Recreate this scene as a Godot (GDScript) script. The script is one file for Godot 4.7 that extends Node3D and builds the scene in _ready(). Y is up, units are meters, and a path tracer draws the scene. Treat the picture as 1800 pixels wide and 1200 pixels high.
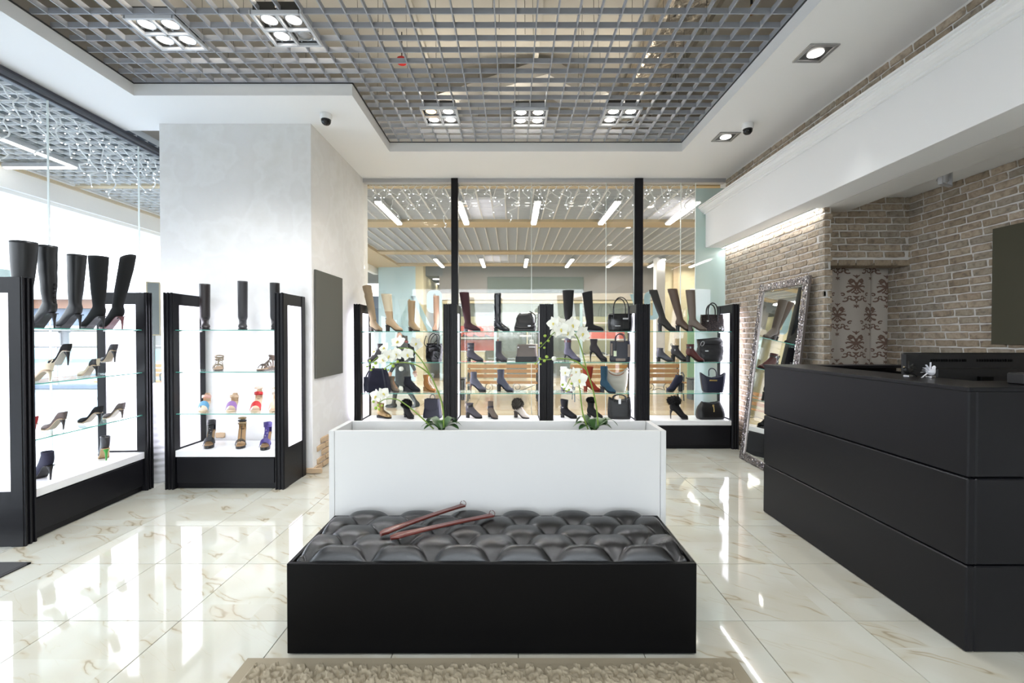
extends Node3D
# A shoe and bag shop in a mall. y is up, metres. The camera stands at the origin, 1.53 m above the floor, and looks along -z;
# "d" below is the distance in front of the camera, so a point (x, y, d) lies at Vector3(x, y, -d).

var M := {}
var rng := RandomNumberGenerator.new()
var taken := {}
var X := Transform3D()          # applied to every vertex that the shape helpers add

# ------------------------------------------------------------------ helpers
func V(x, y, d) -> Vector3: return Vector3(x, y, -d)

func numbered(n: String) -> String:
	if not taken.has(n):
		taken[n] = 0
		return n
	taken[n] += 1
	return "%s_%03d" % [n, taken[n]]

func mb() -> SurfaceTool:
	var s := SurfaceTool.new()
	s.begin(Mesh.PRIMITIVE_TRIANGLES)
	s.set_smooth_group(-1)
	return s

func mesh_of(s: SurfaceTool) -> ArrayMesh:
	s.generate_normals()
	s.index()
	return s.commit()

func put_mesh(mesh: Mesh, called: String, m: Material, parent: Node = null) -> MeshInstance3D:
	var o := MeshInstance3D.new()
	o.mesh = mesh
	o.material_override = m
	if parent == null or parent == self:
		o.name = numbered(called)
		add_child(o, true)
	else:
		o.name = called
		parent.add_child(o, true)
	return o

func part(s: SurfaceTool, called: String, m: Material, parent: Node = null) -> MeshInstance3D:
	return put_mesh(mesh_of(s), called, m, parent)

func tag(o: Node, label: String, category: String, group := "") -> Node:
	o.set_meta("label", label)
	o.set_meta("category", category)
	if group != "": o.set_meta("group", group)
	return o

func thing(called: String, label: String, category: String, at := Vector3.ZERO, yaw := 0.0, group := "") -> Node3D:
	var o := Node3D.new()
	o.name = numbered(called)
	add_child(o, true)
	o.position = at
	o.rotation.y = deg_to_rad(yaw)
	tag(o, label, category, group)
	return o

func setting(called: String, s: SurfaceTool, m: Material, label := "", category := "") -> MeshInstance3D:
	var o := part(s, called, m)
	o.set_meta("kind", "structure")
	if label != "": o.set_meta("label", label)
	if category != "": o.set_meta("category", category)
	return o

func vert(s: SurfaceTool, p: Vector3) -> void: s.add_vertex(X * p)

func tri_out(s: SurfaceTool, a: Vector3, b: Vector3, c: Vector3, out: Vector3) -> void:
	if (a - c).cross(a - b).dot(out) < 0.0:
		vert(s, a); vert(s, c); vert(s, b)
	else:
		vert(s, a); vert(s, b); vert(s, c)

func quad_out(s: SurfaceTool, a: Vector3, b: Vector3, c: Vector3, d: Vector3, out: Vector3) -> void:
	tri_out(s, a, b, c, out)
	tri_out(s, a, c, d, out)

func quad(s: SurfaceTool, a: Vector3, b: Vector3, c: Vector3, d: Vector3) -> void:
	vert(s, a); vert(s, b); vert(s, c)
	vert(s, a); vert(s, c); vert(s, d)

# box with chamfered edges
func box(s: SurfaceTool, c: Vector3, size: Vector3, b := 0.0) -> void:
	s.set_smooth_group(-1)
	var h := size * 0.5
	b = minf(b, minf(h.x, minf(h.y, h.z)) * 0.9)
	if b <= 0.0:
		for ax in 3:
			for sg in [-1.0, 1.0]:
				var n := Vector3.ZERO
				n[ax] = sg
				var u := Vector3.ZERO
				var w := Vector3.ZERO
				u[(ax + 1) % 3] = h[(ax + 1) % 3]
				w[(ax + 2) % 3] = h[(ax + 2) % 3]
				var o := c + n * h[ax]
				quad_out(s, o - u - w, o + u - w, o + u + w, o - u + w, n)
		return
	for ax in 3:
		for sg in [-1.0, 1.0]:
			var n := Vector3.ZERO
			n[ax] = sg
			var u := Vector3.ZERO
			var w := Vector3.ZERO
			u[(ax + 1) % 3] = h[(ax + 1) % 3] - b
			w[(ax + 2) % 3] = h[(ax + 2) % 3] - b
			var o := c + n * h[ax]
			quad_out(s, o - u - w, o + u - w, o + u + w, o - u + w, n)
	for ax in 3:      # edges running along ax
		var a1 := (ax + 1) % 3
		var a2 := (ax + 2) % 3
		for s1 in [-1.0, 1.0]:
			for s2 in [-1.0, 1.0]:
				var p := Vector3.ZERO
				p[a1] = s1 * h[a1]
				p[a2] = s2 * (h[a2] - b)
				var q := Vector3.ZERO
				q[a1] = s1 * (h[a1] - b)
				q[a2] = s2 * h[a2]
				var e := Vector3.ZERO
				e[ax] = h[ax] - b
				quad_out(s, c + p - e, c + p + e, c + q + e, c + q - e, p + q)
	for sx in [-1.0, 1.0]:
		for sy in [-1.0, 1.0]:
			for sz in [-1.0, 1.0]:
				var g := Vector3(sx, sy, sz)
				tri_out(s, c + g * Vector3(h.x, h.y - b, h.z - b), c + g * Vector3(h.x - b, h.y, h.z - b), c + g * Vector3(h.x - b, h.y - b, h.z), g)

# box from its two corners, given as (x, y, d)
func span(s: SurfaceTool, x0, x1, y0, y1, d0, d1, b := 0.0) -> void:
	box(s, Vector3((x0 + x1) * 0.5, (y0 + y1) * 0.5, -(d0 + d1) * 0.5), Vector3(absf(x1 - x0), absf(y1 - y0), absf(d1 - d0)), b)

func bar(s: SurfaceTool, a: Vector3, b: Vector3, w: float, h: float) -> void:
	var z := (b - a).normalized()
	var up := Vector3.UP if absf(z.y) < 0.95 else Vector3.RIGHT
	var x := up.cross(z).normalized()
	var keep := X
	X = X * Transform3D(Basis(x, z.cross(x), z), (a + b) * 0.5)
	box(s, Vector3.ZERO, Vector3(w, h, a.distance_to(b)))
	X = keep

func loft(s: SurfaceTool, rings: Array, closed := true, cap0 := true, cap1 := true, smooth := true) -> void:
	var n: int = rings[0].size()
	var m := n if closed else n - 1
	s.set_smooth_group(1 if smooth else -1)
	for i in rings.size() - 1:
		for j in m:
			quad(s, rings[i][j], rings[i + 1][j], rings[i + 1][(j + 1) % n], rings[i][(j + 1) % n])
	s.set_smooth_group(-1)
	if cap0: fan(s, rings[0])
	if cap1:
		var r: Array = Array(rings[-1])
		r.reverse()
		fan(s, r)

func fan(s: SurfaceTool, r) -> void:
	var c := Vector3.ZERO
	for p in r: c += p
	c /= r.size()
	for j in r.size():
		vert(s, c); vert(s, r[j]); vert(s, r[(j + 1) % r.size()])

func ring(c: Vector3, u: Vector3, w: Vector3, n := 12, pw := 1.0) -> Array:
	var out := []
	for i in n:
		var t := TAU * i / n
		var cu := cos(t)
		var su := sin(t)
		if pw != 1.0:
			cu = signf(cu) * pow(absf(cu), pw)
			su = signf(su) * pow(absf(su), pw)
		out.append(c + u * cu + w * su)
	return out

func tube(s: SurfaceTool, pts: Array, r, n := 8, caps := true) -> void:
	var rings := []
	var up := Vector3.UP
	var t0: Vector3 = (pts[1] - pts[0]).normalized()
	if absf(t0.dot(up)) > 0.9: up = Vector3.RIGHT
	var nx := up.cross(t0).normalized()
	for i in pts.size():
		var a: Vector3 = pts[maxi(i - 1, 0)]
		var b: Vector3 = pts[mini(i + 1, pts.size() - 1)]
		var t := (b - a).normalized()
		nx = (nx - t * nx.dot(t)).normalized()
		var rad: float = r[i] if r is Array else r
		rings.append(ring(pts[i], nx * rad, t.cross(nx) * rad, n))
	loft(s, rings, true, caps, caps)

# flat strap along points: width along "side", thickness th
func strap(s: SurfaceTool, pts: Array, side: Vector3, w: float, th: float) -> void:
	var rings := []
	for i in pts.size():
		var a: Vector3 = pts[maxi(i - 1, 0)]
		var b: Vector3 = pts[mini(i + 1, pts.size() - 1)]
		var n := (b - a).normalized().cross(side).normalized()
		rings.append([pts[i] - side * w * 0.5 - n * th * 0.5, pts[i] + side * w * 0.5 - n * th * 0.5, pts[i] + side * w * 0.5 + n * th * 0.5, pts[i] - side * w * 0.5 + n * th * 0.5])
	loft(s, rings, true, true, true, false)

func lathe(s: SurfaceTool, prof: Array, at := Vector3.ZERO, n := 24, smooth := true) -> void:   # prof: [radius, y]
	var rings := []
	for p in prof: rings.append(ring(at + Vector3(0, p[1], 0), Vector3(p[0], 0, 0), Vector3(0, 0, p[0]), n))
	loft(s, rings, true, true, true, smooth)

func ball(s: SurfaceTool, c: Vector3, r: Vector3, n := 8, m := 5) -> void:
	var rings := []
	for i in range(1, m):
		var a := PI * i / m
		rings.append(ring(c + Vector3(0, -cos(a) * r.y, 0), Vector3(r.x * sin(a), 0, 0), Vector3(0, 0, r.z * sin(a)), n))
	s.set_smooth_group(1)
	loft(s, rings, true, true, true)

# polygon in the xy plane, extruded by z
func prism(s: SurfaceTool, poly: PackedVector2Array, z0: float, z1: float) -> void:
	s.set_smooth_group(-1)
	var idx := Geometry2D.triangulate_polygon(poly)
	for i in range(0, idx.size(), 3):
		var a := poly[idx[i]]
		var b := poly[idx[i + 1]]
		var c := poly[idx[i + 2]]
		tri_out(s, Vector3(a.x, a.y, z0), Vector3(b.x, b.y, z0), Vector3(c.x, c.y, z0), Vector3(0, 0, z0 - z1))
		tri_out(s, Vector3(a.x, a.y, z1), Vector3(b.x, b.y, z1), Vector3(c.x, c.y, z1), Vector3(0, 0, z1 - z0))
	for i in poly.size():
		var a := poly[i]
		var b := poly[(i + 1) % poly.size()]
		quad(s, Vector3(a.x, a.y, z0), Vector3(b.x, b.y, z0), Vector3(b.x, b.y, z1), Vector3(a.x, a.y, z1))

func curve(p: Array, steps := 4) -> Array:     # Catmull-Rom through points (Vector3 or arrays of numbers)
	var out := []
	for i in p.size() - 1:
		var a = p[maxi(i - 1, 0)]
		var b = p[i]
		var c = p[i + 1]
		var d = p[mini(i + 2, p.size() - 1)]
		for k in steps:
			var t := float(k) / steps
			if b is Array:
				var q := []
				for j in b.size(): q.append(cubic_interpolate(b[j], c[j], a[j], d[j], t))
				out.append(q)
			else:
				out.append(b.cubic_interpolate(c, a, d, t))
	out.append(p[-1])
	return out

func arc(c: Vector3, u: Vector3, w: Vector3, a0: float, a1: float, n: int) -> Array:
	var out := []
	for i in n + 1:
		var t := deg_to_rad(lerpf(a0, a1, float(i) / n))
		out.append(c + u * cos(t) + w * sin(t))
	return out

# ------------------------------------------------------------------ materials
func mat(key: String, c: Color, rough := 0.6, metal := 0.0) -> StandardMaterial3D:
	var m := StandardMaterial3D.new()
	m.resource_name = key
	m.albedo_color = c
	m.roughness = rough
	m.metallic = metal
	M[key] = m
	return m

func glow(key: String, c: Color, energy: float) -> StandardMaterial3D:
	var m := mat(key, c, 0.5)
	m.emission_enabled = true
	m.emission = c
	m.emission_energy_multiplier = energy
	return m

func glass(key: String, c: Color, a: float, rough := 0.02) -> StandardMaterial3D:
	var m := mat(key, Color(c.r, c.g, c.b, a), rough)
	m.transparency = BaseMaterial3D.TRANSPARENCY_ALPHA
	return m

func noise_tex(freq: float, ramp: Array, size := 512, type := FastNoiseLite.TYPE_SIMPLEX_SMOOTH, sd := 1, octaves := 4) -> NoiseTexture2D:
	var n := FastNoiseLite.new()
	n.seed = sd
	n.frequency = freq
	n.noise_type = type
	n.fractal_octaves = octaves
	var t := NoiseTexture2D.new()
	t.width = size
	t.height = size
	t.seamless = true
	t.noise = n
	if ramp.size():
		var g := Gradient.new()
		var offs := PackedFloat32Array()
		var cols := PackedColorArray()
		for r in ramp:
			offs.append(r[0])
			cols.append(r[1])
		g.offsets = offs
		g.colors = cols
		t.color_ramp = g
	return t

func noise_normal(freq: float, strength: float, size := 512, sd := 3) -> NoiseTexture2D:
	var t := noise_tex(freq, [], size, FastNoiseLite.TYPE_SIMPLEX_SMOOTH, sd)
	t.as_normal_map = true
	t.bump_strength = strength
	return t

func tri_mapped(m: StandardMaterial3D, scale: float, world := false) -> StandardMaterial3D:
	m.uv1_triplanar = true
	m.uv1_world_triplanar = world
	m.uv1_scale = Vector3.ONE * scale
	return m

func marble_image(n: int, sd: int) -> ImageTexture:
	var img := Image.create(n, n, false, Image.FORMAT_RGB8)
	var a := FastNoiseLite.new()
	a.seed = sd
	a.frequency = 0.006
	a.fractal_octaves = 4
	var b := FastNoiseLite.new()
	b.seed = sd + 7
	b.frequency = 0.0035
	b.fractal_octaves = 2
	var base := Color(0.76, 0.757, 0.715)
	var cloud := Color(0.735, 0.725, 0.67)
	var vein := Color(0.66, 0.59, 0.46)
	var dark := Color(0.47, 0.42, 0.32)
	for y in n:
		for x in n:
			var u := x + y * 0.62            # veins run across the tile on a slant
			var v := y * 1.0 - x * 0.62
			var w := a.get_noise_2d(x, y)
			var band := absf(a.get_noise_2d(u * 0.10 + 900.0, v * 0.70 + w * 16.0))
			var fine := absf(a.get_noise_2d(u * 0.15 + 100.0, v * 1.5 + w * 18.0))
			var patch := b.get_noise_2d(x * 1.1 + 300.0, y * 1.1)
			var c := base.lerp(cloud, clampf(0.5 + b.get_noise_2d(x, y) * 1.6, 0.0, 1.0))
			var k := smoothstep(0.10, 0.0, band) * smoothstep(-0.05, 0.3, patch)
			c = c.lerp(vein, k * 0.30)
			c = c.lerp(vein, smoothstep(0.03, 0.0, fine) * smoothstep(-0.1, 0.2, -patch) * 0.22)
			var k2 := smoothstep(0.022, 0.0, band) * smoothstep(0.08, 0.32, patch)
			c = c.lerp(dark, k2 * 0.45)
			img.set_pixel(x, y, c)
	return ImageTexture.create_from_image(img)

# round brush strokes for printed and woven patterns
func stroke(img: Image, pts: Array, r0: float, r1: float, c: Color) -> void:
	var w := img.get_width()
	var h := img.get_height()
	var total := pts.size() - 1
	for i in total:
		var a: Vector2 = pts[i]
		var b: Vector2 = pts[i + 1]
		var n := maxi(1, int(a.distance_to(b) / 1.5))
		for k in n:
			var t := float(k) / n
			var p := a.lerp(b, t)
			var r := lerpf(r0, r1, (i + t) / total) * 1.22
			for y in range(int(p.y - r), int(p.y + r) + 1):
				for x in range(int(p.x - r), int(p.x + r) + 1):
					if Vector2(x, y).distance_squared_to(p) <= r * r:
						img.set_pixel(posmod(x, w), posmod(y, h), c)

func spiral(c: Vector2, r0: float, r1: float, a0: float, a1: float, n := 24) -> Array:
	var out := []
	for i in n + 1:
		var t := float(i) / n
		var a := deg_to_rad(lerpf(a0, a1, t))
		out.append(c + Vector2(cos(a), sin(a)) * lerpf(r0, r1, t))
	return out

func damask() -> ImageTexture:
	var img := Image.create(384, 768, false, Image.FORMAT_RGB8)
	img.fill(Color(0.72, 0.69, 0.65))
	var c := Color(0.44, 0.35, 0.305)
	for o in [Vector2(96, 200), Vector2(288, 584)]:
		for m in [-1.0, 1.0]:
			var f := func(a: Array) -> Array: return a.map(func(p): return o + Vector2(p.x * m * 1.06, p.y * 1.06))
			stroke(img, f.call([Vector2(0, 20), Vector2(10, -30), Vector2(28, -70), Vector2(52, -84), Vector2(66, -62), Vector2(54, -42), Vector2(42, -52)]), 6, 13, c)   # heart scroll
			stroke(img, f.call([Vector2(4, 12), Vector2(34, -6), Vector2(60, -26), Vector2(84, -36)]), 8, 3, c)
			stroke(img, f.call([Vector2(8, 20), Vector2(44, 8), Vector2(72, 4), Vector2(88, 10), Vector2(84, 22)]), 11, 5, c)
			stroke(img, f.call([Vector2(8, 30), Vector2(34, 40), Vector2(54, 62), Vector2(76, 74)]), 6, 12, c)
			stroke(img, f.call([Vector2(6, 36), Vector2(18, 58), Vector2(30, 80), Vector2(40, 86)]), 4, 9, c)
			stroke(img, f.call([Vector2(0, 100), Vector2(14, 92), Vector2(28, 82)]), 12, 3, c)
			stroke(img, f.call([Vector2(0, 150), Vector2(16, 142), Vector2(30, 132)]), 13, 3, c)
			stroke(img, f.call([Vector2(4, 166), Vector2(20, 190), Vector2(44, 182), Vector2(52, 166)]), 5, 9, c)
			stroke(img, f.call([Vector2(0, 222), Vector2(6, 200), Vector2(22, 178)]), 5, 3, c)
			stroke(img, f.call(spiral(Vector2(58, 146), 26, 8, 120, -160)), 3, 7, c)
			stroke(img, f.call(spiral(Vector2(100, 168), 34, 9, 60, 330)), 8, 4, c)
			stroke(img, f.call(spiral(Vector2(124, 112), 22, 7, -60, -340)), 7, 5, c)
			stroke(img, f.call([Vector2(0, -118), Vector2(18, -126), Vector2(34, -136)]), 10, 3, c)
			for k in 4:
				var a := deg_to_rad(-90.0 + 60.0 * k)
				stroke(img, f.call([Vector2(0, 262), Vector2(cos(a) * 30, 262 + sin(a) * 26)]), 9, 3, c)
		stroke(img, [o + Vector2(0, -10), o + Vector2(0, -52)], 9, 2, c)
		stroke(img, [o + Vector2(0, -112), o + Vector2(0, -150)], 9, 2, c)
		stroke(img, [o + Vector2(0, 44), o + Vector2(0, 70)], 9, 9, c)
		stroke(img, [o + Vector2(0, 46), o + Vector2(0, 66)], 3, 3, Color(0.72, 0.69, 0.65))
		stroke(img, [o + Vector2(0, 262), o + Vector2(1, 263)], 4, 4, Color(0.72, 0.69, 0.65))
	var n := FastNoiseLite.new()
	n.frequency = 0.4
	for y in 768:
		for x in 384:
			var p := img.get_pixel(x, y)
			var k := 1.0 + 0.05 * n.get_noise_2d(x * 3.0, y) + 0.03 * n.get_noise_2d(x, y * 3.0 + 500.0)
			img.set_pixel(x, y, Color(p.r * k, p.g * k, p.b * k))
	return ImageTexture.create_from_image(img)

func make_materials() -> void:
	# setting
	for i in 2:
		var t := mat("marble_tile_%d" % i, Color.WHITE, 0.045)
		t.albedo_texture = marble_image(640, 11 + 20 * i)
		t.metallic_specular = 0.6
	mat("grout", Color(0.36, 0.335, 0.29), 0.9)
	mat("gypsum", Color(0.945, 0.945, 0.945), 0.75)
	var pl := mat("plaster", Color.WHITE, 0.55)
	pl.albedo_texture = noise_tex(0.006, [[0.0, Color(0.905, 0.90, 0.895)], [0.45, Color(0.89, 0.885, 0.875)], [0.6, Color(0.91, 0.907, 0.90)], [1.0, Color(0.88, 0.875, 0.86)]], 512, FastNoiseLite.TYPE_SIMPLEX_SMOOTH, 5, 5)
	pl.normal_enabled = true
	pl.normal_texture = noise_normal(0.012, 3.0)
	pl.normal_scale = 0.25
	tri_mapped(pl, 0.6, true)
	mat("mortar", Color(0.86, 0.85, 0.835), 0.95)
	mat("brick_tan", Color(0.76, 0.66, 0.54), 0.9)
	var tones := [Color(0.70, 0.635, 0.56), Color(0.655, 0.595, 0.52), Color(0.73, 0.67, 0.595), Color(0.645, 0.605, 0.55), Color(0.69, 0.645, 0.58)]
	for i in 5:
		var b := mat("brick_%d" % i, tones[i], 0.9)
		b.albedo_texture = noise_tex(0.01, [[0.0, Color(0.70, 0.70, 0.72)], [0.4, Color(0.93, 0.92, 0.90)], [0.7, Color.WHITE], [1.0, Color(0.82, 0.80, 0.79)]], 256, FastNoiseLite.TYPE_SIMPLEX_SMOOTH, 30 + i, 5)
		b.normal_enabled = true
		b.normal_texture = noise_normal(0.03, 6.0, 256, 8)
		b.normal_scale = 0.6
		tri_mapped(b, 4.0, true)
	mat("grid_metal", Color(0.63, 0.645, 0.68), 0.5)
	mat("slab", Color(0.73, 0.71, 0.67), 0.9)
	mat("duct", Color(0.62, 0.61, 0.59), 0.6)
	var foil := mat("foil", Color(0.72, 0.68, 0.62), 0.32, 0.9)
	foil.normal_enabled = true
	foil.normal_texture = noise_normal(0.02, 12.0, 256, 6)
	tri_mapped(foil, 1.5)
	mat("dark_metal", Color(0.16, 0.16, 0.17), 0.5)
	mat("rail_grey", Color(0.33, 0.34, 0.37), 0.4, 0.3)
	mat("steel", Color(0.70, 0.70, 0.70), 0.3, 0.9)
	mat("silver_paint", Color(0.72, 0.72, 0.73), 0.4, 0.3)
	# furniture
	var bl := mat("black_laminate", Color(0.085, 0.084, 0.098), 0.4)
	bl.roughness_texture = noise_tex(0.05, [[0.0, Color(0.8, 0.8, 0.8)], [1.0, Color.WHITE]], 256)
	tri_mapped(bl, 3.0)
	bl.metallic_specular = 0.35
	mat("desk_black", Color(0.062, 0.062, 0.078), 0.36).metallic_specular = 0.34
	mat("bench_black", Color(0.025, 0.025, 0.028), 0.4).metallic_specular = 0.25
	mat("white_laminate", Color(0.815, 0.815, 0.81), 0.35)
	mat("white_gloss", Color(0.92, 0.92, 0.92), 0.2)
	glass("window_glass", Color(0.9, 1.0, 0.96), 0.03)
	glass("shelf_glass", Color(0.75, 0.95, 0.90), 0.10)
	mat("glass_edge", Color(0.30, 0.62, 0.56), 0.15)
	mat("glass_joint", Color(0.90, 0.93, 0.92), 0.3)
	glass("tinted_glass", Color(0.80, 0.89, 0.88), 0.62, 0.2)
	glass("film", Color(0.74, 0.86, 0.86), 0.85, 0.24)
	glow("panel_light", Color(0.96, 0.955, 1.0), 1.05)
	glow("lamp_on", Color(1.0, 0.98, 0.95), 9.0)
	glow("lamp_warm", Color(1.0, 0.80, 0.50), 6.0)
	glow("tube_light", Color(1.0, 0.99, 0.96), 6.0)
	glow("led_strip", Color(0.96, 0.98, 1.0), 6.0)
	glow("fairy_light", Color(0.95, 0.97, 1.0), 7.0)
	mat("lamp_off", Color(0.62, 0.62, 0.62), 0.25, 0.7)
	mat("lamp_can", Color(0.20, 0.20, 0.20), 0.5)
	mat("white_cable", Color(0.95, 0.95, 0.95), 0.6)
	mat("silver_mirror", Color(0.93, 0.94, 0.93), 0.015, 1.0)
	for i in 3:
		mat("chip_%d" % i, [Color(0.80, 0.79, 0.79), Color(0.42, 0.40, 0.41), Color(0.62, 0.59, 0.58)][i], [0.18, 0.28, 0.3][i], 0.85)
	mat("blank_olive", Color(0.335, 0.335, 0.305), 0.8)
	mat("blank_brown", Color(0.285, 0.275, 0.215), 0.8)
	var cu := mat("damask_cloth", Color.WHITE, 0.85)
	cu.albedo_texture = damask()
	cu.rim_enabled = true
	cu.rim = 0.2
	var tl := mat("tufted_leather", Color(0.05, 0.05, 0.056), 0.26)
	tl.normal_enabled = true
	tl.normal_texture = noise_normal(0.09, 6.0, 512, 12)
	tl.normal_scale = 0.4
	tl.metallic_specular = 0.6
	tri_mapped(tl, 6.0)
	var wd := mat("red_wood", Color(0.34, 0.095, 0.055), 0.3)
	wd.clearcoat_enabled = true
	wd.clearcoat = 0.6
	mat("rug_wool", Color(0.56, 0.52, 0.44), 0.95)
	mat("mat_fibre", Color(0.20, 0.20, 0.20), 0.95)
	# plants
	var lf := mat("orchid_leaf", Color(0.20, 0.33, 0.15), 0.35)
	lf.backlight_enabled = true
	lf.backlight = Color(0.05, 0.09, 0.03)
	mat("orchid_stem", Color(0.45, 0.56, 0.20), 0.5)
	mat("orchid_bud", Color(0.62, 0.72, 0.28), 0.5)
	var pe := mat("orchid_petal", Color(0.94, 0.94, 0.90), 0.6)
	pe.backlight_enabled = true
	pe.backlight = Color(0.35, 0.35, 0.32)
	mat("orchid_lip", Color(0.86, 0.80, 0.42), 0.6)
	mat("ceramic_white", Color(0.92, 0.92, 0.93), 0.5)

# ------------------------------------------------------------------ the scene
func _ready() -> void:
	rng.seed = 20240
	var cam := Camera3D.new()
	cam.name = "camera"
	cam.fov = 74.3
	cam.near = 0.05
	cam.far = 200.0
	cam.position = Vector3(0, 1.53, 0)
	cam.rotation_degrees = Vector3(-0.72, 0, 0)
	add_child(cam)
	cam.current = true
	var env := Environment.new()
	var sky := Sky.new()
	var sm := ProceduralSkyMaterial.new()
	sm.sky_top_color = Color(0.90, 0.95, 1.0)
	sm.sky_horizon_color = Color(0.96, 0.98, 1.0)
	sm.ground_horizon_color = Color(0.80, 0.82, 0.84)
	sm.ground_bottom_color = Color(0.55, 0.56, 0.57)
	sm.sky_energy_multiplier = 1.9
	sky.sky_material = sm
	env.background_mode = Environment.BG_SKY
	env.sky = sky
	env.tonemap_mode = Environment.TONE_MAPPER_LINEAR
	env.tonemap_exposure = 1.6
	env.sdfgi_enabled = true
	env.ssao_enabled = true
	env.ssil_enabled = true
	var we := WorldEnvironment.new()
	we.name = "world"
	we.environment = env
	add_child(we)
	make_materials()
	build_shell()
	build_bricks()
	build_ceiling()
	build_mall()
	build_cabinets()
	build_desk()
	build_seating()
	build_mirror_and_curtain()
	build_stock()
	build_bags()
	build_orchids()
	build_fairy_lights()

func spot(at: Vector3, energy: float, angle: float, c: Color, parent: Node, size := 0.05) -> void:
	var l := SpotLight3D.new()
	l.name = "lamp_light"
	parent.add_child(l, true)
	l.global_position = at
	l.rotation_degrees = Vector3(-90, 0, 0)
	l.light_energy = energy
	l.light_color = c
	l.spot_angle = angle
	l.spot_angle_attenuation = 0.7
	l.spot_range = 30.0
	l.spot_attenuation = 2.0
	l.light_size = size
	l.shadow_enabled = true

# light from a flat face; "towards" is the direction it shines
func area(at: Vector3, towards: Vector3, w: float, h: float, energy: float, c: Color, parent: Node) -> void:
	var l := AreaLight3D.new()
	l.name = "panel_glow"
	parent.add_child(l, true)
	var up := Vector3.UP if absf(towards.y) < 0.9 else Vector3.FORWARD
	l.look_at_from_position(at, at + towards, up)
	l.area_size = Vector2(w, h)
	l.light_energy = energy
	l.light_color = c
	l.shadow_enabled = true
	l.area_range = 30.0

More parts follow.
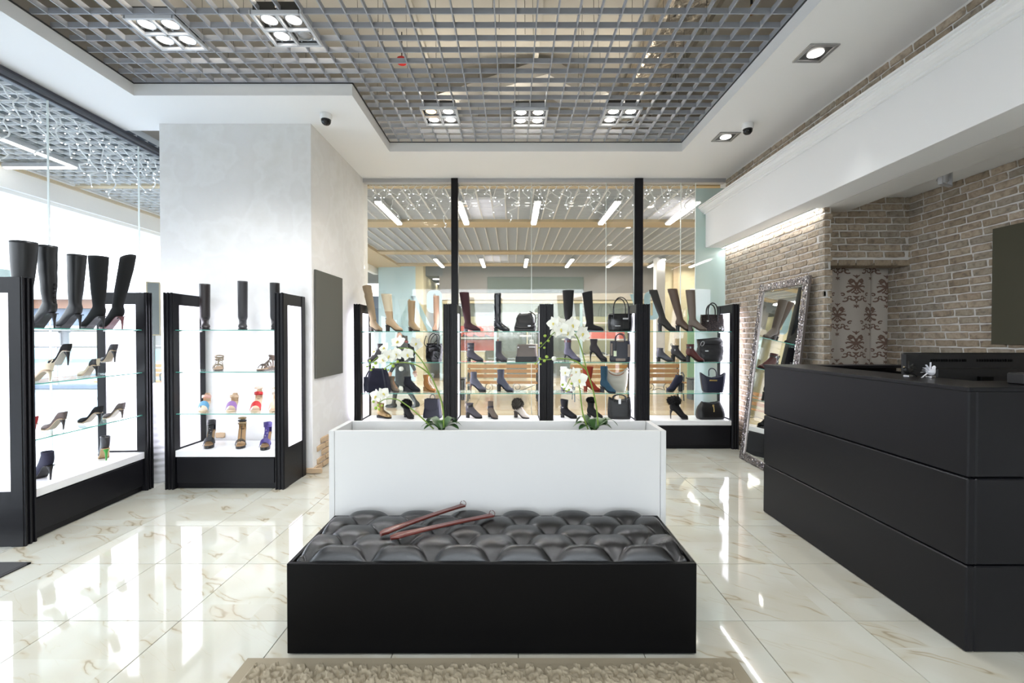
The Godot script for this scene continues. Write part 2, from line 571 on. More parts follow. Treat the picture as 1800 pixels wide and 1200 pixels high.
# ------------------------------------------------------------------ shell of the shop
const TILE := 0.605
func build_shell() -> void:
	# floor: a bed of grout and single marble tiles on it
	var s := mb()
	span(s, -4.46, 4.4, -0.2, -0.004, -4.7, 6.76)
	var fl := setting("floor", s, M.grout, "polished cream marble tiles with brown veins", "floor")
	var variants := []
	for k in 10:
		var u0 := Vector2(rng.randf(), rng.randf())
		var t := mb()
		var h := TILE * 0.5 - 0.0016
		var e := 0.0012
		var q := [Vector3(-h + e, 0, -h + e), Vector3(h - e, 0, -h + e), Vector3(h - e, 0, h - e), Vector3(-h + e, 0, h - e)]
		var lo := [Vector3(-h, -0.006, -h), Vector3(h, -0.006, -h), Vector3(h, -0.006, h), Vector3(-h, -0.006, h)]
		var uv := []
		for p in q: uv.append(u0 + Vector2(p.x, p.z) * 0.85)
		for f in [[0, 1, 2], [0, 2, 3]]:
			for j in f:
				t.set_uv(uv[j]); t.add_vertex(q[j])
		for j in 4:
			var j2 := (j + 1) % 4
			for w in [[q[j], uv[j]], [lo[j], uv[j]], [lo[j2], uv[j2]], [q[j], uv[j]], [lo[j2], uv[j2]], [q[j2], uv[j2]]]:
				t.set_uv(w[1]); t.add_vertex(w[0])
		t.generate_normals()
		variants.append(t.commit())
	var z_lines := 2.40
	for i in range(-10, 5):
		for j in range(-12, 8):
			var cx := 1.845 + (i + 0.5) * TILE
			var cd := z_lines + (j + 0.5) * TILE
			if cx < -4.45 - TILE * 0.4 or cx > 4.3 or cd > 6.76 + TILE * 0.4 or cd < -4.7: continue
			var o := put_mesh(variants[rng.randi() % variants.size()], "tile", M["marble_tile_%d" % (rng.randi() % 2)], fl)
			o.position = V(cx, rng.randf() * 0.0004, cd)
			o.rotation = Vector3(rng.randfn() * 0.0007, PI * (rng.randi() % 2), rng.randfn() * 0.0007)
	# plaster column and walls
	s = mb()
	span(s, -3.88, -2.21, 0.0, 3.87, 4.98, 6.92, 0.004)
	setting("wall_column", s, M.plaster, "white stucco pillar behind the small display case", "pillar")
	s = mb()
	span(s, -4.6, 4.5, 3.4, 5.0, -4.7, -4.5)
	span(s, -4.6, -4.0, 0.0, 3.4, -4.7, -4.5)
	span(s, 3.2, 4.5, 0.0, 3.4, -4.7, -4.5)
	setting("wall_front", s, M.plaster)
	for k in 4:      # glazed shop front behind the camera
		s = mb()
		span(s, -4.0 + k * 1.8, -2.24 + k * 1.8, 0.02, 3.4, -4.61, -4.6)
		setting("window_%d" % (60 + k), s, M.window_glass, "clear shop-front pane behind the camera", "window")
	s = mb()
	span(s, -4.6, -4.4, 0.0, 5.0, -4.7, 0.2)
	setting("wall_left", s, M.plaster)
	# right side: the wall that the mirror leans on, and the alcove behind the desk
	s = mb()
	span(s, 3.177, 3.5, 2.83, 5.0, -4.7, 6.9)
	setting("wall_right_upper", s, M.mortar)
	s = mb()
	span(s, 4.192, 4.5, 0.0, 3.4, -4.7, 5.3)
	setting("wall_right_alcove", s, M.mortar)
	s = mb()
	span(s, 3.177, 3.24, 0.0, 2.83, 4.592, 6.9)
	setting("wall_right", s, M.mortar)
	s = mb()
	span(s, 3.24, 4.19, 2.30, 3.4, 4.762, 4.95)
	setting("wall_lintel", s, M.mortar)
	s = mb()
	span(s, 3.24, 4.5, 0.0, 3.4, 5.25, 5.35)
	setting("wall_back_alcove", s, M.plaster)
	s = mb()
	span(s, 3.165, 4.5, 2.985, 3.2, -4.7, 5.3)
	setting("ceiling_alcove", s, M.gypsum)
	# boxed beam with crown moulding along the right wall
	s = mb()
	span(s, 2.86, 3.17, 2.83, 3.33, -4.5, 6.68, 0.003)
	var prof := PackedVector2Array([Vector2(3.17, 3.33), Vector2(2.86, 3.33), Vector2(2.845, 3.335), Vector2(2.845, 3.35), Vector2(2.828, 3.356), Vector2(2.805, 3.372), Vector2(2.792, 3.392), Vector2(2.79, 3.405), Vector2(2.775, 3.407), Vector2(2.775, 3.422), Vector2(2.755, 3.424), Vector2(2.755, 3.44), Vector2(3.17, 3.44)])
	prism(s, prof, -6.735, 4.5)
	setting("trim_1", s, M.gypsum, "white boxed beam with crown moulding along the brick wall", "beam")
	# roof over the shop
	s = mb()
	span(s, -4.6, 4.5, 4.75, 5.0, -4.7, 6.92)
	setting("ceiling_slab", s, M.slab)
	s = mb()
	span(s, -3.9, 3.4, 3.97, 4.8, 6.74, 6.92)
	setting("wall_back_upper", s, M.gypsum)
	s = mb()
	span(s, -4.56, -4.42, 3.97, 4.8, 0.2, 6.9)
	setting("wall_left_upper", s, M.duct)
	# glazing on the mall side (behind the back cases)
	var n := 0
	for g in [[-2.20, -0.90], [-0.80, 0.29], [0.294, 1.40], [1.404, 1.815], [1.94, 2.51], [2.514, 2.73]]:
		s = mb()
		span(s, g[0], g[1], 0.02, 3.86, 6.72, 6.732)
		n += 1
		var w := setting("window_%d" % n, s, M.window_glass, "clear full-height glass pane behind the back display cases", "window")
		s = mb()
		span(s, g[1] - 0.003, g[1] + 0.003, 0.02, 3.86, 6.717, 6.735)
		part(s, "glass_edge", M.glass_joint, w)
	for g in [[-0.90, -0.80], [1.815, 1.94]]:
		s = mb()
		span(s, g[0], g[1], 0.0, 3.86, 6.68, 6.78, 0.004)
		n += 1
		setting("trim_%d" % (n + 10), s, M.black_laminate, "black mullion between the back windows", "mullion")
	s = mb()
	span(s, 2.73, 3.17, 0.02, 3.72, 6.715, 6.73)
	setting("window_7", s, M.tinted_glass, "pale blue-green tinted pane beside the brick wall", "window")
	s = mb()
	span(s, -2.21, 3.17, 3.80, 3.865, 6.70, 6.80, 0.003)
	setting("trim_2", s, M.silver_paint)
	# glazing on the atrium side, on the left
	var cuts := [1.2, 2.2, 3.25, 4.30, 5.34, 6.4, 7.4]
	for i in cuts.size() - 1:
		s = mb()
		span(s, -4.412, -4.40, 0.02, 3.80, cuts[i] + 0.002, cuts[i + 1] - 0.002)
		var w := setting("window_%d" % (8 + i), s, M.window_glass, "clear full-height glass pane on the atrium side", "window")
		s = mb()
		span(s, -4.415, -4.397, 0.02, 3.80, cuts[i + 1] - 0.003, cuts[i + 1] + 0.003)
		part(s, "glass_edge", M.glass_joint, w)
	s = mb()
	span(s, -4.45, -4.39, 3.76, 3.86, 0.2, 7.4, 0.004)
	tube(s, [V(-4.38, 3.80, 0.2), V(-4.38, 3.80, 7.4)], 0.022, 10)
	setting("trim_3", s, M.rail_grey, "dark steel head rail over the left glazing", "rail")

# ------------------------------------------------------------------ bricks
var brick_meshes := {}
func brick_mesh(len: float, v: int) -> Mesh:      # lies along x, faces +z, origin at its middle
	var key := "%d_%d" % [int(round(len * 100)), v]
	if brick_meshes.has(key): return brick_meshes[key]
	var r := RandomNumberGenerator.new()
	r.seed = hash(key)
	var s := mb()
	var hx := len * 0.5
	var hy := 0.0295
	var n := 7
	var rim := []
	var face := []
	var back := []
	for i in 4:
		var a := [Vector2(-hx, -hy), Vector2(hx, -hy), Vector2(hx, hy), Vector2(-hx, hy)]
		var p: Vector2 = a[i]
		var q: Vector2 = a[(i + 1) % 4]
		var m := 4 if i % 2 == 0 else 2
		for k in m:
			var t := (k + 0.12) / m if k == 0 else float(k) / m
			var w := p.lerp(q, t) + Vector2(r.randf_range(-0.003, 0.003), r.randf_range(-0.0028, 0.0028))
			rim.append(Vector3(w.x, w.y, 0.006))
			face.append(Vector3(w.x * (1.0 - 0.006 / hx), w.y * 0.82, 0.0125 + r.randf_range(-0.002, 0.0015)))
			back.append(Vector3(w.x, w.y, -0.012))
	loft(s, [back, rim, face], true, false, true, true)
	brick_meshes[key] = mesh_of(s)
	return brick_meshes[key]

# wall of bricks: o = lower corner, along = direction of the courses, out = the way the bricks face
func brick_wall(parent: Node, o: Vector3, along: Vector3, out: Vector3, length: float, y0: float, y1: float, most: int, keep = null) -> void:
	var course := 0.0712
	var spots := []
	var row := int(floor(y0 / course))
	while row * course < y1:
		var y := row * course + 0.0356
		var x := -0.11 if posmod(row, 2) == 1 else 0.0
		x -= rng.randf() * 0.05
		while x < length - 0.02:
			var l: float = [0.20, 0.21, 0.19, 0.215, 0.175][rng.randi() % 5]
			var a := maxf(x, 0.0)
			var b := minf(x + l, length)
			if b - a > 0.035 and y + 0.03 < y1 + 0.03 and y - 0.03 > y0 - 0.03: spots.append([a, b, y, rng.randi() % 3, rng.randi() % 5])
			x += l + 0.0125
		row += 1
	var rest := []
	var n := 0
	for sp in spots:
		var seen: bool = keep.call(sp) if keep else true
		if seen and n < most:
			n += 1
			var bm := put_mesh(brick_mesh(sp[1] - sp[0], sp[3]), "brick", M["brick_%d" % sp[4]], parent)
			bm.transform = Transform3D(Basis(Vector3.UP.cross(out), Vector3.UP, out), o + along * (sp[0] + sp[1]) * 0.5 + Vector3(0, sp[2], 0) + out * rng.randf_range(-0.002, 0.002))
		else:
			rest.append(sp)
	if rest.size():
		var s := mb()
		for sp in rest:
			s.append_from(brick_mesh(sp[1] - sp[0], sp[3]), 0, Transform3D(Basis(Vector3.UP.cross(out), Vector3.UP, out), o + along * (sp[0] + sp[1]) * 0.5 + Vector3(0, sp[2], 0)))
		s.index()
		put_mesh(s.commit(), "brickwork", M.brick_0, parent).set_meta("kind", "stuff")

func build_bricks() -> void:
	var far := Vector3(0, 0, -1)
	var left := Vector3(-1, 0, 0)
	var near := Vector3(0, 0, 1)
	# mirror wall: courses run from the near corner to the back glass
	brick_wall(get_node("wall_right"), V(3.177, 0, 4.66), far, left, 2.04, 0.0, 2.82, 300, func(sp): return sp[2] > 0.75)
	# its end, seen from the front
	brick_wall(get_node("wall_right"), V(3.165, 0, 4.592), Vector3.RIGHT, near, 0.09, 0.9, 2.84, 60)
	var corner := mb()
	for k in 40:      # quoins turn the corner
		var y := k * 0.0712 + 0.0356
		box(corner, V(3.182, y, 4.628), Vector3(0.034, 0.058, 0.072), 0.004)
	part(corner, "quoins", M.brick_3, get_node("wall_right")).set_meta("kind", "stuff")
	brick_wall(get_node("wall_lintel"), V(3.24, 0, 4.762), Vector3.RIGHT, near, 0.94, 2.335, 2.985, 100)
	var so := mb()
	for k in 5: box(so, V(3.34 + k * 0.19, 2.30, 4.85), Vector3(0.178, 0.06, 0.2), 0.006)
	part(so, "soldier_course", M.brick_1, get_node("wall_lintel")).set_meta("kind", "stuff")
	brick_wall(get_node("wall_right_alcove"), V(4.192, 0, 1.5), far, left, 3.6, 0.0, 2.985, 300, func(sp): return sp[2] > 1.15 and sp[0] > 1.75)
	brick_wall(get_node("wall_right_upper"), V(3.177, 0, 1.6), far, left, 5.1, 3.42, 3.86, 200)
	# patches of brick left showing at the foot of the pillar
	var col := get_node("wall_column")
	var starts := [4.99, 5.08, 5.2, 5.08, 5.18]
	for r in 5:
		var d: float = starts[r]
		for k in 3:
			var l := 0.21 if k or r % 2 == 0 else 0.2
			var b := put_mesh(brick_mesh(l, k), "brick", M.brick_tan, col)
			b.transform = Transform3D(Basis(Vector3.UP.cross(Vector3.RIGHT), Vector3.UP, Vector3.RIGHT), V(-2.204, 0.036 + r * 0.0712, d + l * 0.5))
			d += l + 0.012
	var x := -3.87
	while x < -2.3:
		var b := put_mesh(brick_mesh(0.21, rng.randi() % 3), "brick", M.brick_tan, col)
		b.transform = Transform3D(Basis(Vector3.RIGHT, Vector3.UP, near), V(x + 0.105, 0.036, 4.974))
		x += 0.222
	var b2 := put_mesh(brick_mesh(0.1, 1), "brick", M.brick_tan, col)
	b2.transform = Transform3D(Basis(Vector3.RIGHT, Vector3.UP, near), V(-3.23, 0.43, 4.974))

# ------------------------------------------------------------------ suspended ceiling and its lamps
func build_ceiling() -> void:
	var s := mb()
	var y0 := 3.86
	var y1 := 3.975
	span(s, -4.42, -3.67, y0, y1, -4.7, 5.15)
	span(s, -3.67, -1.55, y0, y1, 4.40, 6.76)
	span(s, -3.88, -3.67, y0, y1, 5.15, 6.76)
	span(s, -1.55, 2.15, y0, y1, 5.73, 6.76)
	span(s, 2.15, 3.20, y0, y1, -4.7, 6.76)
	span(s, -3.67, 2.15, y0, y1, -4.7, -1.6)
	var c := setting("ceiling", s, M.gypsum, "white plasterboard border around the open grid ceiling", "ceiling")
	s = mb()        # thin shadow-line angle round the opening
	for e in [[-3.67, -1.55, 4.40, 4.40], [-1.55, -1.55, 4.40, 5.73], [-1.55, 2.15, 5.73, 5.73], [2.15, 2.15, -1.6, 5.73], [-3.67, -3.67, -1.6, 4.40]]:
		span(s, e[0] - 0.012, e[1] + 0.012, 3.972, 3.98, e[2] - 0.012, e[3] + 0.012)
	part(s, "edge_angle", M.dark_metal, c)
	# open cell grid: every bar is a piece
	s = mb()
	span(s, -3.69, 2.17, 3.978, 4.022, -1.6, -1.585)
	var g := setting("ceiling_grid", s, M.grid_metal, "grey open-cell metal grid ceiling", "ceiling grid")
	var p := 0.162
	var unit := mb()
	box(unit, Vector3.ZERO, Vector3(0.010, 0.044, 1.0))
	var um := mesh_of(unit)
	var i := -24
	while i < 15:
		var x := 0.03 + i * p
		i += 1
		if x < -3.67 or x > 2.15: continue
		var far := 4.40 if x < -1.55 else 5.73
		var b := put_mesh(um, "bar", M.grid_metal, g)
		b.position = V(x, 4.0, (far - 1.585) * 0.5)
		b.scale.z = far + 1.585
	var d := 5.73 - 0.1
	while d > -1.5:
		var xa := -3.67 if d < 4.40 else -1.55
		var b := put_mesh(um, "bar", M.grid_metal, g)
		b.rotation.y = PI / 2
		b.position = V((xa + 2.15) * 0.5, 4.0, d)
		b.scale.z = 2.15 - xa
		d -= 0.155
	# what hangs above the grid
	s = mb()
	span(s, 1.35, 1.75, 4.36, 4.62, -1.5, 6.3, 0.03)
	tag(part(s, "foil_duct", M.foil), "crinkled silver foil duct above the grid, right side", "duct")
	s = mb()
	span(s, -3.4, -3.0, 4.4, 4.7, -1.5, 4.2, 0.01)
	tag(part(s, "air_duct", M.duct), "grey rectangular air duct above the grid, left side", "duct")
	s = mb()
	var py := PackedVector2Array([Vector2(-0.9, 4.25), Vector2(0.2, 4.62), Vector2(0.55, 4.62), Vector2(1.1, 4.28), Vector2(0.9, 4.24), Vector2(0.4, 4.5), Vector2(-0.6, 4.2)])
	prism(s, py, -5.6, -5.15)
	tag(part(s, "air_duct", M.duct), "grey peaked duct above the grid behind the middle lamps", "duct")
	for k in 4:
		s = mb()
		var bx: float = [-2.3, -1.0, 0.25, 2.0][k]
		span(s, bx, bx + 0.05, 4.68, 4.76, -1.8, 6.6)
		setting("trim_%d" % (20 + k), s, M.slab)
	s = mb()
	for k in 60:
		var q := V(rng.randf_range(-3.5, 2.1), 0, rng.randf_range(2.6, 5.6))
		tube(s, [q + Vector3(0, 4.01, 0), q + Vector3(rng.randf_range(-0.02, 0.02), 4.75, 0)], 0.0018, 4, false)
	var hw := part(s, "hanger_wires", M.dark_metal)
	tag(hw, "thin steel hanger wires above the grid ceiling", "wires")
	hw.set_meta("kind", "stuff")
	var bell := thing("fire_alarm_bell", "small red alarm sounder above the grid ceiling", "alarm", V(-1.17, 4.42, 4.82))
	s = mb(); lathe(s, [[0.045, 0.0], [0.05, 0.01], [0.05, 0.05], [0.02, 0.07]])
	part(s, "dome", mat("alarm_red", Color(0.75, 0.10, 0.08), 0.4), bell)
	s = mb(); tube(s, [Vector3(0, 0.06, 0), Vector3(0, 0.33, 0)], 0.006, 6)
	part(s, "stem", M.dark_metal, bell)
	for q in [V(0.56, 4.12, 3.35), V(1.95, 4.14, 3.7)]:
		var sp := thing("sprinkler", "brass sprinkler head above the grid ceiling, " + ("near the middle" if q.x < 1 else "towards the right border"), "sprinkler", q)
		s = mb(); lathe(s, [[0.004, 0.0], [0.02, 0.005], [0.02, 0.01], [0.008, 0.02], [0.012, 0.05], [0.012, 0.08]])
		part(s, "head", mat("brass", Color(0.66, 0.48, 0.22), 0.35, 0.9), sp)
		s = mb(); tube(s, [Vector3(0, 0.07, 0), Vector3(0, 0.6, 0)], 0.01, 6)
		part(s, "pipe", M.dark_metal, sp)
	# four-lamp fittings in the grid
	var where := ["near the left border of the grid", "second from the left border of the grid", "left of the three at the back", "middle of the three at the back", "right of the three at the back"]
	var fx := [[-2.777, 3.665, [1, 1, 1, 1]], [-1.785, 3.615, [1, 1, 1, 0]], [-0.79, 5.04, [2, 1, 1, 1]], [0.193, 5.06, [1, 1, 1, 1]], [1.20, 5.04, [1, 1, 1, 0]]]
	for k in 9:
		var f: Array = fx[k] if k < 5 else [[-2.3, 0.6, [1, 1, 1, 1]], [0.6, 0.6, [1, 1, 1, 1]], [-1.4, -0.9, [1, 1, 1, 1]], [0.9, -0.9, [1, 1, 1, 1]]][k - 5]
		var label: String = "square white fitting of four spotlights, " + (where[k] if k < 5 else ["above the entrance side", "above the rug", "behind the camera on the left", "behind the camera on the right"][k - 5])
		lamp_fitting(V(f[0], 3.965, f[1]), f[2], label, 0.375)
	# single recessed downlights in the right border
	for k in 3:
		var q: Vector3 = [V(2.50, 3.858, 3.74), V(2.50, 3.858, 5.30), V(2.50, 3.858, 1.9)][k]
		var t := thing("recessed_downlight", "square recessed downlight in the right ceiling border, " + ["nearer one", "farther one beside the dome camera", "above the desk"][k], "ceiling light", q, 0, "recessed downlights")
		s = mb()
		for e in [[-0.105, 0, 0.03, 0.24], [0.105, 0, 0.03, 0.24], [0, -0.105, 0.18, 0.03], [0, 0.105, 0.18, 0.03]]:
			box(s, Vector3(e[0], -0.004, e[1]), Vector3(e[2], 0.012, e[3]), 0.002)
		part(s, "frame", M.steel, t)
		s = mb(); box(s, Vector3(0, 0.0005, 0), Vector3(0.18, 0.002, 0.18))
		part(s, "housing", M.lamp_can, t)
		s = mb(); lathe(s, [[0.055, -0.002], [0.06, -0.006], [0.05, -0.012], [0.03, -0.015]])
		part(s, "bulb", M.lamp_on, t)
		spot(q + Vector3(0, -0.02, 0), 0.8, 26, Color(0.98, 0.99, 1.0), t)
	# dome cameras
	for k in 2:
		var q: Vector3 = [V(-1.957, 3.86, 4.77), V(2.595, 3.86, 4.99)][k]
		var t := thing("dome_camera", ["white dome camera with dark lens on the ceiling before the pillar", "white dome camera with dark lens beside the farther downlight"][k], "camera", q, 0, "dome cameras")
		s = mb(); lathe(s, [[0.058, 0.0], [0.06, -0.02], [0.057, -0.05], [0.05, -0.058], [0.02, -0.06]])
		part(s, "housing", M.white_gloss, t)
		s = mb(); lathe(s, [[0.05, -0.056], [0.05, -0.075], [0.043, -0.095], [0.028, -0.11], [0.008, -0.116]])
		part(s, "dome", mat("dark_dome", Color(0.06, 0.06, 0.07), 0.08), t)
	# light strip under the beam, washing the brick wall
	var strip := thing("light_strip", "white light strip under the beam along the brick wall", "light strip", V(3.10, 2.826, 5.64))
	s = mb(); box(s, Vector3(0, 0, 0), Vector3(0.04, 0.008, 2.06))
	part(s, "channel", M.white_laminate, strip)
	s = mb(); box(s, Vector3(0.012, -0.005, 0), Vector3(0.016, 0.004, 2.06))
	part(s, "lit_lens", M.led_strip, strip)
	area(V(3.115, 2.815, 5.64), Vector3(0.5, -1, 0), 0.02, 2.06, 0.42, Color(0.98, 0.99, 1.0), strip)

const LAMP := 0.75
func lamp_fitting(q: Vector3, on: Array, label: String, w: float) -> void:
	var t := thing("ceiling_spotlight", label, "ceiling light", q, 0, "four-lamp fittings")
	var s := mb()
	var h := w * 0.5
	for e in [[-h, 0, 0.022, w + 0.022], [h, 0, 0.022, w + 0.022], [0, -h, w, 0.022], [0, h, w, 0.022], [0, 0, 0.02, w], [0, 0, w, 0.02]]:
		box(s, Vector3(e[0], 0, e[1]), Vector3(e[2], 0.03, e[3]), 0.002)
	part(s, "frame", mat("fitting_white", Color(0.80, 0.81, 0.83), 0.4) if not M.has("fitting_white") else M.fitting_white, t)
	for k in 4:
		var c := Vector3([-1, 1, -1, 1][k] * w * 0.25, 0, [1, 1, -1, -1][k] * w * 0.25)
		s = mb()
		for e in [[-1, 0], [1, 0], [0, -1], [0, 1]]:
			box(s, c + Vector3(e[0] * w * 0.22, 0.05, e[1] * w * 0.22), Vector3(0.004 if e[0] else w * 0.44, 0.08, 0.004 if e[1] else w * 0.44))
		var can := part(s, "housing", M.lamp_can, t)
		s = mb()
		lathe(s, [[0.062, 0.03], [0.066, 0.012], [0.058, 0.006], [0.055, 0.012]], c, 20)
		part(s, "rim", M.steel, can)
		s = mb()
		lathe(s, [[0.057, 0.02], [0.056, 0.012], [0.04, 0.006], [0.015, 0.003]], c, 16)
		part(s, "bulb", [M.lamp_off, M.lamp_on, M.lamp_warm][on[k]], can)
		if on[k]: spot(q + c + Vector3(0, -0.004, 0), LAMP, 58, Color(0.975, 0.985, 1.0) if on[k] == 1 else Color(1.0, 0.86, 0.64), t)
	# the reflectors leak some light upwards, on to the slab
	var l := OmniLight3D.new()
	l.name = "reflector_leak"
	t.add_child(l, true)
	l.position = Vector3(0, 0.13, 0)
	l.light_energy = 0.22
	l.light_color = Color(1.0, 0.96, 0.89)
	l.omni_range = 30.0
	l.omni_attenuation = 2.0
	l.light_size = 0.12
	l.shadow_enabled = true

# ------------------------------------------------------------------ the mall outside the glass
func slab(called: String, m: Material, x0, x1, y0, y1, d0, d1, b := 0.0) -> MeshInstance3D:
	var s := mb()
	span(s, x0, x1, y0, y1, d0, d1, b)
	return setting(called, s, m)

func build_mall() -> void:
	mat("mall_tile_a", Color(0.84, 0.77, 0.65), 0.12)
	mat("mall_tile_b", Color(0.76, 0.67, 0.54), 0.12)
	mat("mall_tile_c", Color(0.76, 0.78, 0.80), 0.16)
	mat("mall_tile_d", Color(0.60, 0.65, 0.70), 0.16)
	mat("mall_grey", Color(0.44, 0.42, 0.40), 0.7)
	mat("lattice_dark", Color(0.17, 0.20, 0.235), 0.8)
	mat("band_cream", Color(0.62, 0.59, 0.54), 0.6)
	mat("mall_dark", Color(0.40, 0.41, 0.42), 0.8)
	mat("mall_bar", Color(0.84, 0.84, 0.84), 0.5)
	mat("mall_beam", Color(0.74, 0.66, 0.52), 0.6)
	mat("mall_cream", Color(0.80, 0.76, 0.62), 0.6)
	mat("sign_grey", Color(0.29, 0.325, 0.295), 0.8)
	mat("shop_green_grey", Color(0.36, 0.39, 0.36), 0.7)
	mat("shop_wall", Color(0.72, 0.72, 0.56), 0.7)
	mat("shop_red", Color(0.85, 0.30, 0.22), 0.6)
	mat("bench_wood", Color(0.66, 0.46, 0.19), 0.45)
	mat("iron", Color(0.12, 0.115, 0.11), 0.5)
	mat("pale_blue", Color(0.70, 0.80, 0.82), 0.35)
	mat("mint", Color(0.55, 0.72, 0.58), 0.5)
	mat("slate_blue", Color(0.36, 0.42, 0.50), 0.6)
	mat("rust_brick", Color(0.52, 0.36, 0.27), 0.85)
	mat("handrail", Color(0.42, 0.39, 0.37), 0.4)
	glass("balustrade_glass", Color(0.60, 0.85, 0.88), 0.30)
	# floors: big tiles, every one a piece
	var s := mb()
	span(s, -10.0, 9.2, -0.3, -0.006, 6.78, 18.2)
	var f := setting("floor_mall", s, M.grout)
	var unit := mb()
	box(unit, Vector3(0, -0.004, 0), Vector3(1.194, 0.008, 1.194), 0.001)
	var um := mesh_of(unit)
	for i in range(-5, 8):
		for j in 8:
			var band: bool = (j == 2 or j == 3 or (i + j) % 5 == 0)
			var o := put_mesh(um, "tile", M.mall_tile_b if band else M.mall_tile_a, f)
			o.position = V(-0.2 + i * 1.2, rng.randf() * 0.0005, 7.4 + j * 1.2)
	s = mb()
	span(s, -24.0, -4.42, -0.3, -0.006, -3.0, 13.4)
	var f2 := setting("floor_atrium", s, M.grout)
	for i in 16:
		for j in 13:
			var k := (i * 7 + j * 3) % 5
			var o := put_mesh(um, "tile", M.mall_tile_d if k < 2 else M.mall_tile_c, f2)
			o.position = V(-5.05 - i * 1.2, rng.randf() * 0.0005, -2.2 + j * 1.2)
	# ceiling of the corridor behind the back windows
	slab("ceiling_mall", M.mall_dark, -6.9, 9.2, 4.35, 4.6, 6.92, 18.2)
	var yb := 3.93
	s = mb()
	span(s, -6.9, 9.2, yb - 0.02, yb + 0.03, 6.93, 6.96)
	var g := setting("ceiling_mall_grid", s, M.mall_bar)
	unit = mb()
	box(unit, Vector3.ZERO, Vector3(0.022, 0.05, 1.0))
	var lm := mesh_of(unit)
	unit = mb()
	box(unit, Vector3.ZERO, Vector3(0.008, 0.04, 1.0))
	var tm := mesh_of(unit)
	var x := -6.6
	while x < 8.6:
		var b := put_mesh(lm, "bar", M.mall_bar, g)
		b.position = V(x, yb, 11.2)
		b.scale.z = 8.5
		x += 0.24
	var d := 7.05
	while d < 15.4:
		var b := put_mesh(tm, "slat", M.mall_bar, g)
		b.rotation.y = PI / 2
		b.position = V(1.1, yb + 0.005, d)
		b.scale.z = 15.6
		d += 0.11
	for k in 4:
		var bd: float = [7.05, 9.25, 12.55, 14.75][k]
		var h: float = [0.12, 0.48, 0.42, 0.4][k]
		var so := slab("trim_%d" % (30 + k), M.mall_beam, -6.9, 9.2, yb - 0.07, yb + 0.1, bd, bd + h, 0.004)
		so.set_meta("label", "beige cross beam of the mall ceiling")
	slab("trim_35", M.mall_beam, -4.6, -3.75, yb - 0.09, yb + 0.1, 7.0, 15.5, 0.004)
	slab("trim_36", M.gypsum, -4.75, -4.6, yb - 0.3, yb + 0.1, 7.0, 15.5, 0.004)
	# tube lights in two rows and square louvre panels between the bars
	for r in 2:
		for k in (5 if r == 0 else 7):
			var tx := -2.29 + k * 1.365
			var td: float = [8.45, 14.2][r]
			var t := thing("tube_light", "bright linear tube light under the mall ceiling, %s row, %s" % [["front", "back"][r], ["first from the left", "second from the left", "third from the left", "fourth from the left", "fifth from the left", "sixth from the left", "seventh from the left"][k]], "ceiling light", V(tx, yb - 0.13, td), 0, "mall tube lights")
			s = mb()
			box(s, Vector3(0, 0.03, 0), Vector3(0.13, 0.03, 1.56), 0.004)
			part(s, "housing", M.silver_paint, t)
			s = mb()
			box(s, Vector3(0, 0.0, 0), Vector3(0.10, 0.035, 1.5), 0.01)
			part(s, "tube", M.tube_light, t)
			area(V(tx, yb - 0.16, td), Vector3.DOWN, 0.1, 1.5, 2.0, Color(1.0, 0.985, 0.95), t)
	for q in [[-0.52, 8.4, 0.6, 1.2], [3.05, 8.4, 0.6, 1.2], [-0.55, 13.9, 0.6, 1.0], [3.3, 13.9, 0.6, 1.0]]:
		var t := thing("louvre_light", "square luminous louvre panel in the mall ceiling, %s, %s" % ["left" if q[0] < 0 else "right", "front row" if q[1] < 10 else "back row"], "ceiling light", V(q[0], yb + 0.1, q[1]))
		s = mb()
		box(s, Vector3(0, 0.02, 0), Vector3(q[2], 0.01, q[3]))
		part(s, "diffuser", M.panel_light, t)
		s = mb()
		for k in 7: box(s, Vector3(0, -0.02, (k - 3) * q[3] / 7.0), Vector3(q[2], 0.06, 0.006))
		part(s, "louvre", M.white_gloss, t)
		area(V(q[0], yb - 0.05, q[1]), Vector3.DOWN, q[2], q[3], 0.8, Color(1.0, 0.97, 0.9), t)
	# shop front across the corridor
	var D := 15.6
	slab("wall_mall_fascia", M.mall_grey, -2.52, 5.1, 2.98, 4.4, D, D + 0.3)
	var sb := mb()
	span(sb, -0.85, 2.47, 3.0, 3.56, D - 0.05, D, 0.01)
	tag(part(sb, "blank_shop_sign", M.sign_grey), "blank grey-green sign board above the opposite shop", "sign")
	slab("trim_37", M.band_cream, -2.52, 5.1, 2.76, 2.99, D - 0.12, D + 0.2, 0.01)
	slab("trim_38", M.mall_cream, -2.52, 5.1, 2.66, 2.76, D - 0.06, D + 0.2, 0.01)
	for k in 5:
		var px: float = [-2.5, -0.62, 1.3, 2.35, 4.2][k]
		slab("trim_%d" % (40 + k), M.pale_blue, px, px + 0.09, 0.0, 2.7, D - 0.02, D + 0.06)
	for k in 4:
		var a: float = [-2.41, -0.53, 1.39, 2.44][k]
		var b: float = [-0.62, 1.3, 2.35, 4.2][k]
		slab("window_%d" % (20 + k), M.window_glass, a, b, 0.05, 2.66, D + 0.015, D + 0.027)
	# inside of that shop
	slab("wall_far_shop", M.shop_wall, -2.5, 5.4, 0.0, 2.3, 18.0, 18.2)
	slab("wall_far_shop_upper", M.shop_green_grey, -2.5, 5.4, 2.3, 3.0, 17.98, 18.2)
	slab("wall_far_shop_dark", M.shop_green_grey, -0.5, 2.2, 0.0, 3.0, 17.3, 17.5)
	slab("wall_far_shop_left", M.shop_wall, -2.52, -2.47, 0.0, 4.4, D + 0.3, 24.0)
	slab("wall_far_shop_right", M.mall_cream, 5.1, 5.5, 0.0, 4.4, D - 0.3, 18.0)
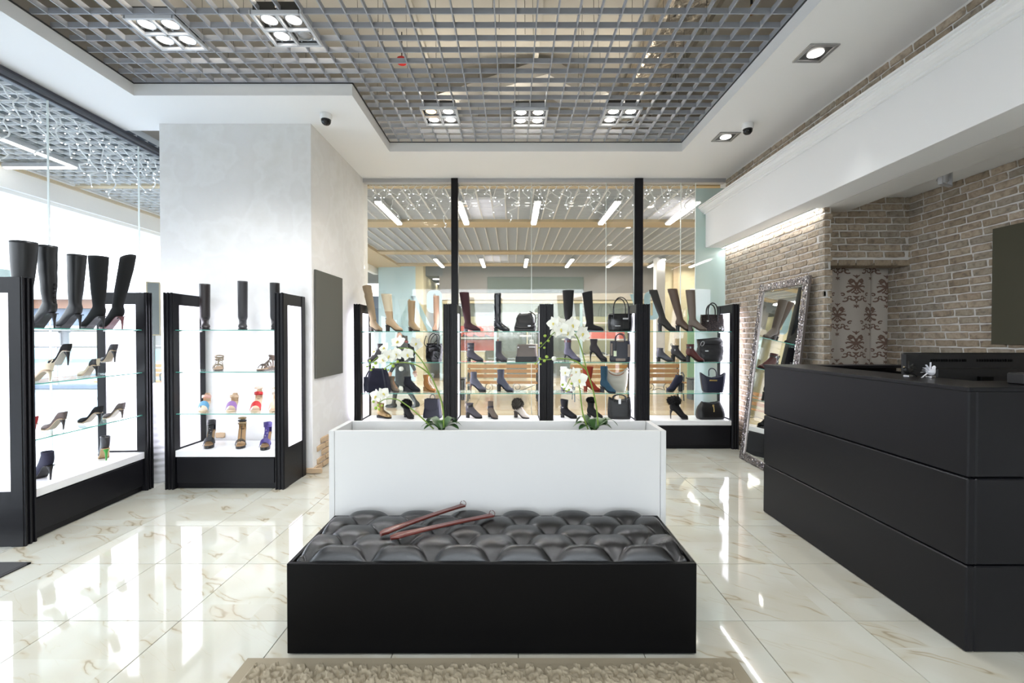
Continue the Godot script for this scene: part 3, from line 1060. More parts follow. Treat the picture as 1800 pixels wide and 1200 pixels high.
	slab("ceiling_far_shop", M.gypsum, -2.5, 5.4, 2.98, 3.1, D + 0.3, 18.2)
	area(V(1.0, 2.95, 16.6), Vector3.DOWN, 6.0, 0.8, 6.0, Color(1.0, 0.97, 0.88), self)
	s = mb()
	span(s, -2.0, 4.0, 2.965, 2.98, 16.2, 17.0)
	tag(part(s, "shop_ceiling_light", M.panel_light), "long lit ceiling panel inside the opposite shop", "ceiling light")
	var red := [[-2.2, -0.7, 1.50, 1.92, 17.6], [-2.2, -0.45, 0.95, 1.38, 17.6], [3.0, 4.3, 1.42, 1.72, 17.22]]
	for k in 3:
		var r: Array = red[k]
		s = mb(); span(s, r[0], r[1], r[2], r[3], r[4], r[4] + 0.3, 0.01)
		tag(part(s, "red_display_box", M.shop_red), "red display box in the opposite shop, %s" % ["upper one on the left", "lower one on the left", "on the right"][k], "display")
	for k in 5:
		var r: Array = [[-2.4, -0.5, 1.41, 17.4], [1.9, 4.4, 1.36, 17.2], [0.3, 0.75, 1.86, 17.1], [0.3, 0.75, 1.50, 17.1], [2.4, 4.6, 2.0, 17.5]][k]
		s = mb(); span(s, r[0], r[1], r[2], r[2] + 0.06, r[3], r[3] + 0.35, 0.004)
		tag(part(s, "wall_shelf", M.white_laminate), "white wall shelf in the opposite shop, %s" % ["under the upper red box", "long one on the right", "short upper one", "short lower one", "highest one on the right"][k], "shelf")
	var mf := thing("wall_mirror", "cream framed wall mirror in the opposite shop", "mirror", V(1.0, 1.05, 17.2))
	s = mb()
	for e in [[-0.42, 0.65, 0.05, 1.4], [0.42, 0.65, 0.05, 1.4], [0, 1.33, 0.84, 0.05], [0, -0.03, 0.84, 0.05]]:
		box(s, Vector3(e[0], e[1], 0), Vector3(e[2], e[3], 0.05), 0.005)
	part(s, "frame", M.mall_cream, mf)
	s = mb(); box(s, Vector3(0, 0.65, -0.01), Vector3(0.8, 1.34, 0.02))
	part(s, "glass", M.shop_green_grey, mf)
	for k in 4:
		var r: Array = [[-2.4, -1.0, 0.0, 0.95, 16.5], [0.55, 1.15, 0.0, 1.2, 16.6], [2.2, 4.0, 0.0, 0.8, 16.6], [-0.9, -0.2, 0.0, 0.55, 16.3]][k]
		var t := thing("shop_counter", "cream counter in the opposite shop, %s" % ["leftmost", "narrow one in the middle", "widest, on the right", "low one left of the middle"][k], "counter", V((r[0] + r[1]) * 0.5, 0, r[4]))
		s = mb(); box(s, Vector3(0, r[3] * 0.5, 0), Vector3(r[1] - r[0], r[3], 0.5), 0.008)
		part(s, "body", M.mall_cream, t)
		s = mb(); box(s, Vector3(0, r[3] + 0.015, 0), Vector3(r[1] - r[0] + 0.04, 0.03, 0.54), 0.005)
		part(s, "top", M.white_laminate, t)
	for k in 2:
		var t := thing("toy_house", "tiny white house ornament with dark windows, %s" % ["on the short upper shelf", "on the narrow counter"][k], "ornament", [V(0.52, 1.92, 17.3), V(0.72, 1.23, 16.6)][k])
		s = mb(); box(s, Vector3(0, 0.08, 0), Vector3(0.14, 0.16, 0.1), 0.004)
		part(s, "body", M.white_laminate, t)
		s = mb()
		for i in 2:
			for j in 2: box(s, Vector3(-0.03 + i * 0.06, 0.05 + j * 0.05, 0.051), Vector3(0.035, 0.03, 0.004))
		part(s, "window", M.dark_metal, t)
	for k in 10:
		var q: Vector3 = [V(-2.15, 1.47, 17.5), V(-1.8, 1.47, 17.5), V(-1.4, 1.47, 17.5), V(-0.95, 1.47, 17.5), V(2.05, 1.42, 17.3), V(2.4, 1.42, 17.3), V(2.75, 1.42, 17.3), V(0.62, 0.98, 16.45), V(2.6, 0.83, 16.5), V(3.4, 0.83, 16.5)][k]
		if k == 7: q = V(0.45, 1.56, 17.2)
		s = mb()
		X = Transform3D(Basis.IDENTITY, q)
		loft(s, [ring(Vector3(-0.11, 0.09, 0), Vector3(0, 0.03, 0), Vector3(0, 0, 0.03), 8), ring(Vector3(-0.04, 0.07, 0), Vector3(0, 0.035, 0), Vector3(0, 0, 0.035), 8), ring(Vector3(0.06, 0.03, 0), Vector3(0, 0.028, 0), Vector3(0, 0, 0.04), 8), ring(Vector3(0.12, 0.015, 0), Vector3(0, 0.012, 0), Vector3(0, 0, 0.02), 8)])
		tube(s, [Vector3(-0.105, 0.09, 0), Vector3(-0.1, 0, 0)], [0.018, 0.008], 6)
		X = Transform3D()
		var pos := ["far left under the red box", "second from left under the red box", "third from left under the red box", "rightmost under the red box", "left on the long right-hand shelf", "middle of the long right-hand shelf", "right on the long right-hand shelf", "on the short lower shelf", "left on the wide counter", "right on the wide counter"]
		tag(part(s, "distant_shoe", M.dark_metal), "tiny dark shoe in the opposite shop, " + pos[k], "shoe")
	# left of the shop front: pale glass shop, cream post, passage with ceiling lamps
	slab("wall_glass_shop", M.pale_blue, -4.5, -3.25, 0.0, 4.4, 15.2, 15.35)
	slab("trim_50", M.mall_cream, -3.25, -2.99, 0.0, 4.4, 15.2, 24.0)
	slab("wall_passage", M.slate_blue, -9.0, -4.5, 1.9, 3.2, 19.0, 19.2)
	slab("wall_passage_low", M.gypsum, -9.0, -4.5, 0.0, 1.9, 19.0, 19.2)
	slab("ceiling_passage", M.mall_dark, -9.6, -4.4, 3.75, 4.6, 15.5, 19.2)
	slab("wall_passage_end", M.gypsum, -3.3, -2.4, 0.0, 4.4, 24.0, 24.2)
	slab("ceiling_passage_side", M.mall_dark, -3.3, -2.4, 3.6, 4.4, 15.6, 24.0)
	slab("floor_passage", M.mall_tile_a, -9.6, -2.4, -0.3, -0.002, 18.2, 24.2)
	for k in 4:
		var t := thing("round_downlight", "round lamp in the passage left of the opposite shop, %s" % ["nearest", "second nearest", "third nearest", "farthest"][k], "ceiling light", V(-2.75 - (k % 2) * 0.12, 3.595, 16.4 + k * 1.5))
		s = mb(); lathe(s, [[0.12, 0.0], [0.13, -0.01], [0.10, -0.02]])
		part(s, "lens", M.tube_light, t)
	# right: cream walls and mint opening
	slab("wall_mall_right", M.mall_cream, 5.5, 9.2, 0.0, 4.4, 15.3, 15.6)
	slab("wall_mall_side", M.mall_cream, 9.0, 9.2, 0.0, 4.4, 6.9, 15.6)
	slab("trim_51", M.gypsum, 4.35, 4.62, 0.0, 3.9, 13.6, 13.9, 0.01)
	slab("trim_52", M.mall_beam, 5.45, 5.6, 0.0, 3.9, 15.22, 15.3, 0.01)
	slab("door_1", M.mint, 5.95, 6.75, 0.0, 2.9, 15.24, 15.3, 0.005)
	s = mb(); span(s, 6.0, 6.7, 2.2, 3.1, 15.2, 15.235, 0.02)
	tag(part(s, "lit_window_sign", M.panel_light), "glowing white panel above the mint door in the mall", "light")
	slab("wall_mall_near_right", M.plaster, 3.24, 9.2, 0.0, 4.6, 6.9, 7.0)
	park_benches()
	bins()
	atrium()

func scroll(s: SurfaceTool, c: Vector3, r: float, a0: float, a1: float, u: Vector3, w: Vector3, th := 0.008) -> void:
	var pts := []
	for i in 13:
		var t := i / 12.0
		var a := deg_to_rad(lerpf(a0, a1, t))
		pts.append(c + (u * cos(a) + w * sin(a)) * r * (1.0 - 0.65 * t))
	tube(s, pts, th, 6)

func park_benches() -> void:
	var spots := [[-0.22, 10.8, 0.0, 1.72, "straight behind the second display case"], [2.15, 10.7, 0.0, 1.5, "behind the third display case"], [3.55, 10.9, 0.0, 1.1, "behind the rightmost display case"], [-9.2, 11.1, 0.0, 1.6, "near the atrium railing"]]
	for b in spots:
		var t := thing("park_bench", "wooden slatted mall bench with black iron ends, " + b[4], "bench", V(b[0], 0, b[1]), b[2], "mall benches")
		var w: float = b[3]
		for k in 3:
			var s := mb(); box(s, Vector3(0, 0.43, 0.08 + k * 0.13 - 0.05), Vector3(w, 0.035, 0.115), 0.006)
			part(s, "seat_slat", M.bench_wood, t)
		for k in 3:
			var s := mb(); box(s, Vector3(0, 0.56 + k * 0.115, -0.08 - k * 0.02), Vector3(w, 0.085, 0.03), 0.006)
			part(s, "back_slat", M.bench_wood, t)
		for e in [-1.0, 1.0]:
			var s := mb()
			var x: float = e * (w * 0.5 - 0.05)
			tube(s, [Vector3(x, 0, 0.3), Vector3(x, 0.2, 0.26), Vector3(x, 0.41, 0.28), Vector3(x, 0.60, 0.30), Vector3(x, 0.66, 0.2), Vector3(x, 0.62, 0.05), Vector3(x, 0.45, -0.05)], 0.016, 6)
			tube(s, [Vector3(x, 0, -0.14), Vector3(x, 0.25, -0.04), Vector3(x, 0.5, -0.08), Vector3(x, 0.84, -0.15)], 0.016, 6)
			tube(s, [Vector3(x, 0.40, -0.08), Vector3(x, 0.40, 0.3)], 0.014, 6)
			scroll(s, Vector3(x, 0.30, 0.12), 0.10, 90, 540, Vector3(0, 0, 1), Vector3.UP)
			scroll(s, Vector3(x, 0.53, 0.17), 0.08, -90, 360, Vector3(0, 0, 1), Vector3.UP)
			part(s, "iron_end", M.iron, t)
		var s2 := mb()
		scroll(s2, Vector3(-w * 0.2, 0.30, 0.02), 0.12, -90, 360, Vector3.RIGHT, Vector3.UP)
		scroll(s2, Vector3(w * 0.2, 0.30, 0.02), 0.12, -90, -540, Vector3.RIGHT, Vector3.UP)
		tube(s2, curve([Vector3(-w * 0.45, 0.36, 0.02), Vector3(-w * 0.2, 0.2, 0.02), Vector3(0, 0.26, 0.02), Vector3(w * 0.2, 0.2, 0.02), Vector3(w * 0.45, 0.36, 0.02)]), 0.008, 6)
		part(s2, "iron_stretcher", M.iron, t)

func bins() -> void:
	for k in 2:
		var t := thing("litter_bin", "dark square litter bin in the mall, " + ["beside the bench behind the rightmost case", "left of the bench behind the second case"][k], "bin", V([4.42, -1.28][k], 0, 10.85))
		var s := mb(); box(s, Vector3(0, 0.24, 0), Vector3(0.3, 0.48, 0.3), 0.01)
		part(s, "body", M.mall_dark, t)
		s = mb(); box(s, Vector3(0, 0.5, 0), Vector3(0.34, 0.03, 0.34), 0.008)
		part(s, "rim", M.iron, t)
		for i in 6:
			s = mb(); box(s, Vector3(-0.125 + i * 0.05, 0.24, 0.155), Vector3(0.012, 0.42, 0.01))
			part(s, "rod", M.iron, t)

func atrium() -> void:
	# ceiling over the walkway along the left glazing: diagonal lattice
	slab("ceiling_walkway", M.lattice_dark, -6.95, -4.42, 4.3, 4.5, -3.0, 18.2)
	var s := mb()
	span(s, -6.96, -6.9, 3.55, 4.5, -3.0, 18.2)
	setting("trim_60", s, M.gypsum)
	slab("trim_61", M.mall_beam, -7.1, -6.85, 3.82, 4.0, -3.0, 18.2)
	slab("trim_62", M.gypsum, -7.7, -6.96, 3.50, 3.6, -3.0, 18.2)
	s = mb()
	span(s, -6.85, -6.8, 3.86, 3.92, -1.0, 14.0)
	var g := setting("ceiling_walkway_grid", s, M.mall_bar)
	var unit := mb()
	box(unit, Vector3.ZERO, Vector3(0.009, 0.03, 1.0))
	var um := mesh_of(unit)
	for k in 78:      # bars across the walkway, then along it
		var b := put_mesh(um, "bar", M.mall_bar, g)
		b.position = V(-5.63, 3.89, 1.2 + k * 0.16)
		b.rotation.y = PI / 2
		b.scale.z = 2.38
	for k in 15:
		var b := put_mesh(um, "bar", M.mall_bar, g)
		b.position = V(-4.5 - k * 0.16, 3.89, 7.4)
		b.scale.z = 12.6
	# L-shaped linear light
	var t := thing("linear_light", "white linear light bent at a corner under the lattice ceiling outside", "ceiling light", V(-5.88, 3.79, 6.1))
	for k in 2:
		var a := Vector3(0, 0, 0)
		var b := [Vector3(0, 0, 2.6), Vector3(-0.95, 0, 0)][k] as Vector3
		s = mb(); bar(s, a + Vector3(0, 0.03, 0), b + Vector3(0, 0.03, 0), 0.09, 0.05)
		part(s, "housing", M.silver_paint, t)
		s = mb(); bar(s, a, b, 0.034, 0.02)
		part(s, "lit_lens", M.tube_light, t)
	area(V(-5.88, 3.80, 4.8), Vector3.DOWN, 0.07, 2.6, 1.6, Color(0.95, 0.98, 1.0), t)
	# railing across the walkway's end and the row of shops beyond the atrium
	var rail := thing("glass_railing", "glass railing with dark handrail at the far edge of the atrium floor", "railing", V(-15.0, 0, 13.0))
	s = mb(); tube(s, [Vector3(-9, 1.22, 0), Vector3(7.5, 1.22, 0)], 0.035, 8)
	part(s, "handrail", M.handrail, rail)
	s = mb(); box(s, Vector3(-0.75, 0.06, 0), Vector3(16.5, 0.12, 0.1), 0.005)
	part(s, "kerb", M.slate_blue, rail)
	for k in 12:
		s = mb(); box(s, Vector3(-8.3 + k * 1.36, 0.64, 0), Vector3(1.3, 1.0, 0.012))
		part(s, "pane", M.balustrade_glass, rail)
		s = mb(); box(s, Vector3(-9.0 + k * 1.36, 0.6, 0.02), Vector3(0.04, 1.2, 0.05), 0.005)
		part(s, "post", M.silver_paint, rail)
	slab("floor_atrium_far", M.mall_tile_c, -40.0, -9.6, -0.3, 0.0, 20.0, 30.0)
	slab("wall_atrium_shops", M.slate_blue, -40.0, -8.0, 0.0, 3.6, 26.0, 27.0)
	slab("trim_63", M.gypsum, -40.0, -8.0, 3.6, 4.4, 25.2, 26.4, 0.02)
	slab("trim_64", M.rust_brick, -40.0, -8.0, 3.1, 3.6, 25.7, 26.0)
	slab("trim_65", M.gypsum, -40.0, -8.0, 1.85, 2.1, 25.6, 26.0)
	slab("trim_66", M.mall_dark, -40.0, -8.0, 0.0, 1.85, 25.9, 26.05)
	for k in 10:
		var q := thing("distant_shop_window", "lit reddish shop window across the atrium, number %s from the left" % ["one", "two", "three", "four", "five", "six", "seven", "eight", "nine", "ten"][k], "shop window", V(-34.0 + k * 2.4, 0, 25.85))
		s = mb(); box(s, Vector3(0, 0.95, 0), Vector3(1.7, 1.5, 0.06))
		part(s, "display", M[["mall_cream", "shop_red", "mall_grey", "pale_blue"][k % 4]], q)
		s = mb()
		for e in [[-0.88, 0.95, 0.08, 1.66], [0.88, 0.95, 0.08, 1.66], [0, 1.74, 1.84, 0.08]]:
			box(s, Vector3(e[0], e[1], 0.04), Vector3(e[2], e[3], 0.1), 0.005)
		part(s, "frame", M.silver_paint, q)
	var ad := thing("framed_board", "narrow black board with gold frame on a stand outside beside the pillar", "board", V(-6.36, 1.56, 8.0), 35)
	s = mb(); box(s, Vector3(0, 0.45, 0), Vector3(0.20, 0.95, 0.06), 0.004)
	part(s, "frame", mat("gold_frame", Color(0.55, 0.46, 0.26), 0.4, 0.6), ad)
	s = mb(); box(s, Vector3(0, 0.45, 0.028), Vector3(0.16, 0.91, 0.012))
	part(s, "panel", mat("board_black", Color(0.02, 0.02, 0.022), 0.95), ad)
	s = mb(); tube(s, [Vector3(0, -1.55, -0.02), Vector3(0, 0.3, -0.02)], 0.02, 8)
	box(s, Vector3(0, -1.55, -0.02), Vector3(0.3, 0.02, 0.3), 0.004)
	part(s, "stand", M.dark_metal, ad)

# ------------------------------------------------------------------ display cases
const SHELF := [1.582, 1.163, 0.743]     # height of the glass shelves
const DECK := 0.385
# local frame: the front runs along x from 0 to w at z = 0, the case reaches back to z = -dp
func display_case(label: String, at: Vector3, yaw: float, w: float, dp: float, outer: Array) -> Node3D:
	var t := thing("display_case", label, "display case", at, yaw, "lit display cases")
	var th := 0.094
	var H := 1.955
	var s := mb()
	box(s, Vector3(w * 0.5, 0.16, -dp * 0.5 - 0.01), Vector3(w - 2 * th, 0.32, dp - 0.06), 0.003)
	box(s, Vector3(w * 0.5, 0.185, -0.018), Vector3(w - 2 * th - 0.03, 0.25, 0.012), 0.002)
	part(s, "base", M.black_laminate, t)
	s = mb()
	box(s, Vector3(w * 0.5, 0.3525, -dp * 0.5 + 0.005), Vector3(w - 2 * th, 0.065, dp - 0.03), 0.004)
	part(s, "deck", M.white_gloss, t)
	for y in SHELF:
		s = mb()
		box(s, Vector3(w * 0.5, y + 0.004, -dp * 0.5 + 0.01), Vector3(w - 2 * th, 0.008, dp - 0.08))
		var sh := part(s, "glass_shelf", M.shelf_glass, t)
		s = mb()
		box(s, Vector3(w * 0.5, y + 0.004, -0.0285), Vector3(w - 2 * th, 0.0082, 0.003))
		part(s, "polished_edge", M.glass_edge, sh)
		s = mb()
		for e in [[th + 0.012, -0.08], [w - th - 0.012, -0.08], [th + 0.012, -dp + 0.09], [w - th - 0.012, -dp + 0.09]]:
			box(s, Vector3(e[0], y - 0.005, e[1]), Vector3(0.024, 0.01, 0.02), 0.002)
		part(s, "clip", M.steel, sh)
	for k in 2:
		var x0 := 0.0 if k == 0 else w - th
		var xm := x0 + th * 0.5
		s = mb()
		var f0 := 0.085      # front stile
		var b0 := 0.075      # back stile
		box(s, Vector3(xm, H * 0.5, -f0 * 0.5), Vector3(th - 0.001, H, f0), 0.002)
		box(s, Vector3(xm, H * 0.5, -dp + b0 * 0.5), Vector3(th - 0.001, H, b0), 0.002)
		box(s, Vector3(xm, (H + 1.84) * 0.5, -dp * 0.5), Vector3(th - 0.012, H - 1.84, dp - 0.1), 0.002)
		box(s, Vector3(xm, 0.2, -dp * 0.5), Vector3(th - 0.012, 0.4, dp - 0.1), 0.002)
		for r in 3:      # ribs of the extruded front edge
			box(s, Vector3(x0 + 0.012 + r * 0.035, H * 0.5, 0.002), Vector3(0.013, H + 0.008, 0.02), 0.002)
		var p := part(s, "light_panel", M.black_laminate, t)
		s = mb()
		var lw := dp - f0 - b0
		var lz := -f0 - lw * 0.5
		box(s, Vector3(xm, 1.12, lz), Vector3(th - 0.024, 1.44, lw))
		part(s, "lit_diffuser", M.panel_light, p)
		for e in [-1.0, 1.0]:
			var inner: bool = (e > 0) == (k == 0)
			if not inner and not outer[k]: continue
			var q := t.transform * Vector3(xm + e * (th * 0.5 - 0.008), 1.12, lz)
			area(q, t.transform.basis * Vector3(e, 0, 0), lw, 1.44, 0.22, Color(0.95, 0.94, 1.0), p)
	return t

func build_cabinets() -> void:
	var names := ["leftmost lit display case before the back windows", "second lit display case from the left before the back windows", "third lit display case from the left before the back windows", "rightmost lit display case before the back windows, beside the brick wall"]
	for k in 4:
		display_case(names[k], V(-2.13 + k * 1.2975, 0, 6.06), 0, 1.2975, 0.45, [k == 0, k == 3])
	display_case("small lit display case standing before the white pillar", V(-3.455, 0, 4.47), 0, 1.19, 0.47, [true, true])
	display_case("lit display case along the left glazing", V(-3.545, 0, 3.25), 90 + 3.4, 1.28, 0.45, [true, true])

# ------------------------------------------------------------------ reception desk and what stands on it
func build_desk() -> void:
	var t := thing("reception_desk", "black reception desk of three stacked panels", "desk", V(2.19, 0, 3.03))
	# long front: x from 0, z from -0.88 (far) to 0.874 (near)
	for k in 3:
		var s := mb()
		var y := 0.002 + k * 0.4235
		box(s, Vector3(0.02, y + 0.2085, -0.003), Vector3(0.04, 0.417, 1.754), 0.006)
		part(s, "front_panel", M.desk_black, t)
		s = mb()
		box(s, Vector3(0.80, y + 0.2085, 0.854), Vector3(1.52, 0.417, 0.04), 0.006)
		part(s, "end_panel", M.desk_black, t)
		s = mb()
		box(s, Vector3(0.58, y + 0.2085, -0.86), Vector3(1.08, 0.417, 0.04), 0.006)
		part(s, "far_panel", M.desk_black, t)
	var s := mb()
	box(s, Vector3(0.19, 0.62, -0.003), Vector3(0.28, 1.22, 1.66), 0.0)
	box(s, Vector3(0.85, 0.62, 0.72), Vector3(1.4, 1.22, 0.2))
	box(s, Vector3(0.6, 0.62, -0.76), Vector3(1.0, 1.22, 0.14))
	part(s, "carcass", M.bench_black, t)
	s = mb()
	box(s, Vector3(0.17, 1.272, -0.003), Vector3(0.35, 0.022, 1.76), 0.003)
	box(s, Vector3(0.95, 1.272, 0.717), Vector3(1.22, 0.022, 0.32), 0.003)
	box(s, Vector3(0.73, 1.272, -0.80), Vector3(0.78, 0.022, 0.16), 0.003)
	part(s, "top", M.desk_black, t)
	s = mb()
	box(s, Vector3(0.85, 0.74, -0.05), Vector3(1.0, 0.03, 1.3), 0.003)
	part(s, "worktop", M.desk_black, t)
	# monitor seen from behind
	var mo := thing("monitor", "wide black monitor seen from behind on the desk", "monitor", V(3.02, 0.755, 2.95))
	mat("monitor_plastic", Color(0.075, 0.075, 0.08), 0.45)
	s = mb(); box(s, Vector3(0, 0.44, 0), Vector3(0.93, 0.45, 0.035), 0.012)
	part(s, "housing", M.monitor_plastic, mo)
	s = mb(); box(s, Vector3(0, 0.42, 0.025), Vector3(0.55, 0.3, 0.03), 0.012)
	part(s, "rear_cover", M.monitor_plastic, mo)
	for e in [-0.17, 0.13]:
		for i in 14:
			s = mb(); box(s, Vector3(e + (i - 7) * 0.017, 0.615, 0.019), Vector3(0.01, 0.016, 0.006))
			part(s, "vent_slot", M.bench_black, mo)
	s = mb(); box(s, Vector3(0.03, 0.47, 0.05), Vector3(0.085, 0.085, 0.03), 0.004)
	part(s, "mount_plate", M.bench_black, mo)
	s = mb(); box(s, Vector3(0.0, 0.12, 0.0), Vector3(0.07, 0.25, 0.03), 0.004); box(s, Vector3(0, 0.006, 0), Vector3(0.3, 0.012, 0.2), 0.004)
	part(s, "stand", M.monitor_plastic, mo)
	var cr := thing("card_terminal", "small black card terminal on the desk top at the right edge", "card terminal", V(2.60, 1.283, 2.28))
	s = mb(); box(s, Vector3(0.03, 0.03, 0), Vector3(0.16, 0.06, 0.09), 0.008)
	part(s, "body", M.monitor_plastic, cr)
	s = mb(); box(s, Vector3(-0.02, 0.045, 0.046), Vector3(0.03, 0.012, 0.003))
	part(s, "display", M.dark_metal, cr)
	# bird ornaments
	for k in 2:
		var c: String = ["black", "white"][k]
		var q: Vector3 = [V(2.385, 1.283, 2.71), V(2.465, 1.283, 2.65)][k]
		var b := thing("bird_ornament", ["small black bird ornament with green head on the desk", "small white feathered bird ornament on the desk"][k], "ornament", q, [200, 20][k])
		var m: Material = mat("bird_black", Color(0.03, 0.035, 0.03), 0.4) if k == 0 else mat("bird_white", Color(0.88, 0.88, 0.90), 0.8)
		s = mb()
		loft(s, [ring(Vector3(-0.03, 0.038, 0), Vector3(0, 0.006, 0), Vector3(0, 0, 0.006), 10), ring(Vector3(-0.015, 0.034, 0), Vector3(0, 0.017, 0), Vector3(0, 0, 0.016), 10), ring(Vector3(0.008, 0.032, 0), Vector3(0, 0.02, 0), Vector3(0, 0, 0.019), 10), ring(Vector3(0.024, 0.04, 0), Vector3(0, 0.014, 0), Vector3(0, 0, 0.013), 10), ring(Vector3(0.028, 0.052, 0), Vector3(0.008, 0.004, 0), Vector3(0, 0, 0.009), 10), ring(Vector3(0.03, 0.062, 0), Vector3(0.01, 0.002, 0), Vector3(0, 0, 0.01), 10), ring(Vector3(0.033, 0.07, 0), Vector3(0.004, 0.001, 0), Vector3(0, 0, 0.004), 10)])
		part(s, "body", m, b)
		for i in 9:
			s = mb()
			var a := deg_to_rad(-60.0 + i * 17.0)
			var l := 0.05 + 0.012 * (i % 3)
			var dir := Vector3(-cos(a), sin(a) * 0.8 + 0.35, 0.25 * ((i % 3) - 1)).normalized()
			var pts := [Vector3(-0.012, 0.03, 0), Vector3(-0.012, 0.03, 0) + dir * l * 0.6, Vector3(-0.012, 0.03, 0) + dir * l + Vector3(-0.006, -0.008, 0)]
			strap(s, curve(pts, 3), Vector3(0, 0.2, 1).normalized(), 0.009, 0.0012)
			part(s, "feather", m, b)
		s = mb(); box(s, Vector3(0, 0.006, 0), Vector3(0.045, 0.012, 0.03), 0.003)
		part(s, "stand", M.steel if k == 0 else M.chip_0, b)
		s = mb(); tube(s, [Vector3(0.036, 0.062, 0), Vector3(0.05, 0.058, 0)], [0.004, 0.001], 6)
		part(s, "beak", M.mall_beam, b)
	# blank dark picture on the alcove wall
	s = mb(); span(s, 4.14, 4.178, 1.456, 2.45, 2.9, 3.895, 0.003)
	tag(part(s, "wall_board", M.blank_brown), "plain dark brown board on the brick wall behind the desk", "board")
	# bracket spotlight under the alcove ceiling
	var q := V(3.62, 2.985, 3.78)
	var l := thing("bracket_spotlight", "small spotlight in a square silver bracket under the alcove ceiling", "spotlight", q, 25)
	s = mb(); box(s, Vector3(0, -0.008, 0), Vector3(0.17, 0.016, 0.05), 0.003)
	part(s, "ceiling_plate", M.silver_paint, l)
	s = mb()
	for e in [[-0.08, -0.1, 0.014, 0.19], [0.08, -0.1, 0.014, 0.19], [0, -0.195, 0.174, 0.014]]: box(s, Vector3(e[0], e[1], 0), Vector3(e[2], e[3], 0.03), 0.002)
	part(s, "bracket", M.silver_paint, l)
	s = mb(); X = Transform3D(Basis.from_euler(Vector3(0.6, 0, 0.5)), Vector3(0, -0.1, 0))
	lathe(s, [[0.018, 0.06], [0.022, 0.05], [0.024, -0.02], [0.04, -0.055], [0.042, -0.06], [0.03, -0.058]])
	X = Transform3D()
	part(s, "lamp_head", M.silver_paint, l)
	s = mb(); tube(s, [Vector3(-0.075, -0.1, 0), Vector3(0.075, -0.1, 0)], 0.007, 6)
	part(s, "axle", M.steel, l)

# ------------------------------------------------------------------ bench, planter, rug, vase
func tuft(x: float, z: float) -> float:
	var a := x / 0.30 + z / 0.235
	var b := x / 0.30 - z / 0.235
	var k := absf(sin(PI * a) * sin(PI * b))
	return pow(k, 0.27)

func dimple(x: float, z: float) -> float:
	var best := 1.0
	for o in [0.0, 0.5]:
		var i: float = (roundf(x / 0.30 + o) - o) * 0.30
		var j: float = (roundf(z / 0.235 + o) - o) * 0.235
		best = minf(best, Vector2(x - i, z - j).length())
	return 0.034 * exp(-best * best / 0.0022)

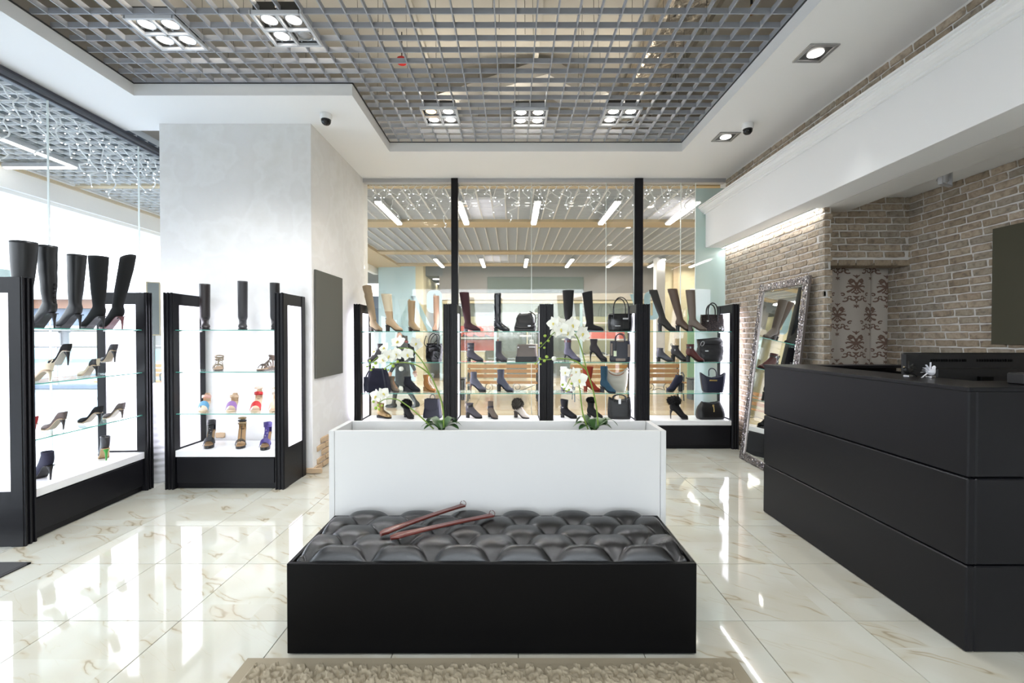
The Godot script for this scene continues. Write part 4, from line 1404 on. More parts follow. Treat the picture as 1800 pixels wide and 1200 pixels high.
func build_seating() -> void:
	# bench: x -0.985 .. 0.975, d 2.156 .. 2.72
	var t := thing("tufted_bench", "long black bench with tufted shiny leather seat", "bench", V(-0.097, 0, 2.428))
	var w := 1.96
	var dp := 0.58
	var H := 0.442
	var s := mb()
	box(s, Vector3(0, H * 0.5 + 0.004, dp * 0.5 - 0.011), Vector3(w, H - 0.008, 0.022), 0.003)
	part(s, "front_panel", M.bench_black, t)
	s = mb(); box(s, Vector3(0, H * 0.5 + 0.004, -dp * 0.5 + 0.011), Vector3(w, H - 0.008, 0.022), 0.003)
	part(s, "back_panel", M.bench_black, t)
	for e in [-1.0, 1.0]:
		s = mb(); box(s, Vector3(e * (w * 0.5 - 0.011), H * 0.5 + 0.004, 0), Vector3(0.022, H - 0.008, dp - 0.044), 0.003)
		part(s, "side_panel", M.bench_black, t)
	for e in [[-0.9, -0.2], [0.9, -0.2], [-0.9, 0.2], [0.9, 0.2]]:
		s = mb(); box(s, Vector3(e[0], 0.006, e[1]), Vector3(0.06, 0.012, 0.06))
		part(s, "foot", M.dark_metal, t)
	# cushion: buttoned height field with rounded edges
	s = mb()
	s.set_smooth_group(1)
	var nx := 260
	var nz := 90
	var cw := w * 0.5 - 0.026
	var cd := dp * 0.5 - 0.026
	var hf := func(i: int, j: int) -> Vector3:
		var u := float(i) / nx * 2.0 - 1.0
		var v := float(j) / nz * 2.0 - 1.0
		var px := u * cw
		var pz := v * cd
		var ex := cw - absf(px)
		var ez := cd - absf(pz)
		var e := minf(ex, ez)
		var rim := sqrt(clampf(1.0 - pow(1.0 - clampf(e / 0.055, 0.0, 1.0), 2.0), 0.0, 1.0))
		return Vector3(px, H - 0.035 + rim * (0.062 + 0.034 * tuft(px, pz - 0.02) - dimple(px, pz - 0.02)), pz)
	for i in nx:
		for j in nz:
			quad(s, hf.call(i, j), hf.call(i + 1, j), hf.call(i + 1, j + 1), hf.call(i, j + 1))
	var cu := part(s, "cushion", M.tufted_leather, t)
	for i in range(-7, 8):
		for j in range(-5, 6):
			if (i + j) % 2 != 0: continue
			var q := Vector3(i * 0.15, 0, j * 0.1175 + 0.02)
			if absf(q.x) > cw - 0.05 or absf(q.z) > cd - 0.05: continue
			s = mb(); ball(s, q + Vector3(0, H - 0.006, 0), Vector3(0.011, 0.006, 0.011), 10, 5)
			part(s, "button", M.tufted_leather, cu)
	# shoehorns
	for k in 2:
		var a: Vector3 = [V(-0.67, 0, 2.285), V(-0.607, 0, 2.24)][k]
		var b: Vector3 = [V(-0.289, 0, 2.68), V(-0.109, 0, 2.53)][k]
		var yaw := rad_to_deg(atan2(-(b.z - a.z), b.x - a.x))
		var L := a.distance_to(b)
		var sh := thing("shoehorn", ["long reddish wooden shoehorn lying farther back on the bench", "long reddish wooden shoehorn lying nearer the front of the bench"][k], "shoehorn", a + Vector3(0, H + 0.076, 0), yaw, "wooden shoehorns")
		s = mb()
		var rings := []
		for i in 17:
			var u := i / 16.0
			var hw := lerpf(0.025, 0.015, smoothstep(0.0, 0.45, u)) + 0.003 * smoothstep(0.85, 1.0, u)
			if i == 0: hw = 0.010
			var scoop := lerpf(0.010, 0.001, smoothstep(0.0, 0.5, u))
			var c := Vector3(u * L, 0.006 * sin(u * PI), 0)
			var up := []
			var dn := []
			for j in 7:
				var v := j / 3.0 - 1.0
				var z := v * hw
				var y := scoop * (v * v - 0.5)
				up.append(c + Vector3(0, y + 0.0055, z))
				dn.append(c + Vector3(0, y - 0.0055, z))
			dn.reverse()
			rings.append(up + dn)
		loft(s, rings)
		part(s, "blade", M.red_wood, sh)
		s = mb(); tube(s, arc(Vector3(L - 0.004, 0.01, 0), Vector3(0, 0.018, 0), Vector3(0.012, 0, 0.012), 0, 340, 12), 0.0018, 5)
		part(s, "hanging_cord", M.red_wood, sh)
	# planter behind the bench
	var p := thing("planter", "long white planter box behind the bench", "planter", V(-0.088, 0, 2.885))
	w = 2.045
	dp = 0.325
	H = 0.955
	s = mb(); box(s, Vector3(0, H * 0.5, dp * 0.5 - 0.011), Vector3(w - 0.07, H, 0.022), 0.0015)
	part(s, "front_panel", M.white_laminate, p)
	s = mb(); box(s, Vector3(0, H * 0.5, -dp * 0.5 + 0.011), Vector3(w - 0.07, H, 0.022), 0.0015)
	part(s, "back_panel", M.white_laminate, p)
	for e in [-1.0, 1.0]:
		s = mb(); box(s, Vector3(e * (w * 0.5 - 0.0165), H * 0.5, 0), Vector3(0.033, H, dp), 0.0015)
		part(s, "side_panel", M.white_laminate, p)
	s = mb(); box(s, Vector3(0, 0.79, 0), Vector3(w - 0.08, 0.02, dp - 0.05))
	part(s, "inner_shelf", M.white_laminate, p)
	# carved rug
	var r := thing("carved_rug", "beige carved wool rug with leafy scrolls before the bench", "rug", V(-0.095, 0, 1.285))
	s = mb(); box(s, Vector3(0, 0.006, 0), Vector3(2.31, 0.012, 1.65), 0.005)
	part(s, "border", M.rug_wool, r)
	var img := Image.create(1024, 160, false, Image.FORMAT_RGB8)
	img.fill(Color(0.05, 0.05, 0.05))
	var rr := RandomNumberGenerator.new()
	rr.seed = 77
	for k in 46:      # leafy scrolls, 2.2 mm to a pixel
		var c := Vector2((k % 23) * 44.5 + 22 + rr.randf_range(-7, 7), (k / 23) * 78 + 40 + rr.randf_range(-7, 7))
		var a0 := rr.randf() * 360.0
		var dir := 1.0 if rr.randf() < 0.5 else -1.0
		stroke(img, spiral(c, 24, 3, a0, a0 + dir * 470.0, 36), 2.2, 4.5, Color(0.62, 0.62, 0.62))
		for q in 6:
			var a := deg_to_rad(a0 + dir * q * 60.0)
			var o := c + Vector2(cos(a), sin(a)) * (26.0 - q * 2.0)
			stroke(img, [o, o + Vector2(cos(a + 0.7 * dir), sin(a + 0.7 * dir)) * 7.0, o + Vector2(cos(a + 1.3 * dir), sin(a + 1.3 * dir)) * 13.0], 5, 1.5, Color(0.95, 0.95, 0.95))
			stroke(img, [o, o + Vector2(cos(a - 0.2 * dir), sin(a - 0.2 * dir)) * 11.0], 3.5, 1.2, Color(0.8, 0.8, 0.8))
	s = mb()
	s.set_smooth_group(1)
	var gx := 500
	var gz := 80
	var grid := []
	for j in gz + 1:
		var row := PackedVector3Array()
		for i in gx + 1:
			var u := float(i) / gx
			var v := float(j) / gz
			var px := u * 1022.0
			var py := v * 158.0
			var e := minf(minf(u, 1 - u) * 2.2, minf(v, 1 - v) * 0.35)
			var h := (img.get_pixel(int(px), int(py)).r + img.get_pixel(int(px) + 1, int(py) + 1).r) * 0.5 * 0.024 * smoothstep(0.0, 0.02, e)
			row.append(Vector3((u - 0.5) * 2.2, 0.012 + h, -0.787 + v * 0.35))
		grid.append(row)
	for j in gz:
		for i in gx: quad(s, grid[j][i], grid[j][i + 1], grid[j + 1][i + 1], grid[j + 1][i])
	part(s, "carved_pile", M.rug_wool, r)
	var mt := thing("door_mat", "dark grey fibre door mat at the left glazing", "mat", V(-3.78, 0, 2.25))
	s = mb(); box(s, Vector3(0, 0.007, 0), Vector3(1.08, 0.014, 1.5), 0.004)
	part(s, "pile", M.mat_fibre, mt)
	s = mb()
	for e in [[-0.535, 0, 0.03, 1.52], [0.535, 0, 0.03, 1.52], [0, -0.745, 1.1, 0.03], [0, 0.745, 1.1, 0.03]]: box(s, Vector3(e[0], 0.006, e[1]), Vector3(e[2], 0.012, e[3]), 0.003)
	part(s, "border", M.dark_metal, mt)
	# ribbed vase
	var prof := [[0.0, 0.0], [0.085, 0.0], [0.092, 0.02]]
	for i in 90:
		var y := 0.03 + i / 89.0 * 1.0
		var u := i / 89.0
		var rad := 0.092 + 0.062 * sin(clampf(u * 1.15, 0, 1) * PI * 0.62) - 0.05 * smoothstep(0.72, 1.0, u)
		prof.append([rad + 0.006 * absf(sin(u * PI * 15.0)), y])
	prof.append([0.075, 1.03])
	prof.append([0.07, 0.9])
	s = mb(); lathe(s, prof, Vector3.ZERO, 36)
	var va := thing("ribbed_vase", "tall white ribbed floor vase between display case and pillar", "vase", V(-3.715, 0, 4.74))
	part(s, "body", M.ceramic_white, va)
	window_letters()
	passer_by()
	# plain picture on the pillar
	s = mb(); span(s, -2.208, -2.185, 1.05, 2.27, 5.03, 5.82, 0.002)
	tag(part(s, "wall_board", M.blank_olive), "plain olive-grey board on the side of the white pillar", "board")

# ------------------------------------------------------------------ leaning mirror, curtain
func build_mirror_and_curtain() -> void:
	var t := thing("leaning_mirror", "tall mirror in a glittering silver mosaic frame leaning on the brick wall", "mirror", V(2.86, 0.0, 5.15))
	t.rotation = Vector3(0, -PI / 2, 0)      # local x runs along the wall, +z faces the room
	t.basis = Basis(Vector3.UP, -PI / 2) * Basis(Vector3.RIGHT, deg_to_rad(-6.4))
	var w := 0.93
	var H := 2.17
	var fw := 0.085
	var s := mb()
	for e in [[-(w - fw) * 0.5, H * 0.5, fw, H], [(w - fw) * 0.5, H * 0.5, fw, H], [0, fw * 0.5, w - 2 * fw, fw], [0, H - fw * 0.5, w - 2 * fw, fw]]:
		box(s, Vector3(e[0], e[1] + 0.004, 0), Vector3(e[2], e[3], 0.035), 0.006)
	var fr := part(s, "frame", M.chip_2, t)
	for c in 3:
		s = mb()
		for k in 700:
			var side := rng.randi() % 10
			var p := Vector3.ZERO
			if side < 4: p = Vector3(-(w - fw) * 0.5 + rng.randf_range(-0.5, 0.5) * (fw - 0.012), rng.randf_range(0.012, H), 0)
			elif side < 8: p = Vector3((w - fw) * 0.5 + rng.randf_range(-0.5, 0.5) * (fw - 0.012), rng.randf_range(0.012, H), 0)
			elif side == 8: p = Vector3(rng.randf_range(-0.5, 0.5) * w, fw * 0.5 + rng.randf_range(-0.5, 0.5) * (fw - 0.012), 0)
			else: p = Vector3(rng.randf_range(-0.5, 0.5) * w, H - fw * 0.5 + rng.randf_range(-0.5, 0.5) * (fw - 0.012), 0)
			X = Transform3D(Basis.from_euler(Vector3(rng.randf_range(-0.35, 0.35), rng.randf_range(-0.35, 0.35), rng.randf() * 3.1)), p + Vector3(0, 0.004, 0.019))
			var z := rng.randf_range(0.008, 0.017)
			box(s, Vector3.ZERO, Vector3(z, z * 0.8, 0.006))
		X = Transform3D()
		part(s, "mosaic_chips", M["chip_%d" % c], fr).set_meta("kind", "stuff")
	s = mb(); box(s, Vector3(0, H * 0.5, 0.0), Vector3(w - 2 * fw - 0.05, H - 2 * fw - 0.05, 0.012))
	part(s, "mirror_glass", M.silver_mirror, t)
	s = mb()       # bevelled border of the glass
	var iw := (w - 2 * fw) * 0.5
	var ih0 := fw + 0.004
	var ih1 := H - fw + 0.004
	var bv := 0.025
	var o := [Vector3(-iw, ih0, 0.001), Vector3(iw, ih0, 0.001), Vector3(iw, ih1, 0.001), Vector3(-iw, ih1, 0.001)]
	var n := [Vector3(-iw + bv, ih0 + bv, 0.006), Vector3(iw - bv, ih0 + bv, 0.006), Vector3(iw - bv, ih1 - bv, 0.006), Vector3(-iw + bv, ih1 - bv, 0.006)]
	for k in 4: quad_out(s, o[k], o[(k + 1) % 4], n[(k + 1) % 4], n[k], Vector3(0, 0, 1))
	part(s, "bevel", M.silver_mirror, t)
	# damask curtain in the doorway of the alcove
	s = mb()
	s.set_smooth_group(1)
	var cols := 90
	var x0 := 3.25
	var x1 := 4.185
	var fold := func(u: float, y: float) -> float:
		var m := 0.03 * pow(absf(sin(u * 9.0 + 0.6)), 3.0) + 0.012 * sin(u * 17.0 + 1.0)
		if u > 0.78: m += 0.05 * smoothstep(0.78, 0.84, u)
		return m * (1.0 - 0.25 * y / 2.4)
	var arclen := PackedFloat32Array([0.0])
	for i in cols:
		var a := float(i) / cols
		var b := float(i + 1) / cols
		arclen.append(arclen[i] + Vector2((b - a) * (x1 - x0), fold.call(b, 0.0) - fold.call(a, 0.0)).length())
	for i in cols:
		for j in 12:
			var q := []
			for c in [[0, 0], [0, 1], [1, 1], [1, 0]]:
				var u := float(i + c[0]) / cols
				var y: float = 0.02 + 2.36 * (j + c[1]) / 12.0
				q.append([Vector3(lerpf(x0, x1, u), y, -4.985 - fold.call(u, y)), Vector2(arclen[i + c[0]] / 0.40 + 0.30, -y / 0.62 + 0.12)])
			for k in [0, 1, 2, 0, 2, 3]:
				s.set_uv(q[k][1]); s.add_vertex(q[k][0])
	var cu := thing("damask_curtain", "taupe curtain with brown damask pattern in the brick doorway", "curtain")
	part(s, "cloth", M.damask_cloth, cu)
	s = mb(); tube(s, [V(3.25, 2.38, 5.0), V(4.18, 2.38, 5.0)], 0.012, 8)
	part(s, "rod", M.dark_metal, cu)

# ------------------------------------------------------------------ shoes
# local frame of every shoe: toe towards +x, sole on y = 0, origin under the middle of the foot
func leather(c: Color, kind := "leather") -> StandardMaterial3D:
	var key := kind + "_" + c.to_html(false)
	if M.has(key): return M[key]
	var r: float = {"leather": 0.42, "suede": 0.92, "patent": 0.16, "metallic": 0.35}[kind]
	var m := mat(key, c, r, 0.6 if kind == "metallic" else 0.0)
	if kind == "suede":
		m.rim_enabled = true
		m.rim = 0.25
		m.rim_tint = 0.6
	return m

func bottom(u: float, L: float, hh: float, p: float) -> float:      # underside of the foot
	return lerpf(hh, p, smoothstep(0.12, 0.66, u / L))

func half_width(u: float, L: float) -> float:
	var t := u / L
	return curve_at([[-0.02, 0.016], [0.0, 0.022], [0.08, 0.030], [0.25, 0.031], [0.45, 0.032], [0.68, 0.041], [0.84, 0.038], [0.94, 0.027], [0.985, 0.016], [1.0, 0.007]], t)

func curve_at(a: Array, t: float) -> float:
	for i in a.size() - 1:
		if t <= a[i + 1][0]: return lerpf(a[i][1], a[i + 1][1], clampf((t - a[i][0]) / (a[i + 1][0] - a[i][0]), 0.0, 1.0))
	return a[-1][1]

func sole_of(t: Node, L: float, hh: float, p: float, m: Material, extra := 0.002, wedge := false, thick := 0.006) -> void:
	var s := mb()
	var rings := []
	for i in 21:
		var u := L * i / 20.0
		var b := bottom(u, L, hh, p) + 0.002
		var lo := 0.0 if wedge else (lerpf(b - thick, 0.0, smoothstep(0.56, 0.68, u / L)) if hh > 0.03 else 0.0)
		if not wedge and hh <= 0.03: lo = 0.0
		var w := half_width(u, L) + extra
		var c := Vector3(u - L * 0.5, 0, 0)
		rings.append([c + Vector3(0, lo, -w * 0.96), c + Vector3(0, b, -w), c + Vector3(0, b, w), c + Vector3(0, lo, w * 0.96)])
	loft(s, rings, true, true, true, false)
	part(s, "sole", m, t)

func heel_of(t: Node, L: float, hh: float, kind: String, m: Material) -> void:
	if hh <= 0.03 or kind == "wedge": return
	var s := mb()
	var rings := []
	var x0 := -L * 0.5
	if kind == "stiletto":
		for a in [[1.0, 0.027, 0.026, 0.024], [0.86, 0.018, 0.018, 0.019], [0.65, 0.012, 0.011, 0.011], [0.35, 0.011, 0.0075, 0.0075], [0.05, 0.013, 0.0055, 0.0055], [0.0, 0.013, 0.006, 0.006]]:
			rings.append(ring(Vector3(x0 + a[1], hh * a[0] + 0.001, 0), Vector3(a[2], 0, 0), Vector3(0, 0, a[3]), 12))
	else:
		for a in [[1.0, 0.031, 0.032, 0.027], [0.7, 0.029, 0.027, 0.024], [0.3, 0.029, 0.025, 0.022], [0.0, 0.029, 0.026, 0.023]]:
			rings.append(ring(Vector3(x0 + a[1], hh * a[0] + 0.001, 0), Vector3(a[2], 0, 0), Vector3(0, 0, a[3]), 14, 0.65))
	loft(s, rings)
	part(s, "heel", m, t)

# closed boot: stations [back u, back v, front u, front v, half width] from the top down to the toe
func boot_upper(o: Dictionary) -> Array:
	var L: float = o.get("L", 0.24)
	var k := L / 0.24
	var hh: float = o.get("hh", 0.09)
	var p: float = o.get("p", 0.012)
	var H: float = o.get("H", 0.3)
	var wt: float = o.get("wt", 0.12)
	var wa: float = o.get("wa", 0.088)
	var lean: float = o.get("lean", 0.0)
	var slant: float = o.get("slant", 0.0)
	var bulge: float = o.get("bulge", 0.0)
	var av := hh + 0.105
	var st := []
	var hs := H - av
	if hs > 0.02:
		var n := 5 if hs > 0.15 else 3
		for i in n:
			var f := 1.0 - float(i) / n
			var w := lerpf(wa, wt, pow(f, 0.8)) + bulge * sin(PI * f)
			var bx := 0.012 + lean * f - (w - wa) * 0.55
			st.append([bx, av + hs * f - (slant if i == 0 else 0.0), bx + w, av + hs * f, w * 0.43])
	st.append([0.012, av, 0.012 + wa, av + 0.004, o.get("aw", 0.037)])
	var f0 := Vector2(0.118, hh + 0.072)
	var f1 := Vector2(0.192, p + 0.056)
	st.append([-0.001, hh + 0.06, 0.107, hh + 0.085, 0.035])
	st.append([0.000, hh + 0.028, lerpf(f0.x, f1.x, 0.1), lerpf(f0.y, f1.y, 0.1), 0.034])
	st.append([0.014, hh + 0.004, lerpf(f0.x, f1.x, 0.4), lerpf(f0.y, f1.y, 0.4), 0.033])
	st.append([0.075, bottom(0.075, 0.24, hh, p), lerpf(f0.x, f1.x, 0.72), lerpf(f0.y, f1.y, 0.72), 0.034])
	st.append([0.135, bottom(0.135, 0.24, hh, p), f1.x, f1.y, 0.039])
	st.append([0.185, p, 0.212, p + 0.043, 0.040])
	st.append([0.215, p, 0.228, p + 0.031, 0.031])
	st.append([0.232, p + 0.002, 0.2375, p + 0.018, 0.017])
	st.append([0.2395, p + 0.006, 0.2405, p + 0.010, 0.006])
	for a in st:
		a[0] = a[0] * k - L * 0.5
		a[2] = a[2] * k - L * 0.5
	return curve(st, 3)

func ring_at(a: Array, grow := 0.0, n := 16) -> Array:
	var b := Vector3(a[0], a[1], 0)
	var f := Vector3(a[2], a[3], 0)
	var u := (f - b) * 0.5
	return ring((b + f) * 0.5, u + u.normalized() * grow, Vector3(0, 0, a[4] + grow), n, 0.86)

func boot(called: String, label: String, at: Vector3, yaw: float, o: Dictionary, group := "") -> Node3D:
	var t := thing(called, label, o.get("cat", "boot"), at, yaw, group)
	var L: float = o.get("L", 0.24)
	var hh: float = o.get("hh", 0.09)
	var p: float = o.get("p", 0.012)
	var m: Material = leather(o.c, o.get("kind", "leather"))
	var dark: Material = leather(o.get("sole", Color(0.06, 0.055, 0.055)))
	var st := boot_upper(o)
	var rings := []
	var wr := RandomNumberGenerator.new()
	wr.seed = hash(label)
	var slouch: float = o.get("slouch", 0.0)
	var n_open := 3
	var a0: Array = st[0]
	var lo := (a0 as Array).duplicate()
	lo[1] -= 0.05; lo[3] -= 0.05
	rings.append(ring_at(lo, -0.008))
	rings.append(ring_at(a0, -0.005))
	var split: float = o.get("split", -1.0)
	var lower := []
	for i in st.size():
		var a: Array = st[i].duplicate()
		if slouch > 0.0 and a[1] > hh + 0.07:
			var k := wr.randf_range(-1, 1) * slouch
			a[0] += k + wr.randf_range(-1, 1) * slouch * 0.6
			a[2] += k
		var r := ring_at(a)
		if split > 0 and a[1] < split:
			if lower.is_empty(): rings.append(r)
			lower.append(ring_at(a, 0.0012))
		else:
			rings.append(r)
	loft(s_keep(), rings)
	part(s_last, "upper", m, t)
	if lower.size():
		loft(s_keep(), lower)
		part(s_last, "vamp", leather(o.c2, o.get("kind", "leather")), t)
	sole_of(t, L, hh, p, dark, 0.002, o.get("heel", "block") == "wedge")
	heel_of(t, L, hh, o.get("heel", "block"), leather(o.get("heel_c", o.get("sole", Color(0.06, 0.055, 0.055)))))
	for b in o.get("straps", []):       # [height, colour, band height]
		var s := mb()
		var a := station_near(st, b[0])
		var a2 := station_near(st, b[0] + b[2])
		loft(s, [ring_at(a, 0.0), ring_at(a, 0.004), ring_at(a2, 0.004), ring_at(a2, 0.0)], true, false, false, false)
		part(s, "strap", leather(b[1]), t)
		s = mb()
		box(s, Vector3((a[0] * 0.6 + a[2] * 0.4), a[1] + b[2] * 0.5, a[4] + 0.005), Vector3(0.018, b[2] * 1.2, 0.004), 0.001)
		part(s, "buckle", M.steel, t)
	if o.get("zip", false):
		var s := mb()
		var pts := []
		for i in range(1, mini(13, st.size())):
			var a: Array = st[i]
			if a[1] < hh + 0.05: break
			pts.append(Vector3(lerpf(a[0], a[2], 0.45), (a[1] + a[3]) * 0.5, a[4] * 0.985 + 0.001))
		if pts.size() > 1:
			strap(s, pts, Vector3.RIGHT, 0.006, 0.002)
			part(s, "zip", M.dark_metal, t)
			s = mb(); box(s, pts[0] + Vector3(0, -0.012, 0.004), Vector3(0.006, 0.022, 0.003), 0.001)
			part(s, "zip_pull", mat("gold_pull", Color(0.72, 0.58, 0.30), 0.3, 0.9) if not M.has("gold_pull") else M.gold_pull, t)
	if o.has("laces"):
		var idx := 0
		for i in range(3, st.size() - 8):
			var a: Array = st[i]
			var s := mb()
			var f := Vector3(a[2] + 0.001, a[3], 0)
			tube(s, [f + Vector3(-0.022, 0.002, -a[4] * 0.62), f + Vector3(0.0015, 0.005, 0), f + Vector3(-0.022, -0.006, a[4] * 0.62)], 0.0028, 5)
			tube(s, [f + Vector3(-0.022, -0.006, -a[4] * 0.62), f + Vector3(0.0015, 0.001, 0), f + Vector3(-0.022, 0.004, a[4] * 0.62)], 0.0028, 5)
			part(s, "lace", leather(o.laces), t)
	if o.has("fur"):
		var a: Array = st[0]
		fur_cuff(t, Vector3((a[0] + a[2]) * 0.5, a[1] - 0.028 + o.get("fur_up", 0.0), 0), o.get("fur_r", Vector3(0.085, 0.062, 0.075)), o.fur, hash(label), o.get("fur_len", 0.016))
	if o.get("tab", false):
		var a: Array = st[0]
		var s := mb()
		strap(s, arc(Vector3(a[0] + 0.004, a[1] - 0.005, 0), Vector3(0.012, 0, 0), Vector3(0, 0.03, 0), 0, 180, 8), Vector3(0, 0, 1), 0.018, 0.003)
		part(s, "pull_tab", m, t)
	if o.has("toe_cap"):
		var s := mb()
		loft(s, [ring_at(st[-7], 0.0012), ring_at(st[-5], 0.0012), ring_at(st[-3], 0.0012), ring_at(st[-1], 0.001)], true, false, true)
		part(s, "toe_cap", o.toe_cap, t)
	if o.has("studs"):
		for i in o.studs:
			var a := station_near(st, hh + 0.09 + i * 0.035)
			var s := mb()
			tube(s, [Vector3(a[0] + 0.01, a[1], 0), Vector3(a[0] - 0.014, a[1] + 0.004, 0.0)], 0.008, 6)
			part(s, "back_buckle", dark, t)
	return t

var s_last: SurfaceTool
func s_keep() -> SurfaceTool:
	s_last = mb()
	return s_last

func station_near(st: Array, v: float) -> Array:
	var best: Array = st[0]
	for i in st.size() - 1:
		var a: Array = st[i]
		var b: Array = st[i + 1]
		if a[1] >= v and b[1] <= v:
			var f: float = (a[1] - v) / maxf(a[1] - b[1], 0.0001)
			var out := []
			for k in 5: out.append(lerpf(a[k], b[k], f))
			return out
	return best

func fur_cuff(t: Node, c: Vector3, r: Vector3, m: Material, sd: int, l: float) -> void:
	var q := RandomNumberGenerator.new()
	q.seed = sd
	var s := mb()
	ball(s, c, r * 0.82, 14, 8)
	s.set_smooth_group(-1)
	for k in 520:
		var v := Vector3(q.randfn(), q.randfn(), q.randfn()).normalized()
		var p := c + v * r * 0.80
		var e := c + v * r * (0.98 + q.randf() * 0.12) + Vector3(q.randf_range(-1, 1), q.randf_range(-1.2, 0.6), q.randf_range(-1, 1)) * l * 0.5
		var w := v.cross(Vector3(0.3, 1, 0.2)).normalized() * 0.005
		vert(s, p - w); vert(s, p + w); vert(s, e)
		var w2 := v.cross(w).normalized() * 0.005
		vert(s, p - w2); vert(s, p + w2); vert(s, e)
	part(s, "fur_cuff", m, t)

func pump(called: String, label: String, at: Vector3, yaw: float, o: Dictionary) -> Node3D:
	var t := thing(called, label, "shoe", at, yaw, o.get("group", ""))
	var L: float = o.get("L", 0.23) * 0.93
	var hh: float = o.get("hh", 0.095)
	var p: float = o.get("p", 0.006)
	var m := leather(o.c, o.get("kind", "leather"))
	var c2 := leather(o.get("c2", o.c), o.get("kind", "leather"))
	var open_from: float = o.get("open", 0.66)      # the opening ends here
	var mk := func(u0: float, u1: float, n: int, grow: float) -> Array:
		var rings := []
		for i in n + 1:
			var u: float = L * lerpf(u0, u1, float(i) / n)
			var f := u / L
			var b := bottom(u, L, hh, p)
			var w := half_width(u, L) * 0.97 + grow
			var tl := curve_at([[0.0, 0.062], [0.12, 0.058], [0.35, 0.034], [0.52, 0.030], [0.62, 0.036], [open_from, 0.044], [0.8, 0.042], [0.92, 0.028], [1.0, 0.012]], f)
			var phi := lerpf(1.75, PI, smoothstep(open_from - 0.07, open_from, f))
			var r := []
			var h := 2.0 * tl / (1.0 - cos(phi))
			for j in 15:
				var a := lerpf(-phi, phi, j / 14.0)
				var sx := signf(sin(a)) * pow(absf(sin(a)), 0.7)
				r.append(Vector3(u - L * 0.5 + (-0.006 * (1 - cos(a)) if f < 0.05 else 0.0), b + h * (1.0 - cos(a)) * 0.5 + grow * -0.3, w * sx))
			rings.append(r)
		return rings
	var s := mb()
	var rings: Array = mk.call(-0.015, 1.0, 30, 0.0)
	loft(s, rings, false, false, false)
	s.set_smooth_group(-1)
	fan(s, rings[0])
	part(s, "upper", m, t)
	if o.has("c2"):
		s = mb()
		var a: float = o.get("c2_from", 0.0)
		var b: float = o.get("c2_to", 0.3)
		loft(s, mk.call(a, b, 10, 0.0012), false, false, false)
		part(s, "counter", c2, t)
	s = mb()
	rings = []
	for i in 12:
		var u := L * lerpf(0.02, open_from, i / 11.0)
		var b := bottom(u, L, hh, p) + 0.004
		var w := half_width(u, L) * 0.93
		rings.append([Vector3(u - L * 0.5, b, -w), Vector3(u - L * 0.5, b + 0.003, -w), Vector3(u - L * 0.5, b + 0.003, w), Vector3(u - L * 0.5, b, w)])
	loft(s, rings, true, true, true, false)
	part(s, "insole", leather(o.get("insole", Color(0.72, 0.62, 0.50))), t)
	sole_of(t, L, hh, p, leather(o.get("sole", Color(0.62, 0.56, 0.47))), 0.0)
	heel_of(t, L, hh, o.get("heel", "stiletto"), leather(o.get("heel_c", o.c), "leather"))
	if o.get("sling", false):
		s = mb()
		strap(s, curve([Vector3(-0.02, hh + 0.0, half_width(0.09, L)), Vector3(-L * 0.42, hh + 0.075, 0.024), Vector3(-L * 0.5 - 0.006, hh + 0.085, 0), Vector3(-L * 0.42, hh + 0.075, -0.024), Vector3(-0.02, hh, -half_width(0.09, L))], 5), Vector3(0, 1, 0), 0.008, 0.002)
		part(s, "sling_strap", m, t)
		s = mb()
		tube(s, [Vector3(L * 0.28, p + 0.05, -0.03), Vector3(L * 0.3, p + 0.056, 0), Vector3(L * 0.28, p + 0.05, 0.03)], 0.008, 6)
		part(s, "bow", leather(Color(0.05, 0.05, 0.05)), t)
	return t

# acrylic stand that lifts a shoe
func acrylic_stand(label: String, at: Vector3, h: float) -> void:
	var t := thing("acrylic_stand", label, "shoe stand", at)
	if not M.has("acrylic"): glass("acrylic", Color(0.95, 0.98, 1.0), 0.18)
	var s := mb(); box(s, Vector3(0, 0.003, 0), Vector3(0.10, 0.006, 0.07))
	part(s, "base", M.acrylic, t)
	s = mb(); box(s, Vector3(0, h * 0.5, 0), Vector3(0.025, h - 0.012, 0.02))
	part(s, "post", M.acrylic, t)
	s = mb(); box(s, Vector3(0, h - 0.003, 0), Vector3(0.10, 0.006, 0.05))
	part(s, "plate", M.acrylic, t)

